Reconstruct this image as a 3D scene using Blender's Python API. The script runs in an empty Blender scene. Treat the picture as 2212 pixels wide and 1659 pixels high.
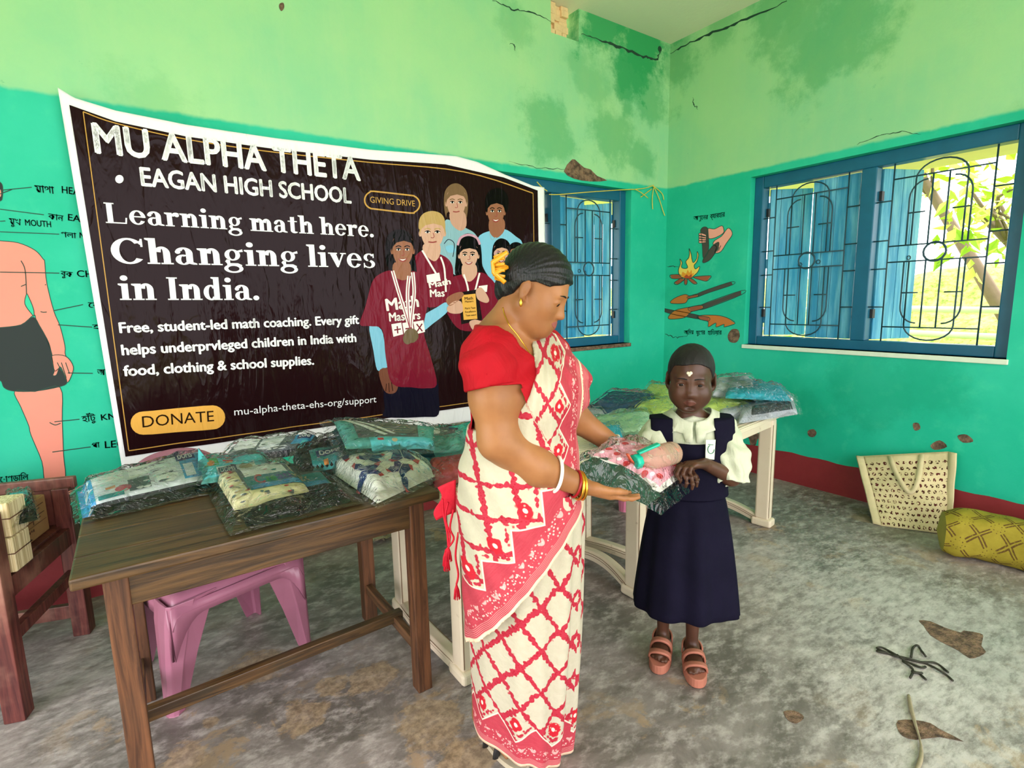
import bpy, bmesh, math, random
import numpy as np
from mathutils import Vector, Matrix
S = bpy.context.scene
COL = S.collection
rng = random.Random(7)
# ---------------------------------------------------------------- camera
FPX, CX, CY, CAMH = 1165.2, 1106.0, 829.5, 1.40
def _rot(y, p, r):
    F = np.array([math.sin(y)*math.cos(p), math.cos(y)*math.cos(p), -math.sin(p)])
    R = np.array([math.cos(y), -math.sin(y), 0.0]); D = np.cross(F, R)
    if D[2] > 0: D = -D
    return np.stack([math.cos(r)*R+math.sin(r)*D, -math.sin(r)*R+math.cos(r)*D, F])
YAW = .6105
MC = _rot(YAW, .1532, .0213)
CAM = np.array([0, 0, CAMH])
cd = bpy.data.cameras.new('camera'); cam = bpy.data.objects.new('camera', cd); COL.objects.link(cam)
cd.sensor_width = 36; cd.lens = FPX/2212*36; cd.clip_start = .02
cam.matrix_world = Matrix([[MC[0][i], -MC[1][i], -MC[2][i], CAM[i]] for i in range(3)]+[[0, 0, 0, 1]])
S.camera = cam
S.view_settings.view_transform = 'Standard'; S.view_settings.look = 'None'
S.view_settings.gamma = 1; S.view_settings.use_curve_mapping = False
S.view_settings.exposure = 0.2
# ---------------------------------------------------------------- daylight
w = bpy.data.worlds.new('sky'); S.world = w; w.use_nodes = True
bg = w.node_tree.nodes['Background']; bg.inputs[0].default_value = (1, .95, 1, 1); bg.inputs[1].default_value = 4.0
sl = bpy.data.lights.new('sun', 'SUN'); sl.energy = 4; sl.angle = .02; sl.color = (1, .95, .85)
so = bpy.data.objects.new('sun', sl); COL.objects.link(so); so.location = (8, 2, 9); so.rotation_euler = Vector((.45, .2, 1)).to_track_quat('Z', 'Y').to_euler()
def area_light(name, loc, sx, sy, power, aim, col=(1, .93, .96)):
    l = bpy.data.lights.new(name, 'AREA'); l.shape = 'RECTANGLE'; l.size = sx; l.size_y = sy; l.energy = power; l.color = col
    o = bpy.data.objects.new(name, l); COL.objects.link(o); o.location = loc
    o.rotation_euler = (-Vector(aim)).to_track_quat('Z', 'Y').to_euler()
# daylight by the left doorway; fill lamp added at the open, unseen front
area_light('doorway_daylight', (-1.68, .9, 1.25), 2.4, 2.1, 32, (1, .12, -.05))
area_light('front_fill', (1.2, -2.3, 1.7), 4.6, 2.6, 46, (0, 1, 0))
# ---------------------------------------------------------------- pixel -> place helpers
YB, XR, ZC, ZP = 3.223, 3.953, 3.50, 2.338
def ray(x, y): return MC.T @ np.array([x-CX, y-CY, FPX])
def fl(x, y, z=0.0):
    r = ray(x, y); return CAM+r*((z-CAMH)/r[2])
def onb(x, y, Y=YB):
    r = ray(x, y); return CAM+r*(Y/r[1])
def onr(x, y, X=XR):
    r = ray(x, y); return CAM+r*(X/r[0])
RV = np.array([math.cos(YAW), -math.sin(YAW), 0.0]); FV = np.array([math.sin(YAW), math.cos(YAW), 0.0]); ZV = np.array([0, 0, 1.0])
def at(x, y, D):
    r = ray(x, y); return CAM+r*(D/(r@FV))
# ---------------------------------------------------------------- object helpers
def tag(o, label=None, cat=None, group=None, kind=None):
    for k, v in (('label', label), ('category', cat), ('group', group), ('kind', kind)):
        if v: o[k] = v
    return o
def thing(name, label, cat, loc=(0, 0, 0), rz=0, group=None):
    o = bpy.data.objects.new(name, None); COL.objects.link(o); o.location = loc; o.rotation_euler[2] = rz
    o.empty_display_size = .05
    return tag(o, label, cat, group)
def link(name, me, m=None, parent=None):
    o = bpy.data.objects.new(name, me); COL.objects.link(o)
    if m is not None:
        for mm in (m if isinstance(m, (list, tuple)) else [m]): me.materials.append(mm)
    if parent is not None: o.parent = parent
    return o
def world_child(o, parent):
    """keep a mesh written in world coordinates where it is, under a parent Empty"""
    bpy.context.view_layer.update()
    o.parent = parent; o.matrix_parent_inverse = parent.matrix_world.inverted()
    return o
class MB:
    def __init__(s): s.v = []; s.f = []; s.m = []; s.sm = []
    def add(s, v, f, mi=0, smooth=False):
        b = len(s.v); s.v += [tuple(map(float, p)) for p in v]
        s.f += [tuple(b+i for i in q) for q in f]; s.m += [mi]*len(f); s.sm += [smooth]*len(f); return s
    def box(s, a, b, mi=0, M=None):
        v = [(x, y, z) for x in (a[0], b[0]) for y in (a[1], b[1]) for z in (a[2], b[2])]
        if M is not None: v = [tuple(M @ Vector(p)) for p in v]
        return s.add(v, [(0, 1, 3, 2), (4, 6, 7, 5), (0, 4, 5, 1), (2, 3, 7, 6), (0, 2, 6, 4), (1, 5, 7, 3)], mi)
    def beam(s, p, q, wx, wz, mi=0, up=(0, 0, 1), taper=1.0):
        p = Vector(p); q = Vector(q); d = (q-p).normalized(); u = Vector(up)
        if abs(d.dot(u)) > .95: u = Vector((0, 1, 0))
        x = d.cross(u).normalized(); y = x.cross(d).normalized(); v = []
        for c, t in ((p, 1), (q, taper)):
            for sx, sy in ((-1, -1), (1, -1), (1, 1), (-1, 1)): v.append(c+x*sx*wx/2*t+y*sy*wz/2*t)
        return s.add(v, [(3, 2, 1, 0), (4, 5, 6, 7), (0, 1, 5, 4), (1, 2, 6, 5), (2, 3, 7, 6), (3, 0, 4, 7)], mi)
    def tube(s, pts, r, n=8, mi=0, closed=False, flat=None):
        pts = [Vector(p) for p in pts]; N = len(pts); v = []; f = []
        rr = r if isinstance(r, (list, tuple)) else [r]*N
        x = None
        for i, p in enumerate(pts):
            a = pts[(i-1) % N] if (i or closed) else p; b = pts[(i+1) % N] if (i < N-1 or closed) else p
            d = (b-a); d = d.normalized() if d.length > 1e-9 else Vector((0, 0, 1))
            if x is None:
                u = Vector((0, 0, 1)) if abs(d.z) < .9 else Vector((1, 0, 0)); x = d.cross(u).normalized()
            x = (x-d*x.dot(d)).normalized(); y = d.cross(x)
            for k in range(n):
                t = 2*math.pi*k/n; v.append(p+(x*math.cos(t)+y*math.sin(t)*(flat or 1))*rr[i])
        for i in range(N if closed else N-1):
            for k in range(n):
                j = (i+1) % N; f.append((i*n+k, i*n+(k+1) % n, j*n+(k+1) % n, j*n+k))
        if not closed: f += [tuple(range(n))[::-1], tuple((N-1)*n+k for k in range(n))]
        return s.add(v, f, mi, True)
    def grid(s, fn, nu, nv, mi=0, smooth=True, wrapu=False):
        v = [fn(i/(nu if wrapu else nu-1), j/(nv-1)) for j in range(nv) for i in range(nu)]
        f = [(j*nu+i, j*nu+(i+1) % nu, (j+1)*nu+(i+1) % nu, (j+1)*nu+i) for j in range(nv-1) for i in range(nu if wrapu else nu-1)]
        return s.add(v, f, mi, smooth)
    def lathe(s, prof, o=(0, 0, 0), n=20, mi=0, M=None):
        o = Vector(o); v = []
        for r, z in prof:
            for k in range(n):
                p = Vector((r*math.cos(2*math.pi*k/n), r*math.sin(2*math.pi*k/n), z))
                v.append((M @ p if M is not None else p)+o)
        N = len(prof); f = [(i*n+k, i*n+(k+1) % n, (i+1)*n+(k+1) % n, (i+1)*n+k) for i in range(N-1) for k in range(n)]
        f += [tuple(range(n))[::-1], tuple((N-1)*n+k for k in range(n))]
        return s.add(v, f, mi, True)
    def mesh(s, name):
        me = bpy.data.meshes.new(name); me.from_pydata(s.v, [], s.f)
        me.polygons.foreach_set('material_index', s.m); me.polygons.foreach_set('use_smooth', s.sm); me.update(); return me
    def build(s, name, m, parent=None, bevel=0, seg=2):
        o = link(name, s.mesh(name), m, parent)
        if bevel:
            b = o.modifiers.new('bevel', 'BEVEL'); b.width = bevel; b.segments = seg; b.limit_method = 'ANGLE'; b.angle_limit = .6
        return o
def arc(cx, cy, rx, ry, a0, a1, n=12):
    return [(cx+rx*math.cos(math.radians(a0+(a1-a0)*i/n)), cy+ry*math.sin(math.radians(a0+(a1-a0)*i/n))) for i in range(n+1)]
def smooth_poly(p, n=5, closed=True):
    p = [np.array(q, float) for q in p]; N = len(p); o = []
    for i in range(N if closed else N-1):
        g = lambda k: p[k % N] if closed else p[min(max(k, 0), N-1)]
        a, b, c, d = g(i-1), g(i), g(i+1), g(i+2)
        for k in range(n):
            t = k/n; o.append(.5*((2*b)+(c-a)*t+(2*a-5*b+4*c-d)*t*t+(3*b-a-3*c+d)*t**3))
    if not closed: o.append(p[-1])
    return o
# ---------------------------------------------------------------- shader helpers
class N:
    def __init__(s, name, rough=.6, metal=0, spec=.4):
        s.m = bpy.data.materials.new(name); s.m.use_nodes = True; s.t = s.m.node_tree
        s.b = s.t.nodes['Principled BSDF']; s.out = s.t.nodes['Material Output']
        s.b.inputs['Roughness'].default_value = rough; s.b.inputs['Metallic'].default_value = metal
        s.b.inputs['Specular IOR Level'].default_value = spec
    def put(s, sock, v):
        if isinstance(v, bpy.types.NodeSocket): s.t.links.new(v, sock)
        elif v is not None:
            if isinstance(v, tuple) and len(v) == 3 and len(sock.default_value) == 4: v = (*v, 1)
            sock.default_value = v
    def node(s, t, **kw):
        n = s.t.nodes.new(t)
        for k, v in kw.items(): setattr(n, k, v)
        return n
    def pos(s): return s.node('ShaderNodeNewGeometry').outputs['Position']
    def obj(s): return s.node('ShaderNodeTexCoord').outputs['Object']
    def uv(s): return s.node('ShaderNodeTexCoord').outputs['UV']
    def scale(s, v, sc, off=(0, 0, 0), rot=(0, 0, 0)):
        n = s.node('ShaderNodeMapping'); s.put(n.inputs[0], v); n.inputs['Scale'].default_value = sc; n.inputs['Location'].default_value = off; n.inputs['Rotation'].default_value = rot; return n.outputs[0]
    def xyz(s, v):
        n = s.node('ShaderNodeSeparateXYZ'); s.put(n.inputs[0], v); return n.outputs[0], n.outputs[1], n.outputs[2]
    def comb(s, x, y, z=0.0):
        n = s.node('ShaderNodeCombineXYZ'); s.put(n.inputs[0], x); s.put(n.inputs[1], y); s.put(n.inputs[2], z); return n.outputs[0]
    def noise(s, v, sc, det=4, rough=.55, dist=0):
        n = s.node('ShaderNodeTexNoise'); s.put(n.inputs['Vector'], v); n.inputs['Scale'].default_value = sc; n.inputs['Detail'].default_value = det; n.inputs['Roughness'].default_value = rough; n.inputs['Distortion'].default_value = dist
        return n.outputs['Fac']
    def voro(s, v, sc, feat='F1', out='Distance', rnd=1):
        n = s.node('ShaderNodeTexVoronoi', feature=feat); s.put(n.inputs['Vector'], v); n.inputs['Scale'].default_value = sc; n.inputs['Randomness'].default_value = rnd; return n.outputs[out]
    def ma(s, op, a, b=None, c=None, clamp=False):
        n = s.node('ShaderNodeMath', operation=op, use_clamp=clamp); s.put(n.inputs[0], a)
        if b is not None: s.put(n.inputs[1], b)
        if c is not None: s.put(n.inputs[2], c)
        return n.outputs[0]
    def step(s, v, a, b, lo=0.0, hi=1.0, smooth=True):
        n = s.node('ShaderNodeMapRange'); n.interpolation_type = 'SMOOTHSTEP' if smooth else 'LINEAR'
        s.put(n.inputs[0], v)
        for i, q in enumerate((a, b, lo, hi)): s.put(n.inputs[1+i], q)
        return n.outputs[0]
    def mix(s, f, a, b, mode='MIX'):
        n = s.node('ShaderNodeMix', data_type='RGBA', blend_type=mode); s.put(n.inputs[0], f); s.put(n.inputs[6], a); s.put(n.inputs[7], b); return n.outputs[2]
    def dist(s, v, p):
        n = s.node('ShaderNodeVectorMath', operation='DISTANCE'); s.put(n.inputs[0], v); n.inputs[1].default_value = p; return n.outputs['Value']
    def bump(s, h, strength=.3, d=.01):
        n = s.node('ShaderNodeBump'); n.inputs['Strength'].default_value = strength; n.inputs['Distance'].default_value = d; s.put(n.inputs['Height'], h); s.t.links.new(n.outputs[0], s.b.inputs['Normal']); return n.outputs[0]
    def col(s, v): s.put(s.b.inputs['Base Color'], v); return s
    def rough(s, v): s.put(s.b.inputs['Roughness'], v); return s
def srgb(r, g, b):
    return tuple(((c/255)/12.92 if c/255 <= .04045 else ((c/255+.055)/1.055)**2.4) for c in (r, g, b))
def plain(name, c, rough=.6, var=.12, sc=14, bump=0, metal=0, spec=.4, bsc=90):
    n = N(name, rough, metal, spec); p = n.obj()
    n.col(n.mix(n.noise(p, sc), tuple(x*(1-var) for x in c), tuple(min(1, x*(1+var)) for x in c)))
    if bump: n.bump(n.noise(p, bsc, 3), bump, .004)
    return n.m
def wood(name, ca, cb, axis=0, rough=.5, dirt=None):
    n = N(name, rough); p = n.obj(); sc = [22, 22, 22]; sc[axis] = 1.3
    g = n.noise(n.scale(p, tuple(sc)), 2.0, 6, .65, 1.2); g2 = n.noise(p, 5, 4)
    c = n.mix(n.step(g, .3, .72), ca, cb)
    if dirt: c = n.mix(n.step(g2, .45, .75, 0, .75), c, dirt)
    n.col(c); n.bump(g, .25, .004); return n.m
# ================================================================ setting
def wall_mat():
    n = N('wall_paint', .62, spec=.25); p = n.pos(); x, y, z = n.xyz(p)
    n1 = n.noise(p, 1.3, 6, .6); n2 = n.noise(p, 9, 5, .6); n3 = n.noise(n.scale(p, (5, 5, .7)), 1.6, 5, .6); fine = n.noise(p, 60, 3)
    light = n.mix(n.step(n1, .35, .7), srgb(158, 208, 150), srgb(136, 200, 152))
    light = n.mix(n.step(n3, .45, .8, 0, .35), light, srgb(172, 210, 156))
    teal = n.mix(n.step(n1, .35, .7), srgb(24, 178, 144), srgb(48, 192, 160))
    teal = n.mix(n.step(n2, .52, .8, 0, .5), teal, srgb(70, 205, 165))
    k = n.step(n.ma('ADD', z, n.ma('MULTIPLY', n.ma('SUBTRACT', n2, .5), .03)), ZP-.012, ZP+.012)
    c = n.mix(k, teal, light)
    warp = n.ma('MULTIPLY', n.ma('SUBTRACT', n.noise(p, 4.6, 7, .7), .5), 2.4)
    damp = None
    for q, r, a in DAMP:
        d = n.ma('ADD', n.ma('DIVIDE', n.dist(p, tuple(q)), r), warp)
        m = n.step(d, .4, 1.05, a, 0.0)
        damp = m if damp is None else n.ma('MAXIMUM', damp, m)
    c = n.mix(damp, c, n.mix(k, srgb(0, 140, 105), srgb(32, 150, 88)))
    scuff = n.step(n.noise(p, 13, 6, .7), .66, .74, 0, .55)
    c = n.mix(n.ma('MULTIPLY', scuff, n.step(n1, .45, .62)), c, srgb(60, 160, 120))
    n.col(c); n.bump(n.ma('ADD', n.ma('MULTIPLY', n2, .6), n.ma('MULTIPLY', fine, .25)), .22, .012); return n.m
B_ = lambda x, y: onb(x, y)
R_ = lambda x, y: onr(x, y)
DAMP = [(B_(1385, 95), .42, .95), (B_(1300, 45), .36, .9), (B_(1370, 150), .32, .9), (B_(1352, 190), .16, .8), (B_(1355, 235), .12, .6), (B_(1400, 200), .3, .55),
        (B_(1280, 170), .3, .35), (B_(1180, 275), .3, .5), (B_(1330, 300), .3, .5), (B_(1385, 345), .22, .5), (B_(1120, 60), .2, .3),
        (R_(1470, 130), .25, .5), (R_(1560, 60), .2, .4), (R_(1720, 60), .32, .45), (R_(1780, 110), .35, .5), (R_(1830, 40), .4, .5), (R_(1690, 20), .3, .5), (R_(2190, 300), .2, .25),
        (R_(1880, 840), .35, .35), (R_(2000, 830), .25, .3), (R_(1740, 900), .22, .3), (R_(1470, 640), .2, .25), (B_(330, 235), .25, .2), (B_(420, 820), .2, .2)]
WALL = wall_mat()
def floor_mat():
    n = N('worn_concrete', .42, spec=.5); p = n.pos()
    s = n.scale(p, (1.3, 2.2, 1), rot=(0, 0, .75))
    a = n.noise(s, 1.7, 7, .68, .6); b = n.noise(p, 4.5, 7, .7, .4); d = n.noise(p, .8, 4); g = n.noise(s, 9, 6, .7); e = n.noise(s, 26, 4, .7)
    c = n.mix(n.step(a, .36, .66), srgb(98, 90, 85), srgb(144, 134, 130))
    c = n.mix(n.step(g, .44, .7, 0, .75), c, srgb(192, 182, 178))
    c = n.mix(n.step(e, .55, .8, 0, .4), c, srgb(74, 70, 66))
    c = n.mix(n.ma('MULTIPLY', n.step(b, .55, .61, 0, .85), n.step(d, .42, .6)), c, srgb(160, 135, 108))
    c = n.mix(n.step(n.noise(s, 3.1, 5, .6), .56, .72, 0, .55), c, srgb(72, 68, 60))
    x, y, z = n.xyz(p)
    sheen = None  # pale blotches that paint the window-light sheen into the floor colour
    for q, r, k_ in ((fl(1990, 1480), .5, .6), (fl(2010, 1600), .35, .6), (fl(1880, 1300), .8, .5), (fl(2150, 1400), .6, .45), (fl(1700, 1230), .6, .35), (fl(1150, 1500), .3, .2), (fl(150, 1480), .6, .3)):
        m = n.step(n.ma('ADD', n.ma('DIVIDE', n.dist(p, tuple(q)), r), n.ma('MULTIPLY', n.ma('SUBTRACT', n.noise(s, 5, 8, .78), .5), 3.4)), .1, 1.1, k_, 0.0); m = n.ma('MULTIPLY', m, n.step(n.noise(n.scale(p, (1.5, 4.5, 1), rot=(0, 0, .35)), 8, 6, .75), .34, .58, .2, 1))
        sheen = m if sheen is None else n.ma('MAXIMUM', sheen, m)
    c = n.mix(sheen, c, srgb(226, 217, 214))
    worn = None
    for (px, py), r in (((800, 1465), .1), ((660, 1545), .09), ((560, 1440), .12), ((720, 1480), .07), ((930, 1560), .13), ((2060, 1375), .0), ((1010, 1640), .1), ((400, 1640), .08), ((455, 1560), .03)):
        if not r: continue
        m = n.step(n.ma('ADD', n.ma('DIVIDE', n.dist(p, tuple(fl(px, py))), r), n.ma('MULTIPLY', n.ma('SUBTRACT', n.noise(s, 8, 5, .7), .5), 2.2)), .75, .95, .85, 0.0)
        worn = m if worn is None else n.ma('MAXIMUM', worn, m)
    c = n.mix(n.ma('MULTIPLY', worn, .8), c, n.mix(n.step(n.noise(p, 34, 5, .7), .3, .7), srgb(112, 90, 66), srgb(186, 160, 128)))
    n.col(c); n.rough(n.step(b, .3, .7, .34, .62)); n.bump(n.ma('ADD', b, n.ma('MULTIPLY', g, .4)), .25, .01); return n.m
def struct(o): o['kind'] = 'structure'; return o
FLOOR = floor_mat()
X0, Y0, TH = -1.75, -2.5, .2
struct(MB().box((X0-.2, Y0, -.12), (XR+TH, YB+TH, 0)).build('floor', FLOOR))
CEIL = N('ceiling_limewash', .8); _p = CEIL.pos(); CEIL.col(CEIL.mix(CEIL.noise(_p, 2.2, 6), srgb(244, 232, 214), srgb(228, 226, 206))); CEIL.bump(CEIL.noise(_p, 30), .15)
struct(MB().box((X0-.7, Y0-.6, ZC), (XR+.75, YB+.75, ZC+.14)).build('ceiling', CEIL.m))
def wall_grid(us, vs, holes, P, th):
    """one wall mesh: cells between the cuts us x vs, holes left open with their reveals"""
    m = MB(); nu, nv = len(us)-1, len(vs)-1
    solid = lambda i, j: 0 <= i < nu and 0 <= j < nv and (i, j) not in holes
    for i in range(nu):
        for j in range(nv):
            if not solid(i, j): continue
            a, b, c, d = us[i], us[i+1], vs[j], vs[j+1]
            for t in (0, th): m.add([P(a, c, t), P(b, c, t), P(b, d, t), P(a, d, t)], [(0, 1, 2, 3)])
            for di, dj, e in ((-1, 0, ((a, c), (a, d))), (1, 0, ((b, c), (b, d))), (0, -1, ((a, c), (b, c))), (0, 1, ((a, d), (b, d)))):
                if not solid(i+di, j+dj):
                    (p, q), (r, s_) = e; m.add([P(p, q, 0), P(r, s_, 0), P(r, s_, th), P(p, q, th)], [(0, 1, 2, 3)])
    return m
WZ0, WZ1 = 1.02, 2.285          # window openings: sill and head height
W1A, W1B = 1.98, 3.50           # window in the back wall, along x
W2A, W2B = .86, 2.44            # window in the right wall, along y
VX0, VX1, VZ0 = 2.657, 2.921, 3.276
wb = wall_grid([X0, W1A, VX0, VX1, W1B, XR+TH], [0, WZ0, WZ1, VZ0, ZC], {(1, 1), (2, 1), (3, 1), (2, 3)}, lambda u, v, t: (u, YB+t, v), TH).build('wall_back', WALL)
struct(wb)
wr = wall_grid([Y0, W2A, W2B, YB], [0, WZ0, WZ1, ZC], {(1, 1)}, lambda u, v, t: (XR+t, u, v), TH).build('wall_right', WALL)
struct(wr)
struct(wall_grid([Y0, -.3, 2.1, YB], [0, 2.3, ZC], {(1, 0)}, lambda u, v, t: (X0-t, u, v), TH).build('wall_left', WALL))
RED = N('red_oxide_paint', .55); _p = RED.pos(); RED.col(RED.mix(RED.noise(_p, 5, 6, .65), srgb(118, 30, 36), srgb(158, 52, 56))); RED.bump(RED.noise(_p, 30, 4), .2)
def ragged(P, a, b, h, name):
    m = MB(); n = 90; v = []
    for i in range(n+1):
        u = a+(b-a)*i/n; hh = h+.004*math.sin(i*1.7)+.003*math.sin(i*.53+2)
        v += [P(u, 0, .006), P(u, hh, .006), P(u, hh, 0), P(u, 0, 0)]
    m.add(v, [(4*i+k, 4*i+4+k, 4*i+5+k, 4*i+1+k) for i in range(n) for k in range(3)])
    return struct(m.build(name, RED.m))
ragged(lambda u, v, t: (u, YB-t, v), X0, XR-.007, .26, 'baseboard_back')
ragged(lambda u, v, t: (XR-t, u, v), Y0, YB-.007, .225, 'baseboard_right')
# ---- flat shapes painted or broken on a wall, traced as outlines on that wall
def flat_poly(m, pts, off, P, mi=0, smooth=0):
    """pts in photograph pixels on the surface P(px,py,off)"""
    if smooth: pts = smooth_poly(pts, smooth)
    v = [Vector(P(x, y, off)) for x, y in pts]
    from mathutils.geometry import tessellate_polygon
    m.add(v, [tuple(t) for t in tessellate_polygon([v])], mi)
def ribbon(m, pts, wd, off, P, mi=0, closed=False, smooth=4):
    if smooth: pts = smooth_poly(pts, smooth, closed)
    pts = [np.array(p, float) for p in pts]; n = len(pts); v = []
    for i, p in enumerate(pts):
        a = pts[(i-1) % n] if (i or closed) else p; b = pts[(i+1) % n] if (i < n-1 or closed) else p
        d = b-a; d /= max(1e-6, np.hypot(*d)); q = np.array([-d[1], d[0]])
        ww = wd(i/(n-1)) if callable(wd) else wd
        v += [P(*(p+q*ww/2), off), P(*(p-q*ww/2), off)]
    m.add(v, [(2*i, 2*i+1, (2*i+3) % (2*n), (2*i+2) % (2*n)) for i in range(n if closed else n-1)], mi)
PB = lambda x, y, o=0: onb(x, y, YB-o)
PR = lambda x, y, o=0: onr(x, y, XR-o)
CRACK = plain('crack_dark', (.012, .05, .03), .9)
def jag(pts, k=6, amp=2.2, seed=1):
    r = random.Random(seed); o = []
    for (a, b), (c, d) in zip(pts[:-1], pts[1:]):
        for i in range(k): o.append((a+(c-a)*i/k+r.uniform(-amp, amp), b+(d-b)*i/k+r.uniform(-amp, amp)))
    return o+[pts[-1]]
def crack(wall, P, pts, wd, seed=1):
    r = random.Random(seed+5); m = MB(); w_ = [wd*r.uniform(.35, 1.3) for _ in range(400)]
    ribbon(m, jag(pts, 7, 2, seed), lambda t: w_[int(t*60)]*(.35+.65*math.sin(math.pi*min(1, max(0, t)))), .0012, P, 0, False, 0)
    o = m.build('crack', CRACK); o.parent = wall; return o
crack(wb, PB, [(1065, 0), (1105, 20), (1150, 27), (1190, 46)], 3, 1)
crack(wb, PB, [(1254, 72), (1300, 88), (1345, 104), (1390, 122), (1420, 128), (1425, 112)], 6, 2)
crack(wr, PR, [(1449, 116), (1490, 92), (1560, 62), (1620, 38), (1700, 2)], 5, 3)
crack(wb, PB, [(1100, 350), (1160, 362), (1220, 366)], 1.6, 4)
crack(wr, PR, [(1850, 312), (1900, 292), (1950, 284), (1990, 290)], 1.8, 6)
crack(wr, PR, [(1497, 212), (1500, 228), (1508, 236)], 2.2, 7)
crack(wb, PB, [(1101, 94), (1113, 97), (1113, 110)], 2, 8)
crack(wr, PR, [(1440, 575), (1470, 577)], 2, 9)
crack(wr, PR, [(1436, 722), (1462, 730), (1490, 722)], 2, 10)
PLAST = N('bare_plaster', .9); _p = PLAST.pos(); PLAST.col(PLAST.mix(PLAST.step(PLAST.noise(_p, 24, 6, .7), .3, .7), srgb(66, 52, 42), srgb(150, 118, 95))); PLAST.bump(PLAST.noise(_p, 40, 5, .7), .8, .02)
def patch(wall, P, pts, off=.0015, name='bare_plaster_patch', sm=3):
    m = MB(); flat_poly(m, pts, off, P, 0, sm); o = m.build(name, PLAST.m); o.parent = wall
# the spalled patch above the window, a crumbled recess with a raised broken rim
patch(wb, PB, [(1218, 370), (1236, 344), (1248, 350), (1262, 362), (1276, 366), (1290, 380), (1312, 390), (1275, 392), (1240, 386)], .002, sm=2)
m = MB()
for k, (x, y, s_) in enumerate([(1228, 366, 6), (1240, 356, 7), (1252, 364, 6), (1262, 374, 7), (1276, 380, 6), (1290, 386, 5), (1244, 374, 7), (1236, 350, 4)]):
    a = PB(x, y); r0 = s_*.0022
    m.lathe([(r0*.4, -r0*.5), (r0, 0), (r0*.8, r0*.5), (r0*.2, r0*.8)], a, 6, M=Matrix.Rotation(k*1.3, 3, 'X') @ Matrix.Rotation(k, 3, 'Y'))
o = m.build('broken_plaster_lumps', PLAST.m); o.parent = wb
for p in ([(1612, 934), (1645, 938), (1636, 950), (1632, 962), (1622, 962), (1618, 948)], [(1745, 931), (1757, 927), (1764, 935), (1758, 944), (1747, 942)],
          [(1572, 725), (1580, 712), (1594, 712), (1598, 727), (1590, 740), (1576, 738)], [(1972, 915), (1984, 914), (1988, 926), (1976, 930)],
          [(2068, 942), (2084, 938), (2096, 944), (2102, 954), (2080, 956)], [(2010, 962), (2030, 951), (2046, 965), (2020, 972)]):
    patch(wr, PR, p)
patch(wb, PB, [(604, 8), (612, 6), (614, 16), (608, 24), (603, 16)])
m = MB(); a = onb(1425, 106); m.lathe([(.022, -.004), (.022, .003), (.016, .002)], a, 14, M=Matrix.Rotation(1.57, 3, 'X')); o = m.build('pipe_hole', CRACK); o.parent = wb
# broken ventilator hole near the ceiling: rough bricks left in the opening, daylight behind
BRICK = plain('broken_brick', srgb(236, 196, 150), .9, .25, 30, .6)  # pale tone puts the daylight coming through the hole into the brick colour
m = MB(); r = random.Random(4)
for k in range(18):
    x = VX0+.035+.062*(k % 3); zt = VZ0+.03+.036*(k//3)
    s_ = r.uniform(.02, .045)
    x = min(x, VX1-.012)
    m.box((max(VX0, x-s_), YB+.02+r.random()*.04, zt-s_*.7), (min(x+s_, VX1), YB+.16, min(zt+s_*.7, ZC-.002)))
o = m.build('broken_brick_infill', BRICK, bevel=.006); o.parent = wb
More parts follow.
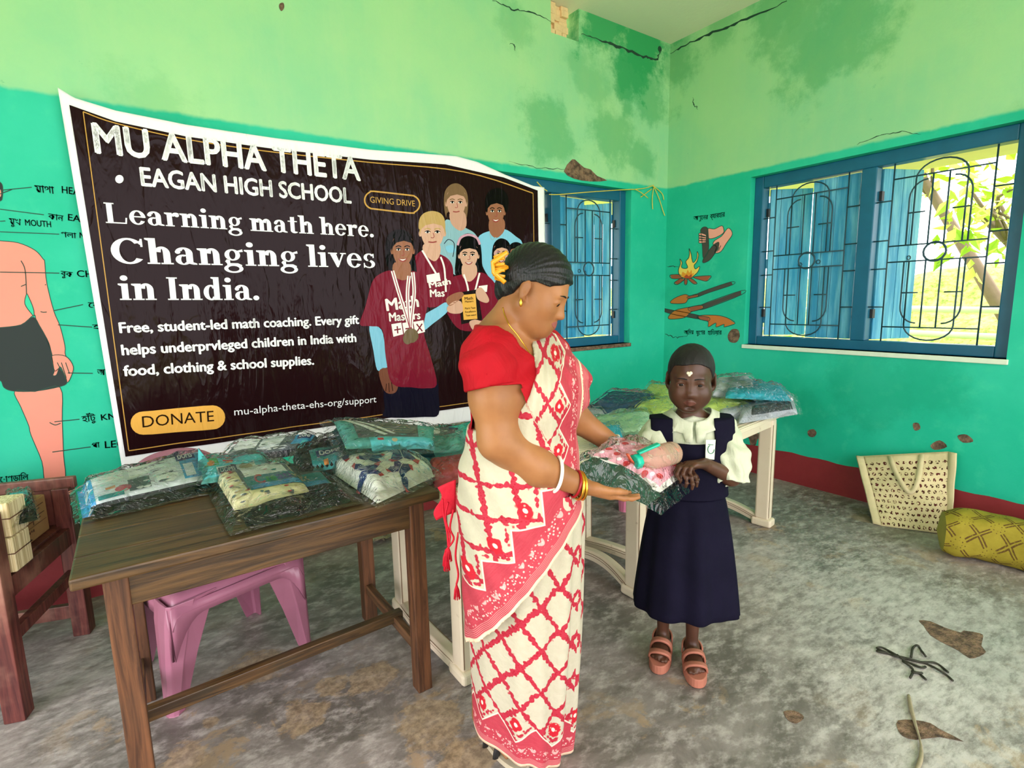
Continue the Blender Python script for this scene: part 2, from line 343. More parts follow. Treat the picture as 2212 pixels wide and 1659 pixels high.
# ---------------------------------------------------------------- windows
BLUE = plain('teal_blue_gloss_paint', srgb(20, 92, 122), .35, .2, 9, .15, bsc=40)
LEAF = N('weathered_blue_board', .5); _p = LEAF.obj(); _x, _y, _z = LEAF.xyz(_p)
LEAF.col(LEAF.mix(LEAF.step(LEAF.noise(LEAF.scale(_p, (9, 9, .8)), 2.5, 5, .6), .35, .75), srgb(48, 146, 190), srgb(126, 202, 224))); LEAF.bump(LEAF.noise(LEAF.scale(_p, (30, 30, 1)), 2, 4), .2)
IRON = plain('painted_iron', srgb(34, 66, 78), .45, .3, 60)
HINGE = plain('dark_hinge', (.01, .012, .015), .5)
def window(name, P, L, wd, ang, label):
    """P(u,t,z): u along the wall 0..L, t outward, z up. ang: opening of the four leaves"""
    root = bpy.data.objects.new(name, None); COL.objects.link(root); struct(root)
    M = Matrix([[*P(0, 0, 0)], [*P(1, 0, 0)], [*P(0, 1, 0)]])
    o0 = Vector(M[0]); eu = Vector(M[1])-o0; et = Vector(M[2])-o0
    W = lambda u, t, z: o0+eu*u+et*t+Vector((0, 0, z))
    def bx(m, a, b):
        v = [W(u, t, z) for u in (a[0], b[0]) for t in (a[1], b[1]) for z in (a[2], b[2])]
        m.add(v, [(0, 1, 3, 2), (4, 6, 7, 5), (0, 4, 5, 1), (2, 3, 7, 6), (0, 2, 6, 4), (1, 5, 7, 3)])
    H = WZ1-WZ0; fw = .07; t0, t1 = .06, .15
    m = MB()
    bx(m, (0, t0, 0), (fw, t1, H)); bx(m, (L-fw, t0, 0), (L, t1, H)); bx(m, (fw, t0, H-.085), (L-fw, t1, H)); bx(m, (fw, t0, 0), (L-fw, t1, .065))
    bx(m, (L/2-.045, t0, .065), (L/2+.045, t1, H-.085))
    m.build('frame', BLUE, root, .006)
    m = MB(); bx(m, (-.01, -.012, -.03), (L+.01, t0+.02, 0.0)); m.build('sill', label or SILL, root, .004)
    for k, (u0, u1) in enumerate(((fw, L/2-.045), (L/2+.045, L-fw))):
        uc = (u0+u1)/2; bw = u1-u0; z0, z1 = .065, H-.085; h = z1-z0
        G = lambda a, b, t=t0+.03: W(u0+a*bw, t, z0+b*h)
        m = MB(); R = .0048
        ln = lambda *q: m.tube([G(*a) for a in q], R, 6)
        for s_ in (0, 1):
            e = lambda a: a if s_ == 0 else 1-a
            ln((e(.13), 0), (e(.13), 1))
            for b in (.2, .42, .58, .8): ln((e(0), b), (e(.13), b))
            ln((e(.28), .14), (e(.28), .46)) if 0 else None
            ln(*[(e(.40-.13*math.cos(math.radians(q))), .74+.06*math.sin(math.radians(q))) for q in range(0, 91, 15)][::1]) if 0 else None
            pts = [(e(.40), .89)]+[(e(.40-.13*math.sin(math.radians(q))), .80+.09*math.cos(math.radians(q))) for q in range(0, 91, 15)]+[(e(.27), .545)]
            ln(*pts); pts = [(a, 1-b) for a, b in pts]; ln(*pts)
            ln((e(.27), .72), (e(.40), .72)); ln((e(.27), .28), (e(.40), .28))
        ln((.13, .915), (.87, .915)); ln((.13, .085), (.87, .085)); ln((.13, .545), (.87, .545)); ln((.13, .455), (.87, .455))
        for a in (.44, .56): ln((a, .545), (a, .915)); ln((a, .085), (a, .455))
        for a, b, c in ((.40, .455, .085), (.40, .545, .915), (.60, .455, .085), (.60, .545, .915)): pass
        top = [(.31+.0, .545), (.31, .90)]+[(.5-.19*math.cos(math.radians(q)), .90+.085*math.sin(math.radians(q))) for q in range(0, 181, 15)]+[(.69, .545)]
        ln(*top); ln(*[(a, 1-b) for a, b in top])
        m.tube([G(.5+.085*math.cos(q*.3927), .5+.085*math.sin(q*.3927)*bw/h) for q in range(16)], R*1.3, 6, closed=True)
        m.build('iron_grille', IRON, root)
        for side in (0, 1):
            th = math.radians(ang[2*k+side])
            if ang[2*k+side] is None: continue
            hw = bw/2-.004; hu = u0 if side == 0 else u1; sg = 1 if side == 0 else -1
            ca, sa = math.cos(th), math.sin(th)
            Q = lambda a, t, z: W(hu+sg*(a*ca-t*sa*1), t1-.03+a*sa+t*ca, z)
            m = MB()
            def qb(a, b):
                v = [Q(x, t, z) for x in (a[0], b[0]) for t in (a[1], b[1]) for z in (a[2], b[2])]
                m.add(v, [(0, 1, 3, 2), (4, 6, 7, 5), (0, 4, 5, 1), (2, 3, 7, 6), (0, 2, 6, 4), (1, 5, 7, 3)])
            nb = 4
            for i in range(nb): qb((.026+(hw-.026)*i/nb+.0015, .0, z0+.004), (.026+(hw-.026)*(i+1)/nb-.0015, .022, z1-.006))
            for zz in (.12, .5, .88): qb((.02, .022, z0+h*zz-.035), (hw-.01, .042, z0+h*zz+.035))
            lf = m.build('shutter_leaf', LEAF.m, root, .002)
            m = MB()
            for zz in (.16, .84): m.box((-.006, -.012, -.03), (.03, .012, .03), M=Matrix.Translation(Q(.004, -.004, z0+h*zz)))
            m.build('hinge', HINGE, lf)
            m = MB(); c_ = Q(hw*.8, -.004, z0+h*.5); m.tube([c_+Vector((0, 0, -.014))+(Q(1, 0, 0)-Q(0, 0, 0))*.014*math.cos(q*.785)+Vector((0, 0, .014))*math.sin(q*.785) for q in range(8)], .003, 5, closed=True); m.build('ring_pull', IRON, lf)
    return root
SILL = plain('sunlit_sill', srgb(215, 225, 205), .6, .1, 20, .2)  # pale colour paints the sun on the right window's sill edge
window('window_1', lambda u, t, z: np.array([W1A+u, YB+t, WZ0+z]), W1B-W1A, 0, [None, None, 4, 62] if 0 else [88, 10, 3, 52], PLAST.m)
window('window_2', lambda u, t, z: np.array([XR+t, W2B-u, WZ0+z]), W2B-W2A, 0, [50, 0, 66, 125], '')
# ================================================================ furniture
OLDW = wood('aged_table_wood', srgb(44, 30, 16), srgb(98, 70, 38), 0, .42, srgb(50, 48, 36))
OLDY = wood('aged_wood_cross', srgb(56, 36, 22), srgb(120, 84, 54), 1, .5, srgb(48, 40, 32))
LEGW = wood('aged_leg_wood', srgb(58, 34, 20), srgb(116, 74, 46), 2, .5, srgb(70, 50, 36))
t = thing('wooden_table', 'dark scratched wooden table with plank top, heaped with clear garment packs before the banner', 'table', (.31, 1.92, 0))
def part(m, name, mt, par, bevel=0, seg=2): return world_child(m.build(name, mt, None, bevel, seg), par)
m = MB(); ys = [1.603, 1.745, 1.915, 2.08, 2.245]
for a, b in zip(ys[:-1], ys[1:]): m.box((-.187, a+.001, .728), (.81, b-.001, .76))
part(m, 'tabletop', OLDW, t, .006)
for x, y in ((-.128, 1.645), (.713, 1.647), (-.12, 2.19), (.716, 2.19)):
    part(MB().box((x, y, 0), (x+.055, y+.055, .728)), 'leg', LEGW, t, .004)
part(MB().box((-.125, 1.652, .632), (.77, 1.674, .728)), 'apron', OLDW, t, .003); part(MB().box((-.118, 2.215, .632), (.77, 2.238, .728)), 'apron', OLDW, t, .003)
part(MB().box((-.122, 1.67, .632), (-.10, 2.22, .728)), 'apron', OLDY, t, .003); part(MB().box((.74, 1.67, .632), (.762, 2.22, .728)), 'apron', OLDY, t, .003)
part(MB().box((-.112, 1.7, .135), (-.085, 2.19, .178)), 'stretcher', OLDY, t, .003); part(MB().box((.725, 1.702, .135), (.752, 2.19, .178)), 'stretcher', OLDY, t, .003)
part(MB().beam((-.1, 1.868, .172), (.765, 1.9, .172), .034, .04), 'stretcher', OLDW, t, .003)
# ---- pink moulded plastic chairs
PINK = N('mauve_plastic', .32, spec=.5); _p = PINK.obj(); PINK.col(PINK.mix(PINK.noise(_p, 6, 5), srgb(146, 88, 108), srgb(168, 110, 132)))
PINKB = N('rose_plastic', .32, spec=.5); _p = PINKB.obj(); PINKB.col(PINKB.mix(PINKB.noise(_p, 6, 5), srgb(205, 110, 140), srgb(224, 138, 164)))
def plastic_chair(name, label, O, rz, mt, cat, has_back=True):
    """x across (front edge), y towards the back, origin under the front left leg"""
    c = thing(name, label, cat, O, rz)
    W_, D_, H_ = .54, .42, .43
    m = MB()
    def seat(u, v):
        x = .03+(W_-.06)*u; y = -.03+(D_+.02)*v; z = H_-.015*math.sin(math.pi*u)*math.sin(math.pi*min(1, v*1.1))
        e = min(u, 1-u)*(W_-.06); ef = v*(D_+.02)
        z -= .05*max(0, 1-e/.03)**2+.06*max(0, 1-ef/.04)**2
        return (x, y, z)
    m.grid(seat, 28, 22); so_ = m.build('seat', mt, c); s_ = so_.modifiers.new('thickness', 'SOLIDIFY'); s_.thickness = .006
    # apron with an arched lower edge on the front and both sides
    def apron(p, q, up=(0, 0, 1)):
        m = MB(); p = Vector(p); q = Vector(q); L = (q-p).length; d = (q-p)/L; nn = 25; v = []
        for i in range(nn):
            s_ = i/(nn-1); a = min(s_, 1-s_)*L; drop = .06+.14*max(0, 1-a/.11)**2.2
            for zz in (H_-.03, H_-drop-.02): v.append(p+d*s_*L+Vector((0, 0, zz)))
        m.add(v, [(2*i, 2*i+1, 2*i+3, 2*i+2) for i in range(nn-1)], 0, True)
        o = m.build('apron', mt, c); s_ = o.modifiers.new('thickness', 'SOLIDIFY'); s_.thickness = .007; s_.offset = 0
    apron((.03, -.025, 0), (W_-.03, -.025, 0)); apron((.025, -.02, 0), (.025, D_, 0)); apron((W_-.025, -.02, 0), (W_-.025, D_, 0))
    for x, y, sx, sy in ((0, 0, 1, 1), (W_, 0, -1, 1), (.03, D_, 1, -1), (W_-.03, D_, -1, -1)):
        m = MB(); v = []
        for z, wx, wy, k in ((0, .05, .045, 0), (.004, .055, .05, 0), (.2, .105, .075, .3), (.34, .145, .105, .65), (.41, .165, .115, 1)):
            ox = x+sx*.022*k; oy = y+(-.028 if sy > 0 else .0)*k
            prof = [(wx, .012), (wx*.55, .0), (wx*.5, -.004), (.012, 0), (0, .012), (-.002, wy*.6), (.0, wy)]
            inn = [(.007, wy), (.007, .016), (.016, .007), (wx, .018)]
            for a, b in prof+inn: v.append((ox+sx*a, oy+sy*b, z))
        n = 11; f = [(i*n+k, i*n+(k+1) % n, (i+1)*n+(k+1) % n, (i+1)*n+k) for i in range(4) for k in range(n)]+[tuple(range(n)), tuple(4*n+k for k in range(n))]
        m.add(v, f, 0, False); m.build('leg', mt, c, .002)
    if not has_back: return c
    m = MB()
    def back(u, v):
        a = (u-.5)*2; x = W_/2+a*(.25-.03*v); y = D_-.01+.13*v-.05*a*a*(.4+v); z = H_-.02+(.40-.12*abs(a)**2.6)*v
        return (x, y, z)
    m.grid(back, 30, 18); o = m.build('backrest', mt, c); s_ = o.modifiers.new('thickness', 'SOLIDIFY'); s_.thickness = .009
    return c
plastic_chair('plastic_chair', 'mauve plastic chair with arched front standing behind the dark wooden table', (-.03, 2.05, 0), math.radians(16.6), PINK.m, 'chair')
plastic_chair('plastic_stool', 'rose pink plastic stool behind the far cream table, only one leg showing', (2.54, 2.36, 0), math.radians(8), PINKB.m, 'stool', False)
# ---- cream moulded tables with ribbed tops and trestle feet
CREAM = N('cream_plastic', .4, spec=.45); _p = CREAM.obj(); CREAM.col(CREAM.mix(CREAM.noise(_p, 4, 6, .65), srgb(214, 196, 166), srgb(233, 220, 196)))
CREAM.col(CREAM.mix(CREAM.step(CREAM.noise(_p, 22, 5, .7), .62, .75, 0, .5), CREAM.b.inputs['Base Color'].links[0].from_socket, srgb(150, 122, 92)))
GROOVE = plain('moulding_groove', srgb(130, 100, 75), .6)
def cream_table(label, O, rz, L, D):
    c = thing('plastic_table', label, 'table', O, rz, 'cream plastic tables'); H = .70
    m = MB(); m.box((-.045, -.045, H-.028), (L+.045, D+.045, H-.004))
    nr = 26
    for i in range(nr):
        y = -.04+(D+.08)*(i+.5)/nr; hw = (D+.08)/nr*.32
        m.box((-.043, y-hw, H-.006), (L+.043, y+hw, H))
    m.build('tabletop', CREAM.m, c, .002, 1)
    for y in (-.03, D+.012): MB().box((0, y, H-.075), (L, y+.018, H-.028)).build('apron', CREAM.m, c, .004)
    for x in (0, L):
        for y in (0, D):
            m = MB(); m.box((x-.03, y-.042, .045), (x+.03, y+.042, H-.028)); lg = m.build('leg', CREAM.m, c, .012, 3)
            m = MB(); m.box((x-.04, y-.06, 0), (x+.04, y+.06, .05)); m.build('foot', CREAM.m, lg, .014, 3)
            m = MB(); sg = 1 if y == 0 else -1
            for q in (-.024, .024): m.box((x+q-.002, y-.0432, .06), (x+q+.002, y-.0425, H-.06))
            m.build('groove', GROOVE, lg)
        sx = -1 if x == 0 else 1; m = MB(); n = 24; v = []
        for i in range(n+1):
            s_ = i/n; y = .02+(D-.04)*s_; b = math.sin(math.pi*s_); xx = x+sx*.035*b; z = .012+.04*b
            v += [(xx-.03, y, z), (xx+.03, y, z), (xx+.03, y, z+.036), (xx+.018, y, z+.047), (xx-.018, y, z+.047), (xx-.03, y, z+.036)]
        m.add(v, [(6*i+k, 6*i+(k+1) % 6, 6*i+6+(k+1) % 6, 6*i+6+k) for i in range(n) for k in range(6)], 0, False)
        rl = m.build('foot_rail', CREAM.m, c, .003)
        m = MB()
        for q in (.024, .036):
            for s_ in (-1, 1): m.tube([(x+sx*.035*math.sin(math.pi*i/n)+s_*.0302, .03+(D-.06)*i/n, .014+.04*math.sin(math.pi*i/n)+q) for i in range(n+1)], .0016, 4)
        m.build('groove', GROOVE, rl)
    return c
cream_table('cream plastic table with curved foot rails standing behind the woman in the sari', (.895, 1.632, 0), 0, .935, .55)
cream_table('cream plastic table with ribbed top behind the girl, heaped with coloured garment packs', (2.09, 1.565, 0), math.radians(8.5), .985, .62)
# ---- old wooden armchair with a low back, used as a shelf
CHW = wood('dark_red_chair_wood', srgb(62, 24, 24), srgb(112, 58, 50), 2, .45, srgb(168, 122, 104))
c = thing('wooden_armchair', 'dark worn wooden armchair at the left edge, holding a cardboard box', 'chair', (-.43, 2.352, 0))
U = Vector((.297, .955, 0)); V = Vector((-.955, .297, 0)); O = Vector((-.46, 2.385, 0))
G = lambda a, b, z: O+U*a+V*b+Vector((0, 0, z))
for a, b, z in ((0, 0, .74), (.52, 0, .665), (0, .52, .74), (.52, .52, .665)):
    m = MB(); m.beam(G(a, b, 0), G(a, b, z), .062 if b == 0 else .06, .062, up=U); part(m, 'leg', CHW, c, .004)
for b in (0, .52):
    for z, hh in ((.455, .075), (.285, .045)):
        m = MB(); m.beam(G(.02, b, z), G(.5, b, z), .03, hh); part(m, 'side_rail', CHW, c, .003)
    m = MB(); m.beam(G(-.06, b, .755), G(.5, b, .70), .06, .03); part(m, 'armrest', CHW, c, .006) if b else None
for a in (0, .52):
    m = MB(); m.beam(G(a, .02, .455), G(a, .5, .455), .03, .075); part(m, 'seat_rail', CHW, c, .003)
    m = MB(); m.beam(G(a, .02, .11), G(a, .5, .11), .03, .06); part(m, 'stretcher', CHW, c, .003)
m = MB()
for i in range(5): m.beam(G(-.02, .01+.1*i+.05, .497), G(.53, .01+.1*i+.05, .497), .094, .012)
part(m, 'seat', CHW, c, .002)
m = MB(); m.beam(G(.53, -.045, .68), G(.53, .56, .68), .03, .05); part(m, 'back_rail', CHW, c, .006)
m = MB(); m.beam(G(.53, .03, .575), G(.53, .5, .575), .015, .16); part(m, 'back_panel', CHW, c, .002)
# ---- things stored on the armchair
CARD = N('corrugated_card', .8, spec=.2); _p = CARD.obj(); CARD.col(CARD.mix(CARD.noise(_p, 5, 5), srgb(150, 108, 72), srgb(182, 140, 100)))
INK = plain('brown_print_ink', srgb(92, 58, 42), .8)
b = thing('cardboard_box', 'brown cardboard carton with printed side lying on the wooden armchair', 'box', G(.26, .25, .503))
def Gb(a, b_, z): return G(a, b_, .505+z)
m = MB()
p8 = [Gb(a, q, z) for a in (.02, .475) for q in (.045, .47) for z in (0, .15)]
m.add(p8, [(0, 1, 3, 2), (4, 6, 7, 5), (0, 4, 5, 1), (2, 3, 7, 6), (0, 2, 6, 4), (1, 5, 7, 3)])
part(m, 'carton', CARD.m, b, .004)
m = MB(); m.add([Gb(.03, .05, .1515), Gb(.47, .05, .1515), Gb(.47, .255, .155), Gb(.03, .255, .153)], [(0, 1, 2, 3)]); m.add([Gb(.03, .26, .153), Gb(.47, .26, .155), Gb(.47, .46, .1515), Gb(.03, .46, .1515)], [(0, 1, 2, 3)])
o = part(m, 'flap', CARD.m, b); s_ = o.modifiers.new('thickness', 'SOLIDIFY'); s_.thickness = .003
m = MB(); off = .0438
def ink(a0, a1, z0, z1): m.add([Gb(a0, off, z0), Gb(a1, off, z0), Gb(a1, off, z1), Gb(a0, off, z1)], [(0, 1, 2, 3)])
for i in range(5): ink(.25, .45-.03*(i % 3), .122-.012*i, .126-.012*i)
ink(.36, .366, .06, .13); ink(.3, .304, .06, .13); ink(.15, .2, .078, .081); ink(.17, .18, .085, .107)
m.add([Gb(.16, off, .105), Gb(.19, off, .105), Gb(.175, off, .125)], [(0, 1, 2)])
for i in range(6): ink(.13+.012*i, .137+.012*i, .02, .03)
for i in range(9): ink(.24+.014*i, .249+.014*i, .035+.003*(i % 2), .045)
ink(.23, .46, .055, .057)
part(m, 'printing', INK, b)
PAPER = N('newsprint_edges', .9, spec=.1); _p = PAPER.obj(); _x, _y, _z = PAPER.xyz(PAPER.scale(_p, (1, 1, 1), rot=(0, 0, -.29)))
PAPER.col(PAPER.mix(PAPER.step(PAPER.noise(PAPER.scale(_p, (170, 170, 2)), 1, 3), .42, .6), srgb(196, 176, 130), srgb(240, 226, 186)))
def bundle(label, x, y, z, h, tw):
    b = thing('paper_bundle', label, 'paper bundle', G(x, y, z), 0, 'paper bundles on the armchair'); m = MB()
    p8 = [G(x+a*.055, y+q*.045, z+zz) for a in (-1, 1) for q in (-1, 1) for zz in (0, h)]
    m.add(p8, [(0, 1, 3, 2), (4, 6, 7, 5), (0, 4, 5, 1), (2, 3, 7, 6), (0, 2, 6, 4), (1, 5, 7, 3)])
    part(m, 'sheets', PAPER.m, b, .006)
    m = MB(); zz = z+h*.55; m.tube([G(x-.057, y-.047, zz), G(x+.057, y-.047, zz), G(x+.057, y+.047, zz), G(x-.057, y+.047, zz)], .002, 5, closed=True); part(m, 'string', INK, b)
bundle('cream bundle of folded papers on edge, standing lower on the armchair front', .10, .005, .51, .125, 0)
bundle('cream bundle of folded papers stacked on top of the other paper bundle', .102, .003, .638, .12, 0)
# ---- tote bag against the right wall
TOTE = N('printed_tote_canvas', .85, spec=.15); _u = TOTE.uv(); _c = TOTE.scale(_u, (13, 13, 1))
_x, _y, _z = TOTE.xyz(_c); rw = TOTE.ma('FLOOR', _y); cx_ = TOTE.ma('ADD', _x, TOTE.ma('MULTIPLY', TOTE.ma('MODULO', rw, 2.0), .5))
fx = TOTE.ma('SUBTRACT', TOTE.ma('FRACT', cx_), .5); fy = TOTE.ma('SUBTRACT', TOTE.ma('FRACT', _y), .5)
rr = TOTE.ma('SQRT', TOTE.ma('ADD', TOTE.ma('POWER', fx, 2.0), TOTE.ma('POWER', fy, 2.0)))
cell = TOTE.comb(TOTE.ma('FLOOR', cx_), rw, 0.0); wn = TOTE.node('ShaderNodeTexWhiteNoise', noise_dimensions='3D'); TOTE.put(wn.inputs[0], cell)
shp = TOTE.ma('MULTIPLY', TOTE.step(TOTE.noise(TOTE.comb(TOTE.ma('ADD', cx_, TOTE.ma('MULTIPLY', wn.outputs[0], 37.0)), TOTE.ma('MULTIPLY_ADD', wn.outputs[0], 11.0, _y), 0.0), 2.9, 1, .5), .47, .5), TOTE.step(rr, .30, .34, 1, 0))
_e = TOTE.ma('MINIMUM', TOTE.step(TOTE.xyz(_u)[1], .92, .925, 1, 0), 1.0)
TOTE.col(TOTE.mix(TOTE.ma('MULTIPLY', shp, _e), TOTE.mix(TOTE.noise(_u, 5, 5), srgb(196, 178, 132), srgb(222, 206, 164)), TOTE.mix(wn.outputs[0], srgb(62, 40, 24), srgb(84, 26, 28)))); TOTE.bump(TOTE.noise(TOTE.obj(), 16, 4), .4, .02)
STRAP = plain('tote_webbing', srgb(205, 190, 148), .85, .12, 30, .2)
def setuv(o, fn):
    me = o.data; l = me.uv_layers.new(name='UVMap'); co = np.empty(len(me.vertices)*3); me.vertices.foreach_get('co', co); uv = np.array(fn(co.reshape(-1, 3)), dtype=np.float32)
    idx = np.empty(len(me.loops), dtype=np.int32); me.loops.foreach_get('vertex_index', idx); l.data.foreach_set('uv', uv[idx].ravel())
def grid_uv(o, nu, nv, su=1, sv=1):
    uv = [(i/(nu-1)*su, j/(nv-1)*sv) for j in range(nv) for i in range(nu)]
    uv = np.array(uv+[(0, 0)]*(len(o.data.vertices)-len(uv)), dtype=np.float32)
    me = o.data; l = me.uv_layers.new(name='UVMap'); idx = np.empty(len(me.loops), dtype=np.int32); me.loops.foreach_get('vertex_index', idx); l.data.foreach_set('uv', uv[idx].ravel())
tb = thing('tote_bag', 'cream cotton tote bag with small brown prints leaning on the right wall', 'bag', (3.78, 1.12, 0))
A0, A1 = Vector((3.60, 1.265, .004)), Vector((3.765, .985, .004)); T0, T1 = Vector((3.86, 1.49, .335)), Vector((3.885, 1.035, .462))
def face(u, v, k):
    p = (A0.lerp(A1, u)).lerp(T0.lerp(T1, u), v); nrm = Vector((-.83, -.5, .3)).normalized()
    p = p+nrm*(.035*math.sin(math.pi*u)*math.sin(math.pi*min(1, v*.8+.1))+.006*math.sin(9*u+5*v)+.004*math.sin(17*v-6*u))
    if k: p = p-nrm*(.10*(1-v)**.7+.02)*math.sin(math.pi*min(1, max(0, u)))**.3; p.x = min(p.x, 3.925); p.y = p.y+.02*k
    p.z = max(p.z, .004)
    return p
m = MB(); m.grid(lambda u, v: face(u, v, 0), 40, 36); o = part(m, 'front_panel', TOTE.m, tb); grid_uv(o, 40, 36, 1.0, 1.0); s_ = o.modifiers.new('thickness', 'SOLIDIFY'); s_.thickness = .003
m = MB(); m.grid(lambda u, v: face(u, v, 1), 20, 18)
o = part(m, 'back_panel', STRAP, tb); s_ = o.modifiers.new('thickness', 'SOLIDIFY'); s_.thickness = .003
m = MB()
for uu in (0, 1): m.grid(lambda u, v: Vector(face(uu, v, 0)).lerp(Vector(face(uu, v, 1)), u)+Vector((-.01, .03 if uu == 0 else -.03, 0))*math.sin(math.pi*u), 6, 18)
m.grid(lambda u, v: Vector(face(u, 0, 0)).lerp(Vector(face(u, 0, 1)), v), 18, 6)
o = part(m, 'gusset', STRAP, tb); s_ = o.modifiers.new('thickness', 'SOLIDIFY'); s_.thickness = .003
m = MB(); v = []
for i in range(25):
    s_ = i/24; u = .30+.37*s_; vv = .99-.50*math.sin(math.pi*s_)**.75*(1-.15*(s_-.5)); p = Vector(face(u, vv, 0))+Vector((-.83, -.5, .3)).normalized()*.008
    ang = math.pi*s_; d = (Vector(face(u+.02, vv, 0))-Vector(face(u-.02, vv, 0))).normalized(); e = (Vector(face(u, vv+.02, 0))-Vector(face(u, vv-.02, 0))).normalized()
    nrm = (d*math.cos(ang)*1+e*math.sin(ang)*.9).normalized() if True else d
    v += [p+nrm*.014*(1 if s_ < .5 else 1), p-nrm*.014]
m.add(v, [(2*i, 2*i+1, 2*i+3, 2*i+2) for i in range(24)], 0, True); o = part(m, 'handle', STRAP, tb); s_ = o.modifiers.new('thickness', 'SOLIDIFY'); s_.thickness = .004; s_.offset = 0
# ---- yellow rolled jute bag
YEL = N('printed_yellow_jute', .8, spec=.2); _u = YEL.scale(YEL.uv(), (8, 8, 1), rot=(0, 0, .2)); _x, _y, _z = YEL.xyz(_u)
fx = YEL.ma('ABSOLUTE', YEL.ma('SUBTRACT', YEL.ma('FRACT', _x), .5)); fy = YEL.ma('ABSOLUTE', YEL.ma('SUBTRACT', YEL.ma('FRACT', _y), .5))
d1 = YEL.ma('ABSOLUTE', YEL.ma('SUBTRACT', fx, fy)); d2 = YEL.ma('ADD', fx, fy)
k1 = YEL.ma('MULTIPLY', YEL.step(YEL.ma('ABSOLUTE', YEL.ma('SUBTRACT', d1, .07)), .03, .045, 1, 0), YEL.step(d2, .62, .66, 1, 0))
k2 = YEL.step(YEL.voro(_u, 9, rnd=.1), .16, .22, 1, 0); k2 = YEL.ma('MULTIPLY', k2, YEL.step(YEL.ma('ABSOLUTE', YEL.ma('SUBTRACT', d2, .8)), .06, .08, 1, 0))
k = YEL.ma('MAXIMUM', k1, k2); k = YEL.ma('MULTIPLY', k, YEL.step(YEL.noise(_u, 14, 3), .3, .5, .4, 1))
YEL.col(YEL.mix(k, YEL.mix(YEL.noise(_u, 3, 5), srgb(126, 112, 30), srgb(160, 144, 48)), srgb(86, 62, 26))); YEL.bump(YEL.noise(YEL.obj(), 9, 5), .4, .03)
YEND = plain('plain_yellow_jute', srgb(150, 140, 60), .85, .15, 20, .3)
yb = thing('jute_bag', 'yellow patterned jute bag rolled up and lying beside the cream tote bag', 'bag', (3.55, .7, 0))
E0, E1 = Vector((3.46, .93, .128)), Vector((3.72, .36, .122)); ax = (E1-E0).normalized(); sd = Vector((-ax.y, ax.x, 0))
def roll(u, v):
    t = 2*math.pi*u; c_, s_ = math.cos(t), math.sin(t); k = lambda q: math.copysign(abs(q)**.8, q)
    r_ = (.82+.18*min(1, v*12))*(1 if v < .97 else .9); wob = 1+.03*math.sin(5*t+9*v)+.02*math.sin(23*v+3*t)
    p = E0.lerp(E1, v)+sd*k(c_)*.115*r_*wob+Vector((0, 0, 1))*k(s_)*.123*r_*wob
    p += Vector((.02*math.sin(7*v), 0, 0)); p.z = max(.004, p.z); return p
m = MB(); m.grid(lambda u, v: roll(u, v), 49, 40); o = part(m, 'roll', YEL.m, yb); grid_uv(o, 49, 40, .75, .62)
m = MB(); m.grid(lambda u, v: (roll(u, 0)).lerp(E0-ax*.025, v**1.2), 40, 8, wrapu=True); part(m, 'end_flap', YEND, yb)
m = MB(); m.tube([E0.lerp(E1, .42+.2*math.sin(math.pi*i/20))*1.0+sd*(.135-.0+.0*i)+Vector((0, 0, .07-.15*i/20))+Vector((0,0,.0)) for i in range(21)], .008, 6); part(m, 'handle', YEND, yb)
# ---- litter on the floor
CORD = plain('dark_jute_cord', (.03, .028, .018), .8, .4, 60)
m = MB()
for pts in ([(1896, 1402), (1930, 1415), (1970, 1425), (2010, 1438), (2040, 1455), (2058, 1470)], [(1894, 1406), (1915, 1412), (1940, 1418), (1985, 1430), (2020, 1432), (2048, 1452)],
            [(1938, 1415), (1960, 1430), (1990, 1442), (2000, 1440)], [(1950, 1428), (1972, 1446), (1966, 1464)], [(1970, 1450), (1985, 1455), (2000, 1468)], [(1970, 1452), (1992, 1454)],
            [(1968, 1420), (1972, 1400), (1982, 1394), (1990, 1405), (2000, 1418)], [(1894, 1400), (1905, 1399), (1935, 1414)]):
    q = smooth_poly(pts, 5, False); m.tube([fl(x, y, .005+.004*math.sin(i*.8)) for i, (x, y) in enumerate(q)], .0042, 6)
tag(m.build('cord', CORD), 'dark tangled cord lying on the pale dusty floor', 'cord')
STRAW = plain('dry_stick', srgb(150, 138, 112), .8, .4, 40)
m = MB(); q = smooth_poly([(1963, 1502), (1968, 1530), (1976, 1560), (1985, 1590), (1990, 1615), (1989, 1640), (1980, 1662), (1970, 1672)], 5, False)
m.tube([fl(x, y, .006) for x, y in q], [.006*(.8+.3*math.sin(i*.3)) for i in range(len(q))], 7); tag(m.build('stick', STRAW), 'thin dry stick lying on the floor below the dark cord', 'stick')
m = MB(); flat_poly(m, [(1985, 1340), (2010, 1342), (2040, 1355), (2075, 1366), (2082, 1362), (2118, 1368), (2124, 1376), (2120, 1395), (2130, 1408), (2115, 1418), (2095, 1422), (2070, 1405), (2040, 1390), (2010, 1372), (1996, 1352)], .0012, lambda x, y, o: fl(x, y, o), 0, 2)
flat_poly(m, [(1692, 1537), (1715, 1535), (1732, 1543), (1736, 1552), (1720, 1563), (1703, 1556)], .0012, lambda x, y, o: fl(x, y, o), 0, 2)
flat_poly(m, [(1940, 1556), (1975, 1555), (2010, 1562), (2030, 1575), (2082, 1602), (2030, 1592), (1980, 1598), (1950, 1590), (1938, 1572)], .0012, lambda x, y, o: fl(x, y, o), 0, 2)
o = m.build('broken_floor_patches', PLAST.m); o.parent = bpy.data.objects['floor']
TRASH = plain('crumpled_litter', srgb(150, 140, 112), .7, .6, 40, .5)
m = MB(); r = random.Random(3); c0 = fl(822, 1162)
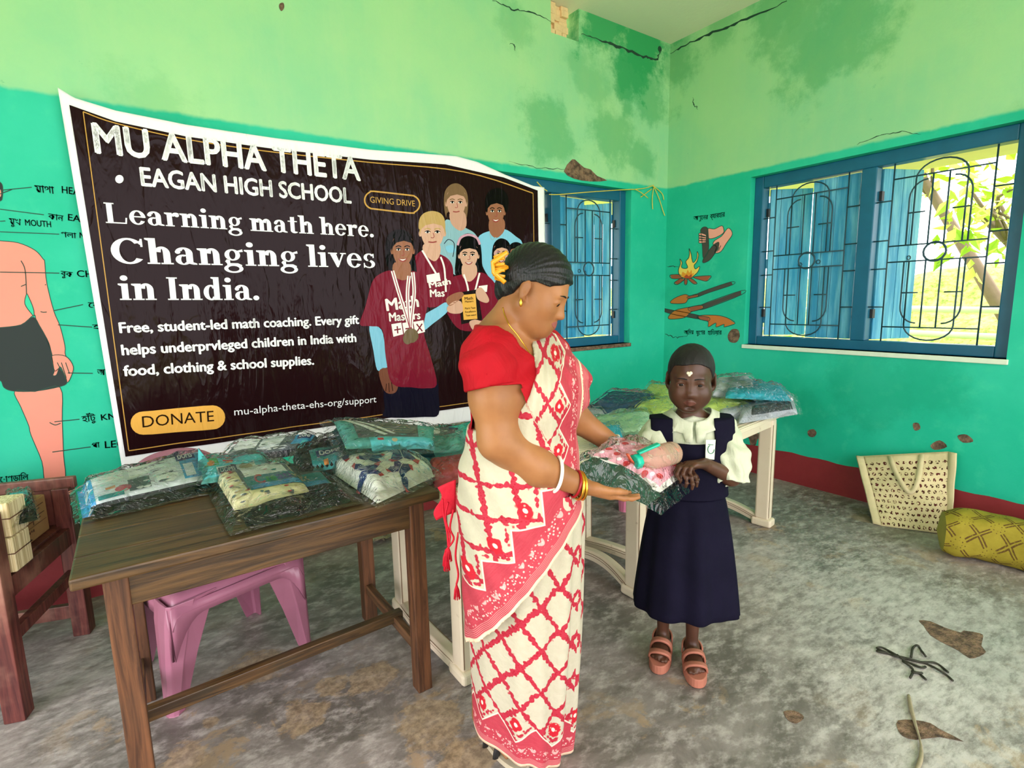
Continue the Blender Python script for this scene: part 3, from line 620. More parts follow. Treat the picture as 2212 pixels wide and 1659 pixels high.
for k in range(34):
    p = Vector(c0)+Vector((r.uniform(-.09, .1), r.uniform(-.08, .08), r.uniform(.008, .06))); M = Matrix.Rotation(r.uniform(0, 6), 3, 'Z') @ Matrix.Rotation(r.uniform(0, 3), 3, 'X')
    a, b = r.uniform(.014, .03), r.uniform(.01, .02); m.add([p+M @ Vector(q) for q in ((-a, -b, 0), (a, -b, .008), (a, b, 0), (-a, b, .008))], [(0, 1, 2, 3)])
tag(m.build('litter', TRASH), 'heap of crumpled dry litter on the floor behind the dark table leg', 'litter', kind='stuff')
# ================================================================ lettering
_tc = {}
def text2d(s, bold=0.0, res=3):
    """outline lettering as flat triangles, cap height 1, start at x 0 -> (verts Nx2, faces, width)"""
    k = (s, bold)
    if k in _tc: return _tc[k]
    def tomesh(b):
        cu = bpy.data.curves.new('t', 'FONT'); cu.body = b; cu.size = 1; cu.resolution_u = res; cu.fill_mode = 'FRONT'
        o = bpy.data.objects.new('t', cu); COL.objects.link(o); bpy.context.view_layer.update()
        e = o.evaluated_get(bpy.context.evaluated_depsgraph_get()); me = e.to_mesh()
        v = np.array([(p.co.x, p.co.y) for p in me.vertices]).reshape(-1, 2); me.calc_loop_triangles(); f = [tuple(t.vertices) for t in me.loop_triangles]
        e.to_mesh_clear(); bpy.data.objects.remove(o); bpy.data.curves.remove(cu); return v, f
    H, _ = tomesh('H'); v, f = tomesh(s); v = v.copy()
    v -= [v[:, 0].min(), H[:, 1].min()]; v /= (H[:, 1].max()-H[:, 1].min())
    if bold:
        n = len(v); sh = [(0, 0), (bold*2, 0), (bold, bold), (bold, -bold), (-bold, 0)]
        f = [tuple(i+n*j for i in t) for j in range(len(sh)) for t in f]; v = np.concatenate([v+np.array(q) for q in sh])
    _tc[k] = (v, f, v[:, 0].max()); return _tc[k]
# a bold transitional serif drawn from strokes (cap height 1, x-height .70)
XH = .70
def _serif():
    G = {}
    st, sr, hs = .20, .075, .055       # stem width, serif overhang, serif height
    def rect(a, b, c, d): return [(a, b), (c, b), (c, d), (a, d)]
    def band(cx, cy, rx, ry, a0, a1, tx, ty, n=22):
        """curved stroke whose weight swells from ty (top/bottom) to tx (sides)"""
        o = []; i = []
        for k in range(n+1):
            t = math.radians(a0+(a1-a0)*k/n); c, s_ = math.cos(t), math.sin(t)
            o.append((cx+rx*c, cy+ry*s_)); i.append((cx+(rx-tx)*c, cy+(ry-ty)*s_))
        return o+i[::-1]
    def stem(x, y0, y1, foot=True, head=None):
        q = [rect(x, y0, x+st, y1)]
        if foot: q.append(rect(x-sr, y0, x+st+sr, y0+hs))
        if head == 'flag': q.append([(x-sr-.02, y1-.005), (x-sr-.02, y1-.06), (x, y1-.11), (x+st*.5, y1)])
        if head == 'full': q.append(rect(x-sr, y1-hs, x+st+sr, y1))
        return q
    def arch(x, w_): return [band(x+w_/2, XH-.27, w_/2, .29, 0, 165, st, .09), rect(x+w_-st, 0, x+w_, XH-.26), rect(x+w_-st-sr, 0, x+w_+sr, hs)]
    G['L'] = (stem(.09, 0, 1, True, 'full')+[rect(.2, 0, .74, .06), [(.70, 0), (.76, 0), (.79, .30), (.73, .30)]], .84)
    G['e'] = ([band(.31, .35, .30, .365, 22, 330, .17, .07), rect(.12, .36, .55, .42), band(.31, .35, .30, .365, 0, 30, .15, .07)], .64)
    G['a'] = ([band(.25, .20, .23, .215, 60, 320, .16, .055), band(.27, .47, .26, .245, 0, 150, st, .075), rect(.33, .05, .53, .5), [(.33, .06), (.53, .0), (.64, 0), (.64, .05), (.53, .1)], band(.10, .52, .08, .08, 0, 360, .079, .079), [(.2, .37), (.4, .43), (.4, .37), (.25, .33)]], .66)
    G['r'] = (stem(.08, 0, XH, True, 'flag')+[band(.44, XH-.2, .2, .22, 50, 175, .13, .09), band(.47, XH-.11, .095, .1, 0, 360, .094, .099)], .58)
    G['n'] = (stem(.08, 0, XH, True, 'flag')+arch(.2, .46), .76)
    G['m'] = (stem(.08, 0, XH, True, 'flag')+arch(.2, .43)+arch(.54, .43), 1.07)
    G['h'] = (stem(.08, 0, 1.05, True, 'flag')+arch(.2, .46), .76)
    G['i'] = (stem(.08, 0, XH, True, 'flag')+[band(.18, .93, .115, .115, 0, 360, .11, .11)], .38)
    G['l'] = (stem(.08, 0, 1.05, True, 'flag'), .38)
    G['t'] = ([rect(.12, .1, .12+st, .92), rect(0, XH-.06, .45, XH), band(.31, .15, .19, .165, 180, 330, st*.95, .07), [(.12, XH), (.32, XH), (.32, .95)]], .50)
    G['v'] = ([[(.03, XH), (.27, XH), (.43, .17), (.34, 0), (.30, 0)], [(.36, 0), (.30, .0), (.53, XH), (.60, XH)], rect(-.02, XH-hs, .33, XH), rect(.45, XH-hs, .68, XH)], .67)
    G['s'] = ([band(.27, .52, .23, .20, 25, 250, .14, .06), band(.27, .19, .24, .205, -110, 75, .15, .06), [(.06, .50), (.16, .36), (.42, .28), (.45, .22), (.42, .12), (.3, .30), (.1, .4)], band(.27, .19, .25, .205, 195, 260, .06, .06), rect(.03, 0, .08, .24), rect(.42, .5, .47, .71)], .55)
    G['d'] = ([band(.27, .34, .26, .355, 40, 320, .18, .075), rect(.37, 0, .37+st, 1.05), [(.29, 1.05), (.29, .99), (.37, .95), (.45, 1.05)], rect(.5, 0, .66, hs)], .69)
    G['g'] = ([band(.29, .46, .25, .25, 0, 360, .15, .06), band(.30, -.14, .31, .19, 0, 360, .13, .07), [(.1, .26), (.2, .22), (.2, .03), (.1, .08), (.04, .17)], [(.1, .1), (.45, .1), (.58, .02), (.55, -.08), (.4, .0), (.1, .0)], [(.44, .64), (.62, .72), (.64, .61), (.48, .58)]], .67)
    G['C'] = ([band(.47, .5, .46, .52, 42, 322, .22, .075), rect(.80, .68, .86, 1.0), [(.72, .84), (.8, .95), (.86, .9), (.8, .75)]], .92)
    G['I'] = (stem(.1, 0, 1, True, 'full'), .42)
    G['.'] = ([band(.12, .1, .115, .115, 0, 360, .11, .11)], .28); G[' '] = ([], .27)
    return G
SERIF = _serif()
def serif2d(s):
    from mathutils.geometry import tessellate_polygon
    x = 0; V_ = []; F_ = []
    for ch in s:
        ps, adv = SERIF[ch]
        for p in ps:
            q = [Vector((x+a, b, 0)) for a, b in p]; b0 = len(V_); V_ += [(a.x, a.y) for a in q]; F_ += [tuple(b0+i for i in t) for t in tessellate_polygon([q])]
        x += adv+.02
    v = np.array(V_); v[:, 0] -= v[:, 0].min(); return v, F_, v[:, 0].max()
def fine(v, f, L):
    """cut long triangles so that flat printing follows a bent sheet"""
    v = [np.array(p, float) for p in v]; st = list(f); o = []
    while st:
        a, b, c = st.pop(); e = [(np.linalg.norm(v[a]-v[b]), a, b, c), (np.linalg.norm(v[b]-v[c]), b, c, a), (np.linalg.norm(v[c]-v[a]), c, a, b)]; l, p, q, r = max(e)
        if l <= L: o.append((a, b, c)); continue
        v.append((v[p]+v[q])/2); k = len(v)-1; st += [(p, k, r), (k, q, r)]
    return v, o
def lay_text(m, t2, a, b, top, S2, unS, off, mi=0, L=.03):
    """t2 lettering from a to b (pixels of its baseline on the surface); top = pixel above a at cap height"""
    v, f, wd = t2; A, B, T = (np.array(S2(*p)) for p in (a, b, top)); ex = (B-A)/wd; hh = abs((T-A)[1]); n = np.array([-(B-A)[1], (B-A)[0]]); n = n/np.hypot(*n)*hh
    q = [A+ex*x+n*y for x, y in v]
    if L: q, f = fine(q, f, L)
    m.add([unS(p, off) for p in q], f, mi)
# ================================================================ banner
BY = YB-.05
def bsag(X, Z):
    k = min(1, max(0, (2.3-Z)/1.7))
    return .010*math.sin(X*9+Z*1.3)*(.3+.7*k)+.006*math.sin(X*23-Z*2.1)*k*k+.02*k*math.sin(2.1*X+.6)
def b2(x, y): p = onb(x, y, BY); return (p[0], p[2])
def bun(p, off): return (p[0], BY-.012-off+bsag(p[0], p[1])*.6, p[1])
def vinyl(name, ca, cb=None, rough=.13):
    n = N(name, rough, spec=.07); p = n.pos(); x, y, z = n.xyz(p)
    n.col(n.mix(n.noise(p, 3, 4), ca, cb or ca))
    s = n.scale(p, (1, .2, .35)); a = n.noise(s, 16, 3, .5, .6); b = n.noise(n.scale(p, (1, .2, .18)), 34, 2, .5, .3)
    cre = n.ma('POWER', n.ma('SUBTRACT', 1.0, n.ma('ABSOLUTE', n.ma('MULTIPLY', n.ma('SUBTRACT', n.noise(n.scale(p, (1, .2, .3)), 5, 2, .5, 1.2), .5), 9.0)), clamp=True), 3.0)
    n.bump(n.ma('ADD', n.ma('ADD', a, n.ma('MULTIPLY', b, .35)), n.ma('MULTIPLY', cre, .25)), .4, .014); return n.m
V_ = {k: vinyl('print_'+k, srgb(*c)) for k, c in dict(white=(238, 236, 240), ground=(30, 12, 14), gold=(196, 148, 74), pill=(226, 168, 78), ink=(40, 26, 14), maroon=(118, 24, 44), dkmaroon=(72, 20, 30),
     skinbrown=(150, 98, 74), skinlight=(206, 160, 138), skinfair=(196, 150, 130), hair=(12, 8, 9), blond=(186, 152, 96), ltbrown=(120, 92, 66), blue=(126, 186, 212), tee=(136, 174, 186), navy=(20, 18, 34), lip=(150, 70, 66), tooth=(240, 232, 226),
     plaque=(30, 18, 20), bronze=(110, 92, 68), ribred=(150, 50, 70), skindark=(116, 70, 54), pinkish=(200, 150, 170)).items()}
VN = list(V_); VM = [V_[k] for k in VN]; vi = {k: i for i, k in enumerate(VN)}
ban = thing('banner', 'big maroon-black printed banner with white lettering, hung on the green wall', 'banner', (1.18, BY, 1.45))
top = [b2(*p) for p in ((125, 190), (160, 212), (250, 240), (400, 270), (600, 300), (800, 324), (985, 338), (1030, 350), (1090, 378), (1150, 402), (1196, 408))]
TX, TZ = [p[0] for p in top], [p[1] for p in top]
def ztop(X): return float(np.interp(X, TX, TZ))
XRB = 2.535
def sheet(u, v):
    X = (-.106+(XRB+.106)*u); zt = ztop((-.15+(XRB+.15)*u)); zb = .575+.04*min(1, max(0, 1-u*1.0))-.0*u
    Z = zb+(zt-zb)*v; X = (-.106*(1-v)-.15*v)*(1-u)+XRB*u
    return bun((X, Z), -.004)
m = MB(); m.grid(sheet, 190, 120); o = m.build('sheet', V_['white']); s_ = o.modifiers.new('thickness', 'SOLIDIFY'); s_.thickness = .002; world_child(o, ban)
def bpoly(m, pts, off, mat, sm=0, L=.04):
    from mathutils.geometry import tessellate_polygon
    if sm: pts = smooth_poly(pts, sm)
    q = [b2(*p) for p in pts]; f = [tuple(t) for t in tessellate_polygon([[Vector((*p, 0)) for p in q]])]
    q, f = fine(q, f, L); m.add([bun(p, off) for p in q], f, vi[mat], True)
def bline(m, pts, wd, off, mat, closed=False, sm=5):
    if sm: pts = smooth_poly(pts, sm, closed)
    else:
        q = []
        for a, b in zip(pts, pts[1:]+([pts[0]] if closed else [])): q += [(a[0]+(b[0]-a[0])*i/30, a[1]+(b[1]-a[1])*i/30) for i in range(30)]
        pts = q+([] if closed else [pts[-1]])
    ribbon(m, pts, wd, off, lambda x, y, o_: bun(b2(x, y), o_), vi[mat], closed, 0)
m = MB()
gx = [(150, 228), (250, 264), (400, 296), (600, 324), (800, 346), (960, 356), (1085, 384), (1158, 412)]
GX, GZ = [b2(*p)[0] for p in gx], [b2(*p)[1] for p in gx]
def ground(u, v):
    x0 = b2(271, 986)[0]*(1-v)+b2(150, 228)[0]*v; x1 = b2(1159, 415)[0]; X = x0+(x1-x0)*u; Z0 = b2(271, 986)[1]
    return bun((X, Z0+(np.interp(b2(150, 228)[0]*(1-u)+x1*u, GX, GZ)-Z0)*v), .001)
m.grid(ground, 180, 110, vi['ground'])
bline(m, [(180, 243), (250, 268), (400, 302), (600, 331), (800, 352), (1000, 372), (1148, 418)], 2.2, .0016, 'gold')
bline(m, [(180, 243), (278, 972)], 2.2, .0016, 'gold', sm=0)
_br = b2(1148, 418)[0]; bl = b2(278, 972)
bot = [bun((bl[0]+(_br-bl[0])*i/80, bl[1]), .0016) for i in range(81)]
m.add([p for q in bot for p in (q, (q[0], q[1], q[2]-.005))], [(2*i, 2*i+1, 2*i+3, 2*i+2) for i in range(80)], vi['gold'])
rt = [bun((_br, bl[1]+(b2(1148, 418)[1]-bl[1])*i/60), .0016) for i in range(61)]
m.add([p for q in rt for p in (q, (q[0]+.005, q[1], q[2]))], [(2*i, 2*i+1, 2*i+3, 2*i+2) for i in range(60)], vi['gold'])
o = m.build('printed_ground', VM); world_child(o, ban)
def lettering(name, rows, mat, label=None):
    for t2, a, b, tp in rows:
        m = MB(); lay_text(m, t2, a, b, tp, b2, bun, .0024, vi[mat]); o = m.build(name, VM); world_child(o, ban)
m = MB()
bpoly(m, arc(258, 388, 9, 9, 0, 342, 19), .0024, 'white')
o = m.build('bullet_dot', VM); world_child(o, ban)
lettering('title_lettering', [(text2d('MU ALPHA THETA', .03), (207, 331), (778, 391), (203, 268)), (text2d('EAGAN HIGH SCHOOL', .03), (306, 402), (758, 440), (304, 363))], 'white')
lettering('slogan_lettering', [(serif2d('Learning math here.'), (229, 482), (806, 513), (226, 438)), (serif2d('Changing lives'), (243, 569), (809, 579), (236, 514)), (serif2d('in India.'), (258, 648), (560, 648), (255, 597))], 'white')
lettering('body_lettering', [(text2d('Free, student-led math coaching. Every gift', .035), (259, 719), (774, 699), (257, 697)), (text2d('helps underprvleged children in India with', .035), (264, 767), (768, 738), (262, 745)), (text2d('food, clothing & school supplies.', .035), (268, 812), (678, 787), (266, 790))], 'white')
lettering('address_lettering', [(text2d('mu-alpha-theta-ehs-org/support', .0), (506, 897), (811, 868), (506, 881))], 'white')
m = MB(); bpoly(m, arc(309, 913.5, 27, 25, 270, 90, 10)+[(330, 938), (440, 929)]+arc(459, 901, 27, 26, 90, -90, 10)+[(440, 876), (330, 887)], .0018, 'pill')
lay_text(m, text2d('DONATE', .0), (308, 923), (462, 909), (307, 899), b2, bun, .0026, vi['ink']); o = m.build('donate_badge', VM); world_child(o, ban); o['label'] = 'gold rounded DONATE badge'
m = MB(); bline(m, arc(806, 433, 20, 19, 88, 270, 8)+arc(884, 442, 20, 19, -88, 88, 8), 3.2, .0022, 'gold', True, 2)
lay_text(m, text2d('GIVING DRIVE', .0), (798, 438), (894, 447), (797, 425), b2, bun, .0026, vi['gold']); o = m.build('giving_badge', VM); world_child(o, ban); o['label'] = 'gold outlined GIVING DRIVE badge'
Z8 = lambda p: (740+p[0]*.31335, 380+p[1]*.31344)
def pp(m, pts, lay, mat, sm=4): bpoly(m, [Z8(p) for p in pts], .0012+lay*.00028, mat, sm, .06)
def pl(m, pts, wd, lay, mat): bline(m, [Z8(p) for p in pts], wd*.313, .0012+lay*.00028, mat)
def el(cx, cy, rx, ry, n=18): return arc(cx, cy, rx, ry, 0, 340, 17)
def face(m, cx, cy, rx, ry, skin, lay, smile=True, tilt=0, brow='hair'):
    cap = arc(cx, cy-ry*.1, rx*1.12, ry*1.06, 170, 370, 14); low = [(cx+rx*.98, cy-ry*.3), (cx+rx*.8, cy-ry*.52), (cx+rx*.1, cy-ry*.66), (cx-rx*.6, cy-ry*.55), (cx-rx*.95, cy-ry*.3)]
    pp(m, cap+low, lay+3, brow, 0)
    pp(m, [(cx-rx, cy-ry*.35), (cx-rx*.85, cy-ry*.8), (cx, cy-ry), (cx+rx*.85, cy-ry*.8), (cx+rx, cy-ry*.35), (cx+rx*.93, cy+ry*.2), (cx+rx*.62, cy+ry*.72), (cx, cy+ry), (cx-rx*.62, cy+ry*.72), (cx-rx*.93, cy+ry*.2)], lay, skin)
    for s_ in (-1, 1):
        ex, ey = cx+s_*rx*.42, cy-ry*.1
        pp(m, el(ex, ey, rx*.2, ry*.075), lay+1, 'tooth', 0); pp(m, el(ex, ey, rx*.1, ry*.075), lay+2, 'hair', 0)
        pl(m, [(ex-rx*.24, ey-ry*.02), (ex, ey-ry*.09), (ex+rx*.24, ey-ry*.01)], rx*.07, lay+2, 'hair')
        pl(m, [(ex-rx*.27, ey-ry*.17), (ex, ey-ry*.24), (ex+rx*.27, ey-ry*.17)], rx*.1, lay+1, brow)
        pp(m, el(cx+s_*rx*1.04, cy, rx*.13, ry*.2), lay-1, skin, 0)
    pl(m, [(cx+rx*.05, cy-ry*.05), (cx+rx*.14, cy+ry*.2), (cx, cy+ry*.28), (cx-rx*.14, cy+ry*.24)], rx*.06, lay+1, 'lip')
    if smile:
        pp(m, [(cx-rx*.42, cy+ry*.48), (cx, cy+ry*.5), (cx+rx*.42, cy+ry*.46), (cx+rx*.2, cy+ry*.66), (cx-rx*.18, cy+ry*.67)], lay+1, 'lip'); pp(m, [(cx-rx*.32, cy+ry*.5), (cx, cy+ry*.53), (cx+rx*.32, cy+ry*.49), (cx, cy+ry*.6)], lay+2, 'tooth')
    else: pl(m, [(cx-rx*.35, cy+ry*.54), (cx, cy+ry*.57), (cx+rx*.35, cy+ry*.52)], rx*.12, lay+1, 'lip')
def printed(fn): m = MB(); fn(m); o = m.build('printed_figure', VM); world_child(o, ban)
def g_tall(m):
    pp(m, [(650, 540), (690, 330), (735, 308), (840, 360), (900, 395), (930, 450), (940, 560), (800, 690), (660, 600)], 1, 'tee'); pp(m, [(735, 250), (830, 250), (845, 345), (800, 380), (740, 330)], 2, 'skinfair')
    pp(m, [(690, 200), (698, 110), (740, 62), (795, 58), (845, 105), (858, 190), (845, 300), (825, 250), (720, 250), (705, 290)], 2, 'ltbrown'); face(m, 775, 195, 66, 98, 'skinfair', 4, False, brow='ltbrown')
    pl(m, [(690, 470), (720, 440), (760, 470), (750, 560)], 5, 3, 'navy'); pp(m, [(700, 490), (750, 480), (770, 520), (720, 530)], 3, 'blue')
def b_tall(m):
    pp(m, [(925, 430), (1005, 382), (1040, 400), (1110, 370), (1185, 420), (1228, 465), (1238, 600), (1180, 740), (1050, 745), (965, 640), (950, 560)], 1, 'blue'); pp(m, [(1010, 300), (1100, 300), (1105, 380), (1050, 430), (1005, 385)], 2, 'skinbrown')
    pl(m, [(1005, 390), (1020, 440), (1050, 425)], 6, 3, 'tee'); pl(m, [(1050, 430), (1045, 560)], 4, 3, 'tee')
    face(m, 1048, 255, 58, 98, 'skinbrown', 4); pp(m, [(978, 240), (975, 170), (1000, 110), (1060, 85), (1115, 115), (1135, 180), (1118, 260), (1100, 200), (1050, 190), (1000, 205), (990, 250)], 7, 'hair')
def b_blond(m):
    pp(m, [(470, 600), (500, 545), (560, 505), (600, 520), (700, 560), (745, 620), (750, 710), (725, 800), (700, 880), (560, 900), (500, 760)], 3, 'maroon'); pp(m, [(555, 470), (655, 470), (660, 545), (620, 590), (550, 530)], 4, 'skinlight')
    face(m, 610, 400, 80, 105, 'skinlight', 6, False, brow='blond'); pp(m, [(518, 370), (518, 310), (545, 265), (600, 245), (660, 258), (692, 300), (696, 370), (672, 330), (600, 330), (550, 345)], 9, 'blond')
    pl(m, [(540, 515), (590, 600), (660, 720)], 12, 7, 'tooth'); pl(m, [(665, 560), (690, 640), (700, 800)], 12, 7, 'tooth'); pp(m, [(568, 685), (655, 668), (665, 725), (575, 738)], 8, 'tooth', 0)
    for s_, a, b, t_ in (('Math', (590, 775), (735, 745), (590, 735)), ('Mas', (595, 835), (692, 830), (595, 785))): lay_text(m, text2d(s_, .03), Z8(a), Z8(b), Z8(t_), b2, bun, .0036, vi['tooth'], .06)
def g_band(m):
    pp(m, [(775, 700), (772, 560), (785, 450), (840, 400), (905, 412), (942, 470), (952, 620), (930, 700)], 4, 'hair'); pp(m, [(700, 880), (722, 725), (790, 685), (940, 665), (1010, 705), (1050, 770), (1065, 930), (1040, 1000), (950, 1060), (800, 1060), (715, 960)], 5, 'maroon')
    pp(m, [(820, 610), (905, 610), (915, 680), (865, 730), (815, 690)], 6, 'skinlight'); face(m, 860, 555, 64, 84, 'skinlight', 7); pl(m, [(782, 480), (805, 428), (860, 408), (915, 428), (938, 475)], 16, 10, 'pinkish')
    pl(m, [(825, 680), (850, 760), (862, 850)], 12, 8, 'tooth'); pl(m, [(935, 670), (912, 760), (890, 840)], 12, 8, 'tooth'); pp(m, [(928, 760), (990, 752), (985, 800), (930, 800)], 8, 'tooth', 0)
    pp(m, [(785, 805), (920, 782), (952, 992), (806, 1022)], 10, 'plaque', 0); pp(m, [(808, 822), (905, 812), (917, 985), (822, 992)], 11, 'pill', 0)
    for s_, a, b, t_ in (('Math', (830, 856), (888, 852), (830, 836)), ('Masters', (832, 874), (890, 869), (832, 861)), ('Matric Team', (832, 920), (904, 914), (832, 907)), ('Excellence', (834, 944), (906, 938), (834, 931)), ('Team award', (836, 968), (908, 962), (836, 956))): lay_text(m, text2d(s_, .02), Z8(a), Z8(b), Z8(t_), b2, bun, .0048, vi['ink'], .06)
    pp(m, [(908, 790), (945, 770), (985, 820), (1000, 860), (975, 875), (920, 850)], 12, 'skinlight'); pp(m, [(860, 1010), (900, 990), (960, 1000), (1000, 960), (990, 1030), (900, 1070)], 12, 'skinlight')
def g_glass(m):
    pp(m, [(1045, 900), (1052, 700), (1100, 610), (1160, 640), (1220, 720), (1220, 980), (1060, 960)], 3, 'maroon'); pp(m, [(1022, 600), (1030, 480), (1080, 432), (1140, 465), (1155, 580), (1130, 640), (1040, 630)], 4, 'hair'); face(m, 1084, 545, 50, 76, 'skinlight', 5)
    for s_ in (-1, 1): pl(m, el(1084+s_*26, 540, 22, 17), 4, 8, 'pinkish')
    pl(m, [(1062, 690), (1080, 800), (1090, 920)], 12, 7, 'tooth')
    pp(m, [(1135, 510), (1150, 470), (1190, 458), (1232, 480), (1240, 530), (1190, 500)], 6, 'hair'); pp(m, [(1150, 510), (1200, 490), (1240, 520), (1230, 600), (1180, 620), (1150, 570)], 5, 'skinbrown')
def g_front(m):
    pp(m, [(285, 1600), (300, 1450), (560, 1440), (640, 1420), (650, 1500), (650, 1640), (560, 1659), (290, 1659)], 6, 'navy'); pp(m, [(290, 540), (298, 430), (350, 375), (425, 378), (475, 430), (488, 540), (500, 680), (430, 660), (330, 650), (300, 610)], 5, 'hair')
    pp(m, [(178, 1030), (262, 1060), (292, 1200), (322, 1298), (280, 1325), (232, 1335), (205, 1200)], 7, 'blue'); pp(m, [(245, 1335), (308, 1325), (345, 1385), (375, 1440), (355, 1492), (295, 1492), (258, 1420)], 7, 'skindark')
    for q in ((330, 1420, 340, 1480), (312, 1425, 316, 1488), (296, 1430, 292, 1480)): pl(m, [q[:2], q[2:]], 4, 9, 'hair')
    pp(m, [(538, 975), (640, 905), (702, 872), (714, 930), (610, 1020), (545, 1065)], 7, 'blue'); pp(m, [(700, 850), (745, 815), (805, 800), (822, 825), (765, 875), (720, 895)], 13, 'skinbrown'); pp(m, [(708, 905), (755, 865), (805, 868), (815, 935), (765, 950), (715, 938)], 13, 'skinlight')
    pp(m, [(112, 1022), (150, 900), (195, 740), (245, 680), (330, 652), (365, 700), (440, 700), (478, 655), (560, 720), (580, 860), (550, 1060), (600, 1250), (638, 1435), (560, 1462), (470, 1455), (335, 1430), (292, 1250), (268, 1060), (180, 1035)], 8, 'maroon')
    pp(m, [(350, 600), (452, 600), (458, 690), (405, 720), (345, 680)], 9, 'skinbrown'); face(m, 408, 520, 70, 108, 'skinbrown', 10);
    for a in ([(338, 655), (380, 800), (430, 960), (458, 1060)], [(475, 665), (485, 800), (470, 960), (462, 1060)], [(450, 690), (440, 800), (445, 930), (455, 1050)]):
        pl(m, a, 24, 12, 'tooth'); pl(m, a, 6, 13, 'ribred')
    pp(m, el(465, 1100, 50, 50), 14, 'bronze', 0); pp(m, el(440, 1120, 32, 40), 15, 'bronze', 0)
    for s_, a, b, t_ in (('Math', (300, 930), (520, 900), (300, 850)), ('Masters', (318, 1002), (530, 985), (318, 945))): lay_text(m, text2d(s_, .03), Z8(a), Z8(b), Z8(t_), b2, bun, .0042, vi['tooth'], .06)
    for i, s_ in enumerate('+-x'):
        x = 330+i*75; pp(m, [(x, 1022-i*8), (x+68, 1010-i*8), (x+80, 1090-i*8), (x+14, 1108-i*8)], 11, 'tooth', 0)
        if s_ == '+': pl(m, [(x+40, 1035), (x+44, 1085)], 9, 12, 'maroon')
        if s_ != 'x': pl(m, [(x+20, 1062-i*8), (x+65, 1054-i*8)], 9, 12, 'maroon')
        else: pl(m, [(x+22, 1020), (x+62, 1070)], 9, 12, 'maroon'); pl(m, [(x+60, 1018), (x+26, 1072)], 9, 12, 'maroon')
for fn in (g_tall, b_tall, g_glass, b_blond, g_band, g_front): printed(fn)
# cords that tie the banner's right corner to the window
RIB = plain('yellow_packing_twine', srgb(214, 190, 70), .5, .2, 40)
m = MB(); Pn = lambda x, y, o=.03: onb(x, y, YB-o)
for pts in ([(1160, 393), (1170, 404), (1182, 413)], [(1186, 420), (1210, 420), (1270, 415), (1345, 410), (1372, 409)], [(1372, 409), (1385, 416), (1400, 428)], [(1372, 409), (1395, 406), (1412, 400)]):
    m.tube([Pn(*p) for p in smooth_poly(pts, 5, False)], .0035, 6)
o = m.build('tie_cord', RIB); world_child(o, ban)
m = MB()
Pc = lambda x, y, o=.02: onb(x, y, YB-o) if x < 1436 else onr(x, y, XR-o)
for pts in ([(1412, 402), (1424, 430), (1432, 455), (1436, 466)], [(1414, 404), (1430, 418), (1434, 432)], [(1408, 408), (1392, 420), (1384, 426)], [(1412, 405), (1409, 430), (1410, 452)]):
    m.tube([onb(x, y, YB-.015) for x, y in smooth_poly(pts, 5, False)], .0036, 6)
m.tube([onb(1412, 403, YB-.004), onb(1412, 403, YB-.03)], .006, 6)
tag(m.build('twine', RIB), 'loose yellow twine knotted on a nail by the room corner', 'twine')
# ================================================================ paintings on the walls
PA = {k: plain('wall_colour_'+k, srgb(*c), .65, .06, 9) for k, c in dict(skin=(232, 140, 122), black=(24, 36, 36), line=(26, 64, 52), rose=(240, 160, 142), stone=(70, 64, 58), orange=(196, 112, 42), wood=(160, 82, 52), yellow=(248, 206, 92), flame=(240, 150, 40), ember=(190, 70, 30), gap=(40, 192, 150)).items()}
PN = list(PA); PM = [PA[k] for k in PN]; pi_ = {k: i for i, k in enumerate(PN)}
s2b = lambda x, y: (onb(x, y)[0], onb(x, y)[2])
bunb = lambda p, off: (p[0], YB-off, p[1])
s2r = lambda x, y: (-onr(x, y)[1], onr(x, y)[2])
bunr = lambda p, off: (XR-off, -p[0], p[1])
m = MB(); q2 = lambda p: (p[0]*.3014, 560+p[1]*.3014)
def wp(pts, off, mat, sm=4, line=True, conv=q2, P=PB, lw=1.6):
    q = [conv(p) for p in pts]; flat_poly(m, q, off, P, pi_[mat], sm)
    if line: ribbon(m, q, lw, off+.0006, P, pi_['line'], True, 4)
wp([(-60, -140), (0, -132), (130, -118), (250, -65), (310, 0), (320, 20), (335, 170), (385, 370), (430, 480), (465, 620), (470, 690), (525, 770), (505, 850), (480, 882), (458, 820), (430, 770), (405, 828), (380, 832), (388, 800), (375, 740), (372, 680), (330, 560), (262, 440), (242, 400), (150, 470), (0, 490), (-60, 490)], .0008, 'skin')
wp([(190, 250), (178, 320), (225, 390), (243, 405), (238, 350), (205, 270)], .0016, 'gap')
wp([(-60, 490), (0, 490), (150, 470), (238, 415), (290, 490), (350, 600), (372, 700), (392, 800), (430, 785), (480, 880), (420, 915), (250, 945), (100, 945), (30, 920), (5, 870), (-60, 860)], .0014, 'black')
wp([(375, 690), (470, 695), (525, 770), (505, 850), (480, 882), (458, 820), (430, 770), (405, 828), (380, 832), (388, 800), (375, 740)], .002, 'skin')
wp([(105, 945), (250, 948), (430, 918), (445, 1150), (455, 1400), (462, 1580), (330, 1600), (300, 1450), (222, 1260), (205, 1190), (150, 1060)], .0012, 'skin')
wp([(-40, -560), (8, -545), (20, -500), (16, -440), (5, -420), (-40, -420)], .001, 'black', conv=q2); wp([(-30, -500), (5, -500), (8, -450), (-30, -440)], .0016, 'skin', conv=q2)
L2 = lambda pts, w_=1.8: ribbon(m, [q2(p) for p in pts], w_, .0024, PB, pi_['line'], False, 4)
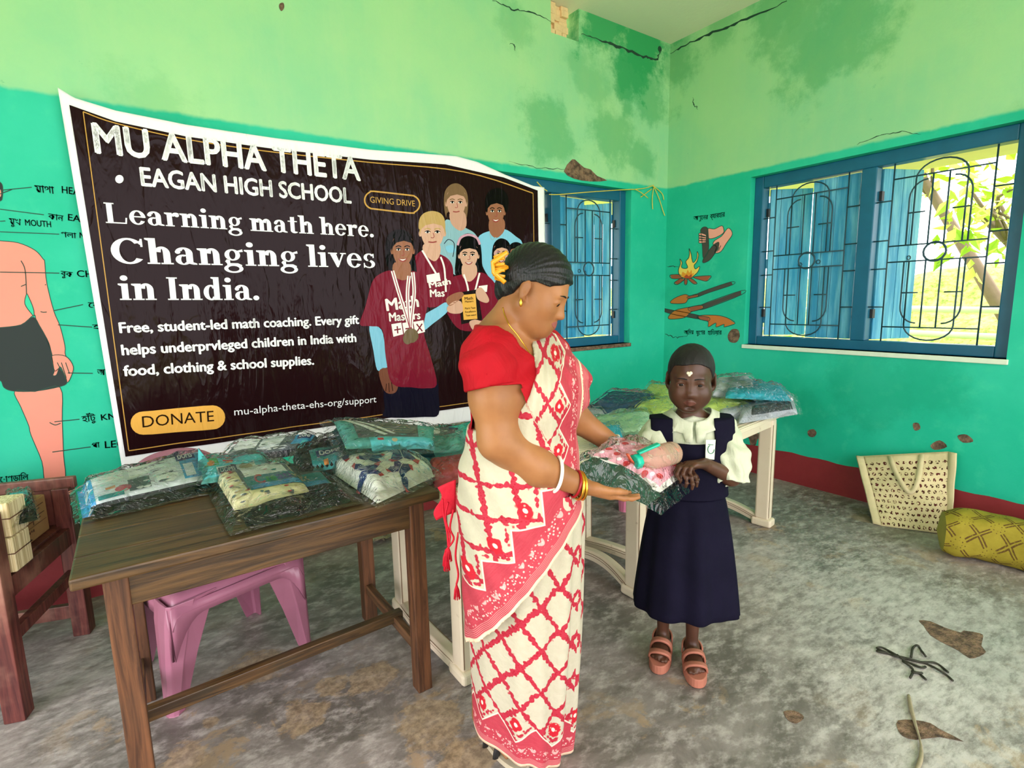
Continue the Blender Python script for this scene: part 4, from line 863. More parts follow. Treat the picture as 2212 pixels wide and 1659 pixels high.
for pts in ([(0, 92), (300, 97), (425, 100)], [(150, 10), (180, 80), (190, 250)], [(185, 180), (150, 195)], [(330, 180), (322, 185)], [(290, 375), (310, 380), (335, 378)], [(388, 368), (595, 325)], [(415, 470), (660, 487)], [(485, 815), (665, 818)],
            [(390, 1165), (570, 1147)], [(375, 1382), (650, 1345)], [(235, 1590), (330, 1605)], [(355, 1170), (395, 1188), (435, 1175)], [(440, 740), (475, 850)], [(470, 740), (498, 820)], [(410, 740), (440, 800)], [(0, -468), (85, -500)]):
    L2(pts, 2)
zc = lambda x, y: (x*.2532, 150+y*.2532)
for pts in ([(10, 1030), (270, 1005)], [(0, 1192), (375, 1240)], [(0, 1295), (45, 1292)], [(0, 1385), (505, 1405)]): ribbon(m, [zc(*p) for p in pts], 1.8, .0024, PB, pi_['line'], False, 4)
BN = lambda s_: text2d(s_, .012, 4)
for s_, a, b, t_ in (('মাথা', (76, 415), (118, 419), (76, 399)), ('HEAD', (134, 417), (186, 424), (134, 402)), ('কান', (104, 473), (137, 478), (104, 460)), ('EAR', (147, 476), (188, 482), (147, 462)), ('মুখ', (20, 484), (46, 487), (20, 470)), ('MOUTH', (55, 487), (111, 491), (55, 474)),
                    ('গলা', (132, 512), (165, 515), (132, 500)), ('NECK', (172, 514), (215, 519), (172, 502)), ('বুক', (131, 596), (157, 599), (131, 584)), ('CHEST', (167, 598), (240, 600), (167, 584)), ('েক', (190, 664), (222, 666), (190, 652)), ('হা', (200, 712), (232, 712), (200, 700)), ('আ', (210, 810), (228, 810), (210, 797)),
                    ('হাঁটু', (178, 912), (209, 908), (178, 898)), ('KNEE', (219, 908), (275, 902), (219, 895)), ('পা', (199, 968), (216, 966), (199, 956)), ('LEG', (227, 968), (270, 964), (227, 953)), ('োগড়ািল', (0, 1042), (62, 1036), (0, 1029))):
    lay_text(m, BN(s_), a, b, t_, s2b, bunb, .0026, pi_['line'], 0)
o = m.build('painted_body_chart', PM); o.parent = wb; o['label'] = 'painted body chart of a figure in black shorts'
m = MB(); q3 = lambda p: (1400+p[0]*.19884, 430+p[1]*.19891)
def rp(pts, off, mat, sm=4, line=True): wp(pts, off, mat, sm, line, q3, PR, 1.3)
rp([(655, 320), (720, 325), (800, 290), (822, 330), (815, 370), (740, 415), (665, 430), (645, 380)], .0008, 'rose'); rp([(870, 315), (915, 380), (850, 480), (800, 560), (760, 585), (725, 580), (745, 520), (705, 490), (725, 450), (800, 400)], .0008, 'rose')
rp([(570, 340), (600, 305), (640, 310), (652, 360), (655, 560), (600, 640), (590, 520), (580, 400)], .0012, 'stone'); rp([(595, 690), (605, 640), (690, 520), (745, 475), (770, 475), (755, 540), (690, 640), (640, 680)], .0014, 'stone')
for i in range(4): rp([(552, 375+27*i), (575, 368+27*i), (625, 385+24*i), (632, 405+20*i), (620, 412+20*i), (560, 398+27*i)], .0018, 'rose')
for i in range(3): ribbon(m, [q3(p) for p in ((790-22*i, 505+20*i), (765-16*i, 560+10*i))], 1.3, .0022, PR, pi_['line'], False, 3)
rp([(240, 825), (335, 820), (395, 850), (340, 865), (255, 862)], .0008, 'wood', 1); rp([(490, 850), (560, 838), (685, 835), (640, 890), (580, 882)], .0008, 'wood', 1); rp([(283, 910), (360, 860), (400, 870), (320, 928)], .001, 'wood', 1); rp([(395, 870), (425, 870), (420, 925), (397, 926)], .001, 'wood', 1); rp([(430, 862), (480, 868), (532, 915), (495, 922)], .001, 'wood', 1)
rp([(345, 830), (330, 770), (352, 700), (345, 650), (370, 690), (362, 740), (400, 755), (430, 740), (410, 680), (440, 640), (450, 590), (445, 535), (468, 600), (475, 650), (492, 690), (530, 640), (532, 570), (548, 610), (530, 680), (500, 720), (515, 760), (560, 730), (540, 790), (500, 830), (460, 860), (400, 862)], .0014, 'yellow')
rp([(365, 830), (375, 790), (410, 810), (430, 770), (450, 800), (470, 770), (480, 810), (500, 800), (480, 845), (430, 860), (390, 855)], .002, 'flame', 4, False); rp([(390, 850), (420, 820), (440, 840), (470, 815), (470, 850), (430, 862)], .0024, 'ember', 4, False)
rp([(515, 1040), (640, 985), (905, 898), (920, 930), (650, 1020), (530, 1065)], .0008, 'stone', 1); rp([(242, 1115), (300, 1070), (400, 1035), (450, 1050), (530, 1030), (540, 1060), (440, 1085), (400, 1130), (270, 1135)], .0012, 'orange', 3)
rp([(575, 1150), (1010, 995), (1012, 1040), (590, 1200)], .0008, 'stone', 1); rp([(170, 1190), (260, 1205), (560, 1265), (545, 1300), (420, 1280), (245, 1245), (165, 1215)], .0008, 'stone', 1)
rp([(218, 1285), (290, 1210), (440, 1175), (580, 1150), (590, 1190), (470, 1225), (400, 1285), (260, 1305)], .0014, 'orange', 3); rp([(560, 1265), (740, 1262), (860, 1290), (945, 1350), (830, 1388), (825, 1360), (740, 1390), (735, 1345), (655, 1388), (650, 1330), (560, 1305)], .0014, 'orange', 1)
rp([(430, 1060), (530, 1040), (535, 1060), (440, 1080)], .002, 'wood', 1); rp([(440, 1180), (580, 1155), (588, 1190), (470, 1220)], .002, 'wood', 1); rp([(540, 1270), (660, 1285), (655, 1325), (545, 1300)], .002, 'wood', 1)
for s_, a, b, t_ in (('আগুেনর', (494, 232), (652, 218), (494, 185)), ('ব্যাবহার', (674, 216), (836, 190), (674, 165)), ('আিদম', (390, 1468), (498, 1468), (390, 1425)), ('যুেগর', (524, 1472), (622, 1470), (524, 1428)), ('হািতয়ার', (650, 1474), (802, 1472), (650, 1428))):
    lay_text(m, BN(s_), q3(a), q3(b), q3(t_), s2r, bunr, .0026, pi_['line'], 0)
o = m.build('painted_fire_scene', PM); o.parent = wr; o['label'] = 'painted fire, hands with stones and stone-age tools'
# ================================================================ wrapped garments
from mathutils import noise as MN
FILM = N('clear_film', .1); n_ = FILM
def film_mat():
    n = FILM; t = n.t; p = n.obj(); t.nodes.remove(n.b)
    tr = n.node('ShaderNodeBsdfTransparent'); tr.inputs[0].default_value = (.97, .98, .98, 1)
    gl = n.node('ShaderNodeBsdfGlossy'); gl.inputs['Roughness'].default_value = .09; gl.inputs[0].default_value = (1, 1, 1, 1)
    a = n.noise(n.scale(p, (1, 1.6, 1)), 10, 3, .5, 2.0); r1 = n.ma('ABSOLUTE', n.ma('SUBTRACT', a, .5)); vd = n.voro(p, 15, 'DISTANCE_TO_EDGE')
    h = n.ma('ADD', n.ma('MULTIPLY', r1, -1.6), n.ma('MULTIPLY', n.ma('MINIMUM', vd, .12), -.6))
    b = n.node('ShaderNodeBump'); b.inputs['Strength'].default_value = 1.0; b.inputs['Distance'].default_value = .02; n.put(b.inputs['Height'], h)
    t.links.new(b.outputs[0], gl.inputs['Normal'])
    lw = n.node('ShaderNodeFresnel'); lw.inputs[0].default_value = 1.38; t.links.new(b.outputs[0], lw.inputs['Normal'])
    mx = n.node('ShaderNodeMixShader'); n.put(mx.inputs[0], n.ma('ADD', n.ma('MULTIPLY', lw.outputs[0], 1.1), .01, clamp=True)); t.links.new(tr.outputs[0], mx.inputs[1]); t.links.new(gl.outputs[0], mx.inputs[2]); t.links.new(mx.outputs[0], n.out.inputs[0]); return n.m
film_mat()
_gm = {}
def cloth(name, ca, cb=None, sc=12):
    if name in _gm: return _gm[name]
    n = N(name, .85, spec=.15); p = n.obj(); n.col(n.mix(n.noise(p, sc, 4), ca, cb or tuple(x*.8 for x in ca))); n.bump(n.noise(n.scale(p, (1, 1, 3)), 24, 4), .35, .012); _gm[name] = n.m; return n.m
CL = dict(black=cloth('black_cotton', srgb(22, 21, 24)), white=cloth('white_cotton', srgb(240, 238, 228), srgb(222, 222, 210)), cream=cloth('cream_cotton', srgb(240, 232, 192), srgb(220, 208, 160), 30), teal=cloth('teal_cotton', srgb(70, 150, 150), srgb(120, 196, 190)), dkteal=cloth('dark_teal_cotton', srgb(22, 62, 70)), navy=cloth('navy_cotton', srgb(30, 62, 110), srgb(64, 104, 140)),
          lime=cloth('lime_cotton', srgb(208, 230, 104), srgb(222, 238, 150)), mint=cloth('mint_cotton', srgb(186, 226, 192), srgb(206, 238, 208)), cyan=cloth('cyan_cotton', srgb(20, 164, 200), srgb(70, 204, 224)), grey=cloth('grey_cotton', srgb(70, 72, 78)), green=cloth('bottle_green_cotton', srgb(32, 58, 44), srgb(56, 84, 66)), coral=cloth('coral_cotton', srgb(220, 96, 110), srgb(196, 70, 88)), silver=cloth('pale_grey_cotton', srgb(178, 180, 196), srgb(216, 216, 226)))
PAL = {k: plain('card_'+k, srgb(*c), .5, .1, 20) for k, c in dict(white=(248, 250, 252), grey=(222, 228, 234), dark=(96, 104, 112), aqua=(96, 206, 220), teal=(40, 140, 146), navy=(22, 44, 110), pink=(206, 84, 110), green=(74, 176, 96), violet=(104, 90, 170), orange=(226, 140, 76), red=(200, 52, 62), sky=(70, 160, 214), tan=(202, 180, 140), blush=(236, 168, 182)).items()}
PLN = list(PAL); PLM = [PAL[k] for k in PLN]; pli = {k: i for i, k in enumerate(PLN)}
class Pack:
    """a clear bag of folded garments on the quad q (front-left, front-right, back-right, back-left), heights h above the quad"""
    def __init__(s, label, q, layers, group=None, film=.012, seed=1, name='garment_pack', over=.05, crinkle=.007):
        s.q = [Vector(p) for p in q]; s.seed = seed; c = sum(s.q, Vector())/4; c.z = min(p.z for p in s.q)
        s.t = thing(name, label, 'garment pack', c, 0, group); s.layers = layers
        s.h = max(l[3] for l in layers); bpy.context.view_layer.update()
        for mt, (u0, v0, u1, v1), z0, z1 in layers:
            m = MB(); nu, nv = 30, 26
            f = lambda u, v: s.P(u0+(u1-u0)*u, v0+(v1-v0)*v, z0+(z1-z0)*s.prof(u, v)+s.wr(u, v, (z1-z0))*.6)
            m.grid(f, nu, nv)
            rim = lambda u, v: s.P(u0+(u1-u0)*u, v0+(v1-v0)*v, z0+.002*s.prof(u, v)); m.grid(rim, nu, nv)
            bd = [i for i in range(nu)]+[nu*j+nu-1 for j in range(1, nv)]+[nu*(nv-1)+i for i in range(nu-2, -1, -1)]+[nu*j for j in range(nv-2, 0, -1)]
            m.add([], [], 0); k = nu*nv; m.f += [(a, b, b+k, a+k) for a, b in zip(bd, bd[1:]+bd[:1])]; m.m += [0]*len(bd); m.sm += [True]*len(bd)
            world_child(m.build('folded_garment', mt), s.t)
        m = MB(); nn = 56; ov = over
        def ff(u, v):
            U = -ov+(1+2*ov)*u; W = -ov+(1+2*ov)*v; e = min(u, 1-u, v, 1-v)
            k = 1-(1-min(1, e/.13))**2
            U += .012*MN.noise((U*6, W*6, seed*3.1)); W += .012*MN.noise((U*6, W*6, seed*3.1+9))
            cr = crinkle*(1-2*abs(MN.noise((U*5, W*5, seed*1.7))))+crinkle*.5*(1-2*abs(MN.noise((U*12, W*12, seed*2.7))))
            top = 0
            for mt, (u0, v0, u1, v1), z0, z1 in layers:
                a, b = (U-u0)/(u1-u0), (W-v0)/(v1-v0)
                if 0 <= a <= 1 and 0 <= b <= 1: top = max(top, z0+(z1-z0)*s.prof(a, b)+s.wr(a, b, z1-z0)*.6)
            return s.P(U, W, max(.0035, max(top+.004, s.h*.55*k*(.7)))+max(-.001, cr*(.4+k)+.004*k))
        m.grid(ff, nn, nn); world_child(m.build('clear_wrapper', FILM.m), s.t)
    def P(s, u, v, z):
        a, b, c, d = s.q; return (a*(1-u)+b*u)*(1-v)+(d*(1-u)+c*u)*v+Vector((0, 0, z))
    def prof(s, u, v): e = lambda x: 1-abs(2*x-1)**7; return max(0, e(u)*e(v))**.5
    def wr(s, u, v, h): return (.28*h+.002)*MN.noise((u*3.1, v*3.7, s.seed))*min(1, 6*min(u, 1-u, v, 1-v))
    def top(s, u, v):
        t = 0
        for mt, (u0, v0, u1, v1), z0, z1 in s.layers:
            a, b = (u-u0)/(u1-u0), (v-v0)/(v1-v0)
            if 0 <= a <= 1 and 0 <= b <= 1: t = max(t, z0+(z1-z0)*s.prof(a, b)+s.wr(a, b, z1-z0)*.6)
        return t
    def card(s, items, name='printed_card', base=None, L=.02, label=None):
        """items: (colour, uv polygon, layer) or (colour, text, a, b, top, layer), laid over the garments"""
        from mathutils.geometry import tessellate_polygon
        m = MB(); fz = (lambda u, v: base) if base is not None else s.top
        S2 = lambda u, v: (u, v)
        for it in items:
            off = .0012+.0006*it[-1]
            un = lambda p, o_: s.P(p[0], p[1], fz(p[0], p[1])+o_)
            if isinstance(it[1], str): lay_text(m, text2d(it[1], .03), it[2], it[3], it[4], S2, un, off, pli[it[0]], .05)
            else:
                q = it[1]; f = [tuple(t) for t in tessellate_polygon([[Vector((*p, 0)) for p in q]])]; q, f = fine(q, f, .07); m.add([un(p, off) for p in q], f, pli[it[0]], True)
        o = world_child(m.build(name, PLM), s.t); tag(o, label); return s
def Q(pts, z):
    z = z if isinstance(z, (list, tuple)) else [z]*4
    return [fl(x, y, zz) for (x, y), zz in zip(pts, z)]
R4 = lambda a, b, c, d: [(a, b), (c, b), (c, d), (a, d)]
def scribble(seed, n, cols, x0, y0, x1, y1, lay, sz=.06):
    r = random.Random(seed); o = []
    for i in range(n):
        x, y = r.uniform(x0, x1), r.uniform(y0, y1); a = r.uniform(0, 3); w_, h_ = r.uniform(.4, 1)*sz, r.uniform(.15, .6)*sz
        o.append((r.choice(cols), [(x+w_*math.cos(a+q)*(.6 if k % 2 else 1), y+h_*math.sin(a+q)) for k, q in enumerate((0, 1.2, 2.2, 3.3, 4.4, 5.4))], lay+i*.05))
    return o
GW, GC = 'garment packs on the wooden table', 'garment packs on the cream tables'
FULL = (.03, .04, .97, .96)
p = Pack('long flat pack with a grey printed art-set card, at the left table end', Q([(180, 1130), (472, 1062), (440, 987), (166, 1062)], [.761, .761, .80, .785]), [(CL['black'], (.08, .05, .96, .95), 0, .028), (CL['grey'], (.06, .1, .97, .97), .026, .045)], GW, seed=1)
p.card([('grey', R4(.04, .12, .95, .98), 0), ('sky', R4(.0, .12, .10, .98), 1), ('white', R4(.1, .62, .32, .95), 1), ('white', R4(.36, .55, .52, .9), 1), ('dark', R4(.34, .2, .5, .5), 1), ('white', R4(.55, .3, .72, .6), 1), ('pink', arc(.3, .32, .06, .08, 0, 340, 12), 2), ('orange', R4(.18, .38, .25, .44), 2), ('teal', R4(.12, .16, .3, .26), 2),
        ('sky', R4(.76, .2, .95, .95), 1), ('navy', R4(.74, .72, .9, .96), 2), ('white', 'DOMS', (.76, .76), (.88, .76), (.76, .9), 3), ('grey', R4(.78, .25, .86, .6), 2), ('violet', 'Creat', (.1, .88), (.1, .5), (.2, .88), 3), ('pink', 'ist', (.1, .45), (.1, .24), (.2, .45), 3)]+scribble(3, 34, ['white', 'dark', 'grey', 'white'], .36, .2, .72, .92, 2))
p = Pack('clear pack of black and cream garments with a teal lettered card, front of table', Q([(508, 1152), (770, 1088), (690, 1008), (450, 1046)], .761), [(CL['black'], (.1, .05, .98, .97), 0, .035), (CL['cream'], (.05, .2, .68, .97), .03, .06)], GW, seed=2)
p.card([('dark', R4(.2, .36, .9, .94), 0), ('teal', R4(.22, .32, .9, .62), 1), ('white', R4(.24, .62, .6, .9), 1), ('sky', R4(.24, .32, .88, .42), 2), ('red', 'C', (.30, .43), (.37, .43), (.30, .62), 3), ('green', 're', (.39, .44), (.47, .44), (.39, .6), 3), ('violet', 'ati', (.48, .45), (.6, .45), (.48, .6), 3), ('tan', 'vex', (.61, .46), (.75, .46), (.61, .6), 3)]+scribble(5, 12, ['teal', 'white', 'pink', 'dark'], .26, .65, .86, .92, 3, .05))
p.card(scribble(8, 30, ['tan', 'red', 'dark', 'white'], .08, .24, .2, .9, 1, .03)+scribble(9, 12, ['tan', 'red', 'dark'], .1, .21, .6, .3, 1, .03), 'fabric_print')
p = Pack('clear pack of white cloth printed with blue and red butterflies', Q([(815, 1095), (950, 1030), (832, 962), (688, 1008)], [.762, .762, .775, .77]), [(CL['white'], (.04, .04, .97, .96), 0, .062)], GW, seed=3)
def fly(x, y, a, s_):
    o = []
    for sd in (1, -1):
        T = lambda q: (x+s_*(q[0]*math.cos(a)-sd*q[1]*math.sin(a)), y+s_*(q[0]*math.sin(a)+sd*q[1]*math.cos(a)))
        o += [('navy', [T(q) for q in ((0, .02), (.55, .03), (1, .45), (.85, .85), (.35, .75))], 0), ('red', [T(q) for q in ((1, .45), (1.15, .8), (.9, 1.02), (.85, .85))], .3), ('navy', [T(q) for q in ((0, .02), (.2, .5), (-.5, .75), (-.8, .45), (-.5, .04))], .2), ('red', [T(q) for q in ((-.8, .45), (-.5, .75), (-.6, .95), (-.95, .75))], .4)]
        for k in range(4): o.append(('white', [T(q) for q in ((.1, .1), (.85-.14*k, .3+.13*k), (.82-.14*k, .34+.13*k))], .6))
    return o
its = []
for x, y, a, s_ in ((.2, .76, .4, .13), (.42, .52, 2.2, .14), (.74, .36, 1.0, .2), (.2, .32, 2.6, .15), (.55, .8, .2, .12), (.84, .72, 1.8, .14), (.52, .16, 3.6, .13)): its += fly(x, y, a, s_)
p.card(its, 'butterfly_print')
p = Pack('grey picture-card pack with small blue label, at the wooden table back', Q([(462, 1016), (668, 980), (694, 942), (500, 966)], [.80, .80, .845, .845]), [(CL['grey'], FULL, 0, .03)], GW, seed=4)
p.card([('dark', R4(.05, .1, .95, .95), 0), ('white', R4(.1, .4, .35, .9), 1), ('grey', R4(.38, .3, .62, .8), 1), ('sky', R4(.75, .3, .95, .85), 1), ('navy', R4(.78, .6, .93, .85), 2), ('white', 'DOMS', (.795, .66), (.915, .66), (.795, .78), 3), ('aqua', R4(.86, .1, .97, .5), 2)]+scribble(12, 40, ['white', 'grey', 'dark', 'white'], .08, .15, .74, .9, 2))
p = Pack('clear pack holding an aqua drawing book with an upturned corner, between the grey card packs', Q([(430, 1050), (600, 1022), (575, 985), (420, 1000)], [.79, .79, .815, .815]), [(CL['teal'], FULL, 0, .022)], GW, seed=5)
p.card([('aqua', R4(.06, .08, .9, .95), 0), ('green', R4(.1, .5, .3, .9), 1), ('orange', arc(.2, .6, .05, .12, 0, 340, 9), 2), ('red', R4(.36, .62, .5, .7), 2), ('orange', R4(.38, .55, .48, .62), 2), ('white', R4(.25, .1, .75, .42), 1), ('navy', R4(.27, .14, .5, .36), 2), ('white', 'DOMS', (.29, .18), (.48, .18), (.29, .32), 3), ('tan', arc(.62, .26, .09, .13, 0, 340, 9), 2)])
m = MB(); a_, b_, c_ = fl(424, 1046, .79), fl(482, 1030, .80), fl(428, 968, .86)
m.grid(lambda u, v: Vector(a_).lerp(Vector(b_), u).lerp(Vector(c_), v*(1-.0*u))+Vector((.0, -.02, .0))*math.sin(math.pi*v), 10, 12)
o = m.build('upturned_cover', PAL['aqua']); world_child(o, p.t); s_ = o.modifiers.new('thickness', 'SOLIDIFY'); s_.thickness = .002
p = Pack('clear pack of black cloth under a teal labelled card, mid wooden table', Q([(640, 1040), (765, 1020), (742, 962), (628, 990)], [.77, .77, .80, .80]), [(CL['black'], FULL, 0, .05)], GW, seed=6)
p.card([('teal', R4(.3, .05, .95, .6), 0), ('navy', R4(.4, .3, .9, .5), 1), ('white', 'DOMS', (.46, .34), (.84, .34), (.46, .47), 2), ('sky', R4(.75, .6, .95, .9), 1), ('orange', R4(.5, .08, .58, .18), 2)])
p = Pack('dark garment pack beneath the large teal pack with brown striped card', Q([(690, 1020), (845, 990), (830, 955), (672, 975)], .762), [(CL['black'], FULL, 0, .075)], GW, seed=16)
p = Pack('large clear pack of teal clothes with brown striped card and upturned corners', Q([(742, 990), (945, 978), (950, 935), (708, 918)], [.83, .80, .85, .895]), [(CL['dkteal'], (.03, .03, .97, .97), -.02, .022), (CL['teal'], (.05, .1, .95, .97), .02, .04)], GW, seed=7, over=.07)
p.card([('dark', R4(.2, .3, .8, .97), 0), ('aqua', R4(.3, .08, .97, .3), 1), ('white', [(.12, .9), (.16, .95), (.5, .4), (.46, .36)], 2), ('white', [(.2, .92), (.23, .95), (.58, .45), (.55, .42)], 2), ('red', R4(.38, .2, .44, .26), 3), ('tan', arc(.55, .2, .03, .05, 0, 340, 8), 3)]+[('tan', R4(.35, .5+.08*k, .78, .51+.08*k), 2) for k in range(5)])
p = Pack('clear pack of pale teal garments behind the wooden table, beside the sari', Q([(890, 985), (1010, 972), (1008, 918), (868, 938)], [.80, .80, .83, .84]), [(CL['teal'], FULL, -.05, .02)], GC, seed=8)
p.card([('aqua', R4(.05, .55, .3, .95), 0), ('dark', R4(.32, .5, .8, .95), 0), ('white', R4(.4, .6, .55, .8), 1), ('navy', R4(.7, .7, .85, .9), 1)]+scribble(21, 16, ['white', 'grey', 'dark', 'aqua'], .1, .2, .9, .9, 2, .05))
p = Pack('clear pack of coral pink floral cloth half hidden behind the sari', Q([(938, 1058), (1040, 1036), (1010, 965), (905, 978)], [.715, .715, .75, .75]), [(CL['coral'], FULL, 0, .05)], GC, seed=9)
p.card([('red', arc(.2+.2*(k % 4), .15+.2*(k//4), .05, .06, 0, 340, 7), 0) for k in range(16)]+[('white', R4(.3, .66+.07*k, .8, .68+.07*k), .5) for k in range(4)]+[('aqua', R4(.2, .75, .34, .85), 1)], 'floral_print')
# ---- packs on the far cream table
for lab, q, z, lay, sd in (
    ('crumpled clear pack of pale grey cloth overhanging the far cream table corner', [(1592, 918), (1728, 896), (1716, 856), (1590, 872)], [.705, .705, .75, .75], [(CL['silver'], FULL, 0, .035), (CL['grey'], (.2, .1, .9, .5), .02, .042)], 31),
    ('clear pack of pale lime cloth at the far cream table front, right of the girl', [(1500, 928), (1652, 894), (1638, 858), (1518, 850)], [.705, .71, .77, .785], [(CL['lime'], (.05, .3, .9, .97), 0, .04), (CL['silver'], (.3, .05, .97, .5), 0, .03)], 32),
    ('bright cyan garment pack on top of the pile at the far table end', [(1562, 862), (1716, 868), (1692, 840), (1566, 822)], [.81, .775, .805, .85], [(CL['cyan'], FULL, 0, .03)], 33),
    ('silvery clear pack at the very back of the far cream table pile', [(1535, 850), (1640, 842), (1622, 812), (1540, 816)], [.83, .83, .865, .865], [(CL['silver'], FULL, -.03, .02)], 34),
    ('lime green garment pack at the back of the far cream table, left of the girl', [(1372, 874), (1458, 876), (1456, 836), (1402, 830)], [.745, .745, .79, .79], [(CL['lime'], FULL, -.02, .03)], 35),
    ('navy blue garment pack at the back left of the far cream table', [(1258, 890), (1408, 892), (1424, 856), (1318, 846)], [.745, .735, .775, .785], [(CL['navy'], FULL, -.02, .035)], 36),
    ('clear pack of pale cloth at the left back corner beside the navy pack', [(1236, 918), (1318, 908), (1300, 884), (1244, 886)], [.72, .72, .74, .74], [(CL['silver'], FULL, -.01, .025)], 37),
    ('small lime green garment pack under crinkled film, in front of the navy pack', [(1345, 900), (1456, 906), (1452, 866), (1372, 868)], [.735, .735, .765, .765], [(CL['lime'], (.15, .1, .95, .95), -.02, .03)], 38),
    ('large mint green garment pack on the cream tables beside the woman', [(1280, 966), (1418, 950), (1408, 892), (1268, 908)], [.71, .71, .745, .74], [(CL['mint'], FULL, -.005, .04)], 39),
    ('small turquoise garment pack lying against the mint green pack', [(1282, 960), (1350, 952), (1338, 918), (1272, 930)], [.742, .742, .772, .77], [(CL['cyan'], FULL, 0, .016)], 40)):
    Pack(lab, Q(q, z), lay, GC, seed=sd, crinkle=.010)
p = Pack('clear pack with small navy labels on the cream table, behind the held pack', Q([(1318, 992), (1402, 974), (1388, 940), (1312, 955)], .705), [(CL['white'], FULL, 0, .03)], GC, seed=41)
p.card([('navy', R4(.1, .3, .5, .5), 0), ('white', 'DOMS', (.14, .35), (.46, .35), (.14, .46), 1), ('navy', R4(.5, .6, .9, .8), 0), ('sky', R4(.55, .2, .9, .5), 0)])
p = Pack('dark wrapped packet lying on the cardboard carton at the left edge', Q([(18, 1142), (84, 1124), (74, 1072), (10, 1080)], .664), [(CL['black'], FULL, 0, .045)], None, seed=60)
p.card([('aqua', R4(.2, .6, .8, .95), 0), ('red', R4(.5, .5, .7, .6), 1), ('white', R4(.3, .8, .5, .95), 1)])
# ---- the pack being handed over, with a water bottle tied inside
HQ = [at(1236, 1022, 1.44), at(1424, 1108, 1.50), at(1508, 1040, 1.74), at(1345, 972, 1.70)]
p = Pack('clear pack of pink dotted and bottle green clothes held by the woman and girl', HQ, [(CL['green'], (.02, .03, .84, .34), 0, .046), (CL['green'], (.05, .3, .8, .9), 0, .03), (CL['white'], (.06, .2, .9, .98), .03, .062)], None, seed=51, over=.06, crinkle=.012)
HP = p
p.card([('blush', R4(.08, .23, .88, .96), 0)]+[('white', arc(.15+.1*i, .30+.16*j, .026, .034, 0, 340, 7), 1) for i in range(7) for j in range(4) if (i+j) % 2 == 0]+[('red', arc(x, y, .034, .046, 0, 340, 14), 2) for x, y in ((.2, .7), (.28, .38), (.42, .5), (.45, .28), (.6, .36), (.72, .5), (.55, .8), (.8, .74), (.36, .85), (.16, .42), (.82, .34), (.68, .26))], 'dotted_print')
bt = thing('water_bottle', 'small clear water bottle with peach tint and teal cap on the handed pack', 'bottle', tuple(at(1410, 985, 1.60)))
B0, B1 = Vector(at(1380, 996, 1.565)), Vector(at(1446, 980, 1.645)); ax = (B1-B0).normalized(); MR = ax.to_track_quat('Z', 'Y').to_matrix()
GL = N('peach_clear_plastic', .08, spec=.6); GL.b.inputs['Transmission Weight'].default_value = .75; GL.b.inputs['IOR'].default_value = 1.2; GL.b.inputs['Base Color'].default_value = (.95, .72, .55, 1)
m = MB(); L_ = (B1-B0).length+.03; pr = [(.014, 0), (.016, .012), (.03, .03)]
for i in range(22): pr.append((.036+.0014*math.sin(i*2.1), .036+(L_-.05)*i/21))
pr += [(.034, L_-.008), (.028, L_)]; m.lathe(pr, B0, 26, M=MR); world_child(m.build('bottle_body', GL.m), bt)
TEALP = plain('teal_cap_plastic', srgb(16, 176, 148), .35, .1); ORG = plain('orange_strap_plastic', srgb(206, 92, 62), .4, .1)
m = MB(); v = []; cpt = B0-ax*.02
m.lathe([(.021, -.004), (.024, 0), (.024, .018), (.02, .022)], cpt, 8, M=MR); world_child(m.build('cap', TEALP, None, .002), bt)
m = MB(); tp = Vector(at(1398, 968, 1.565)); m.beam(tp-Vector((.03, -.01, .012)), tp+Vector((.035, -.015, .01)), .02, .008); world_child(m.build('lid_clip', TEALP, None, .003), bt)
m = MB(); m.tube([B0-ax*.03+Vector((-.02, 0, .03)), B0-ax*.015+Vector((-.02, 0, .01)), B0+ax*.0+Vector((-.015, 0, -.01))], .007, 6, flat=.5); m.tube([B1+ax*.02+Vector((0, 0, .01)), B1+ax*.035, B1+ax*.05+Vector((0, 0, -.015))], .007, 6, flat=.5); world_child(m.build('strap', ORG), bt)
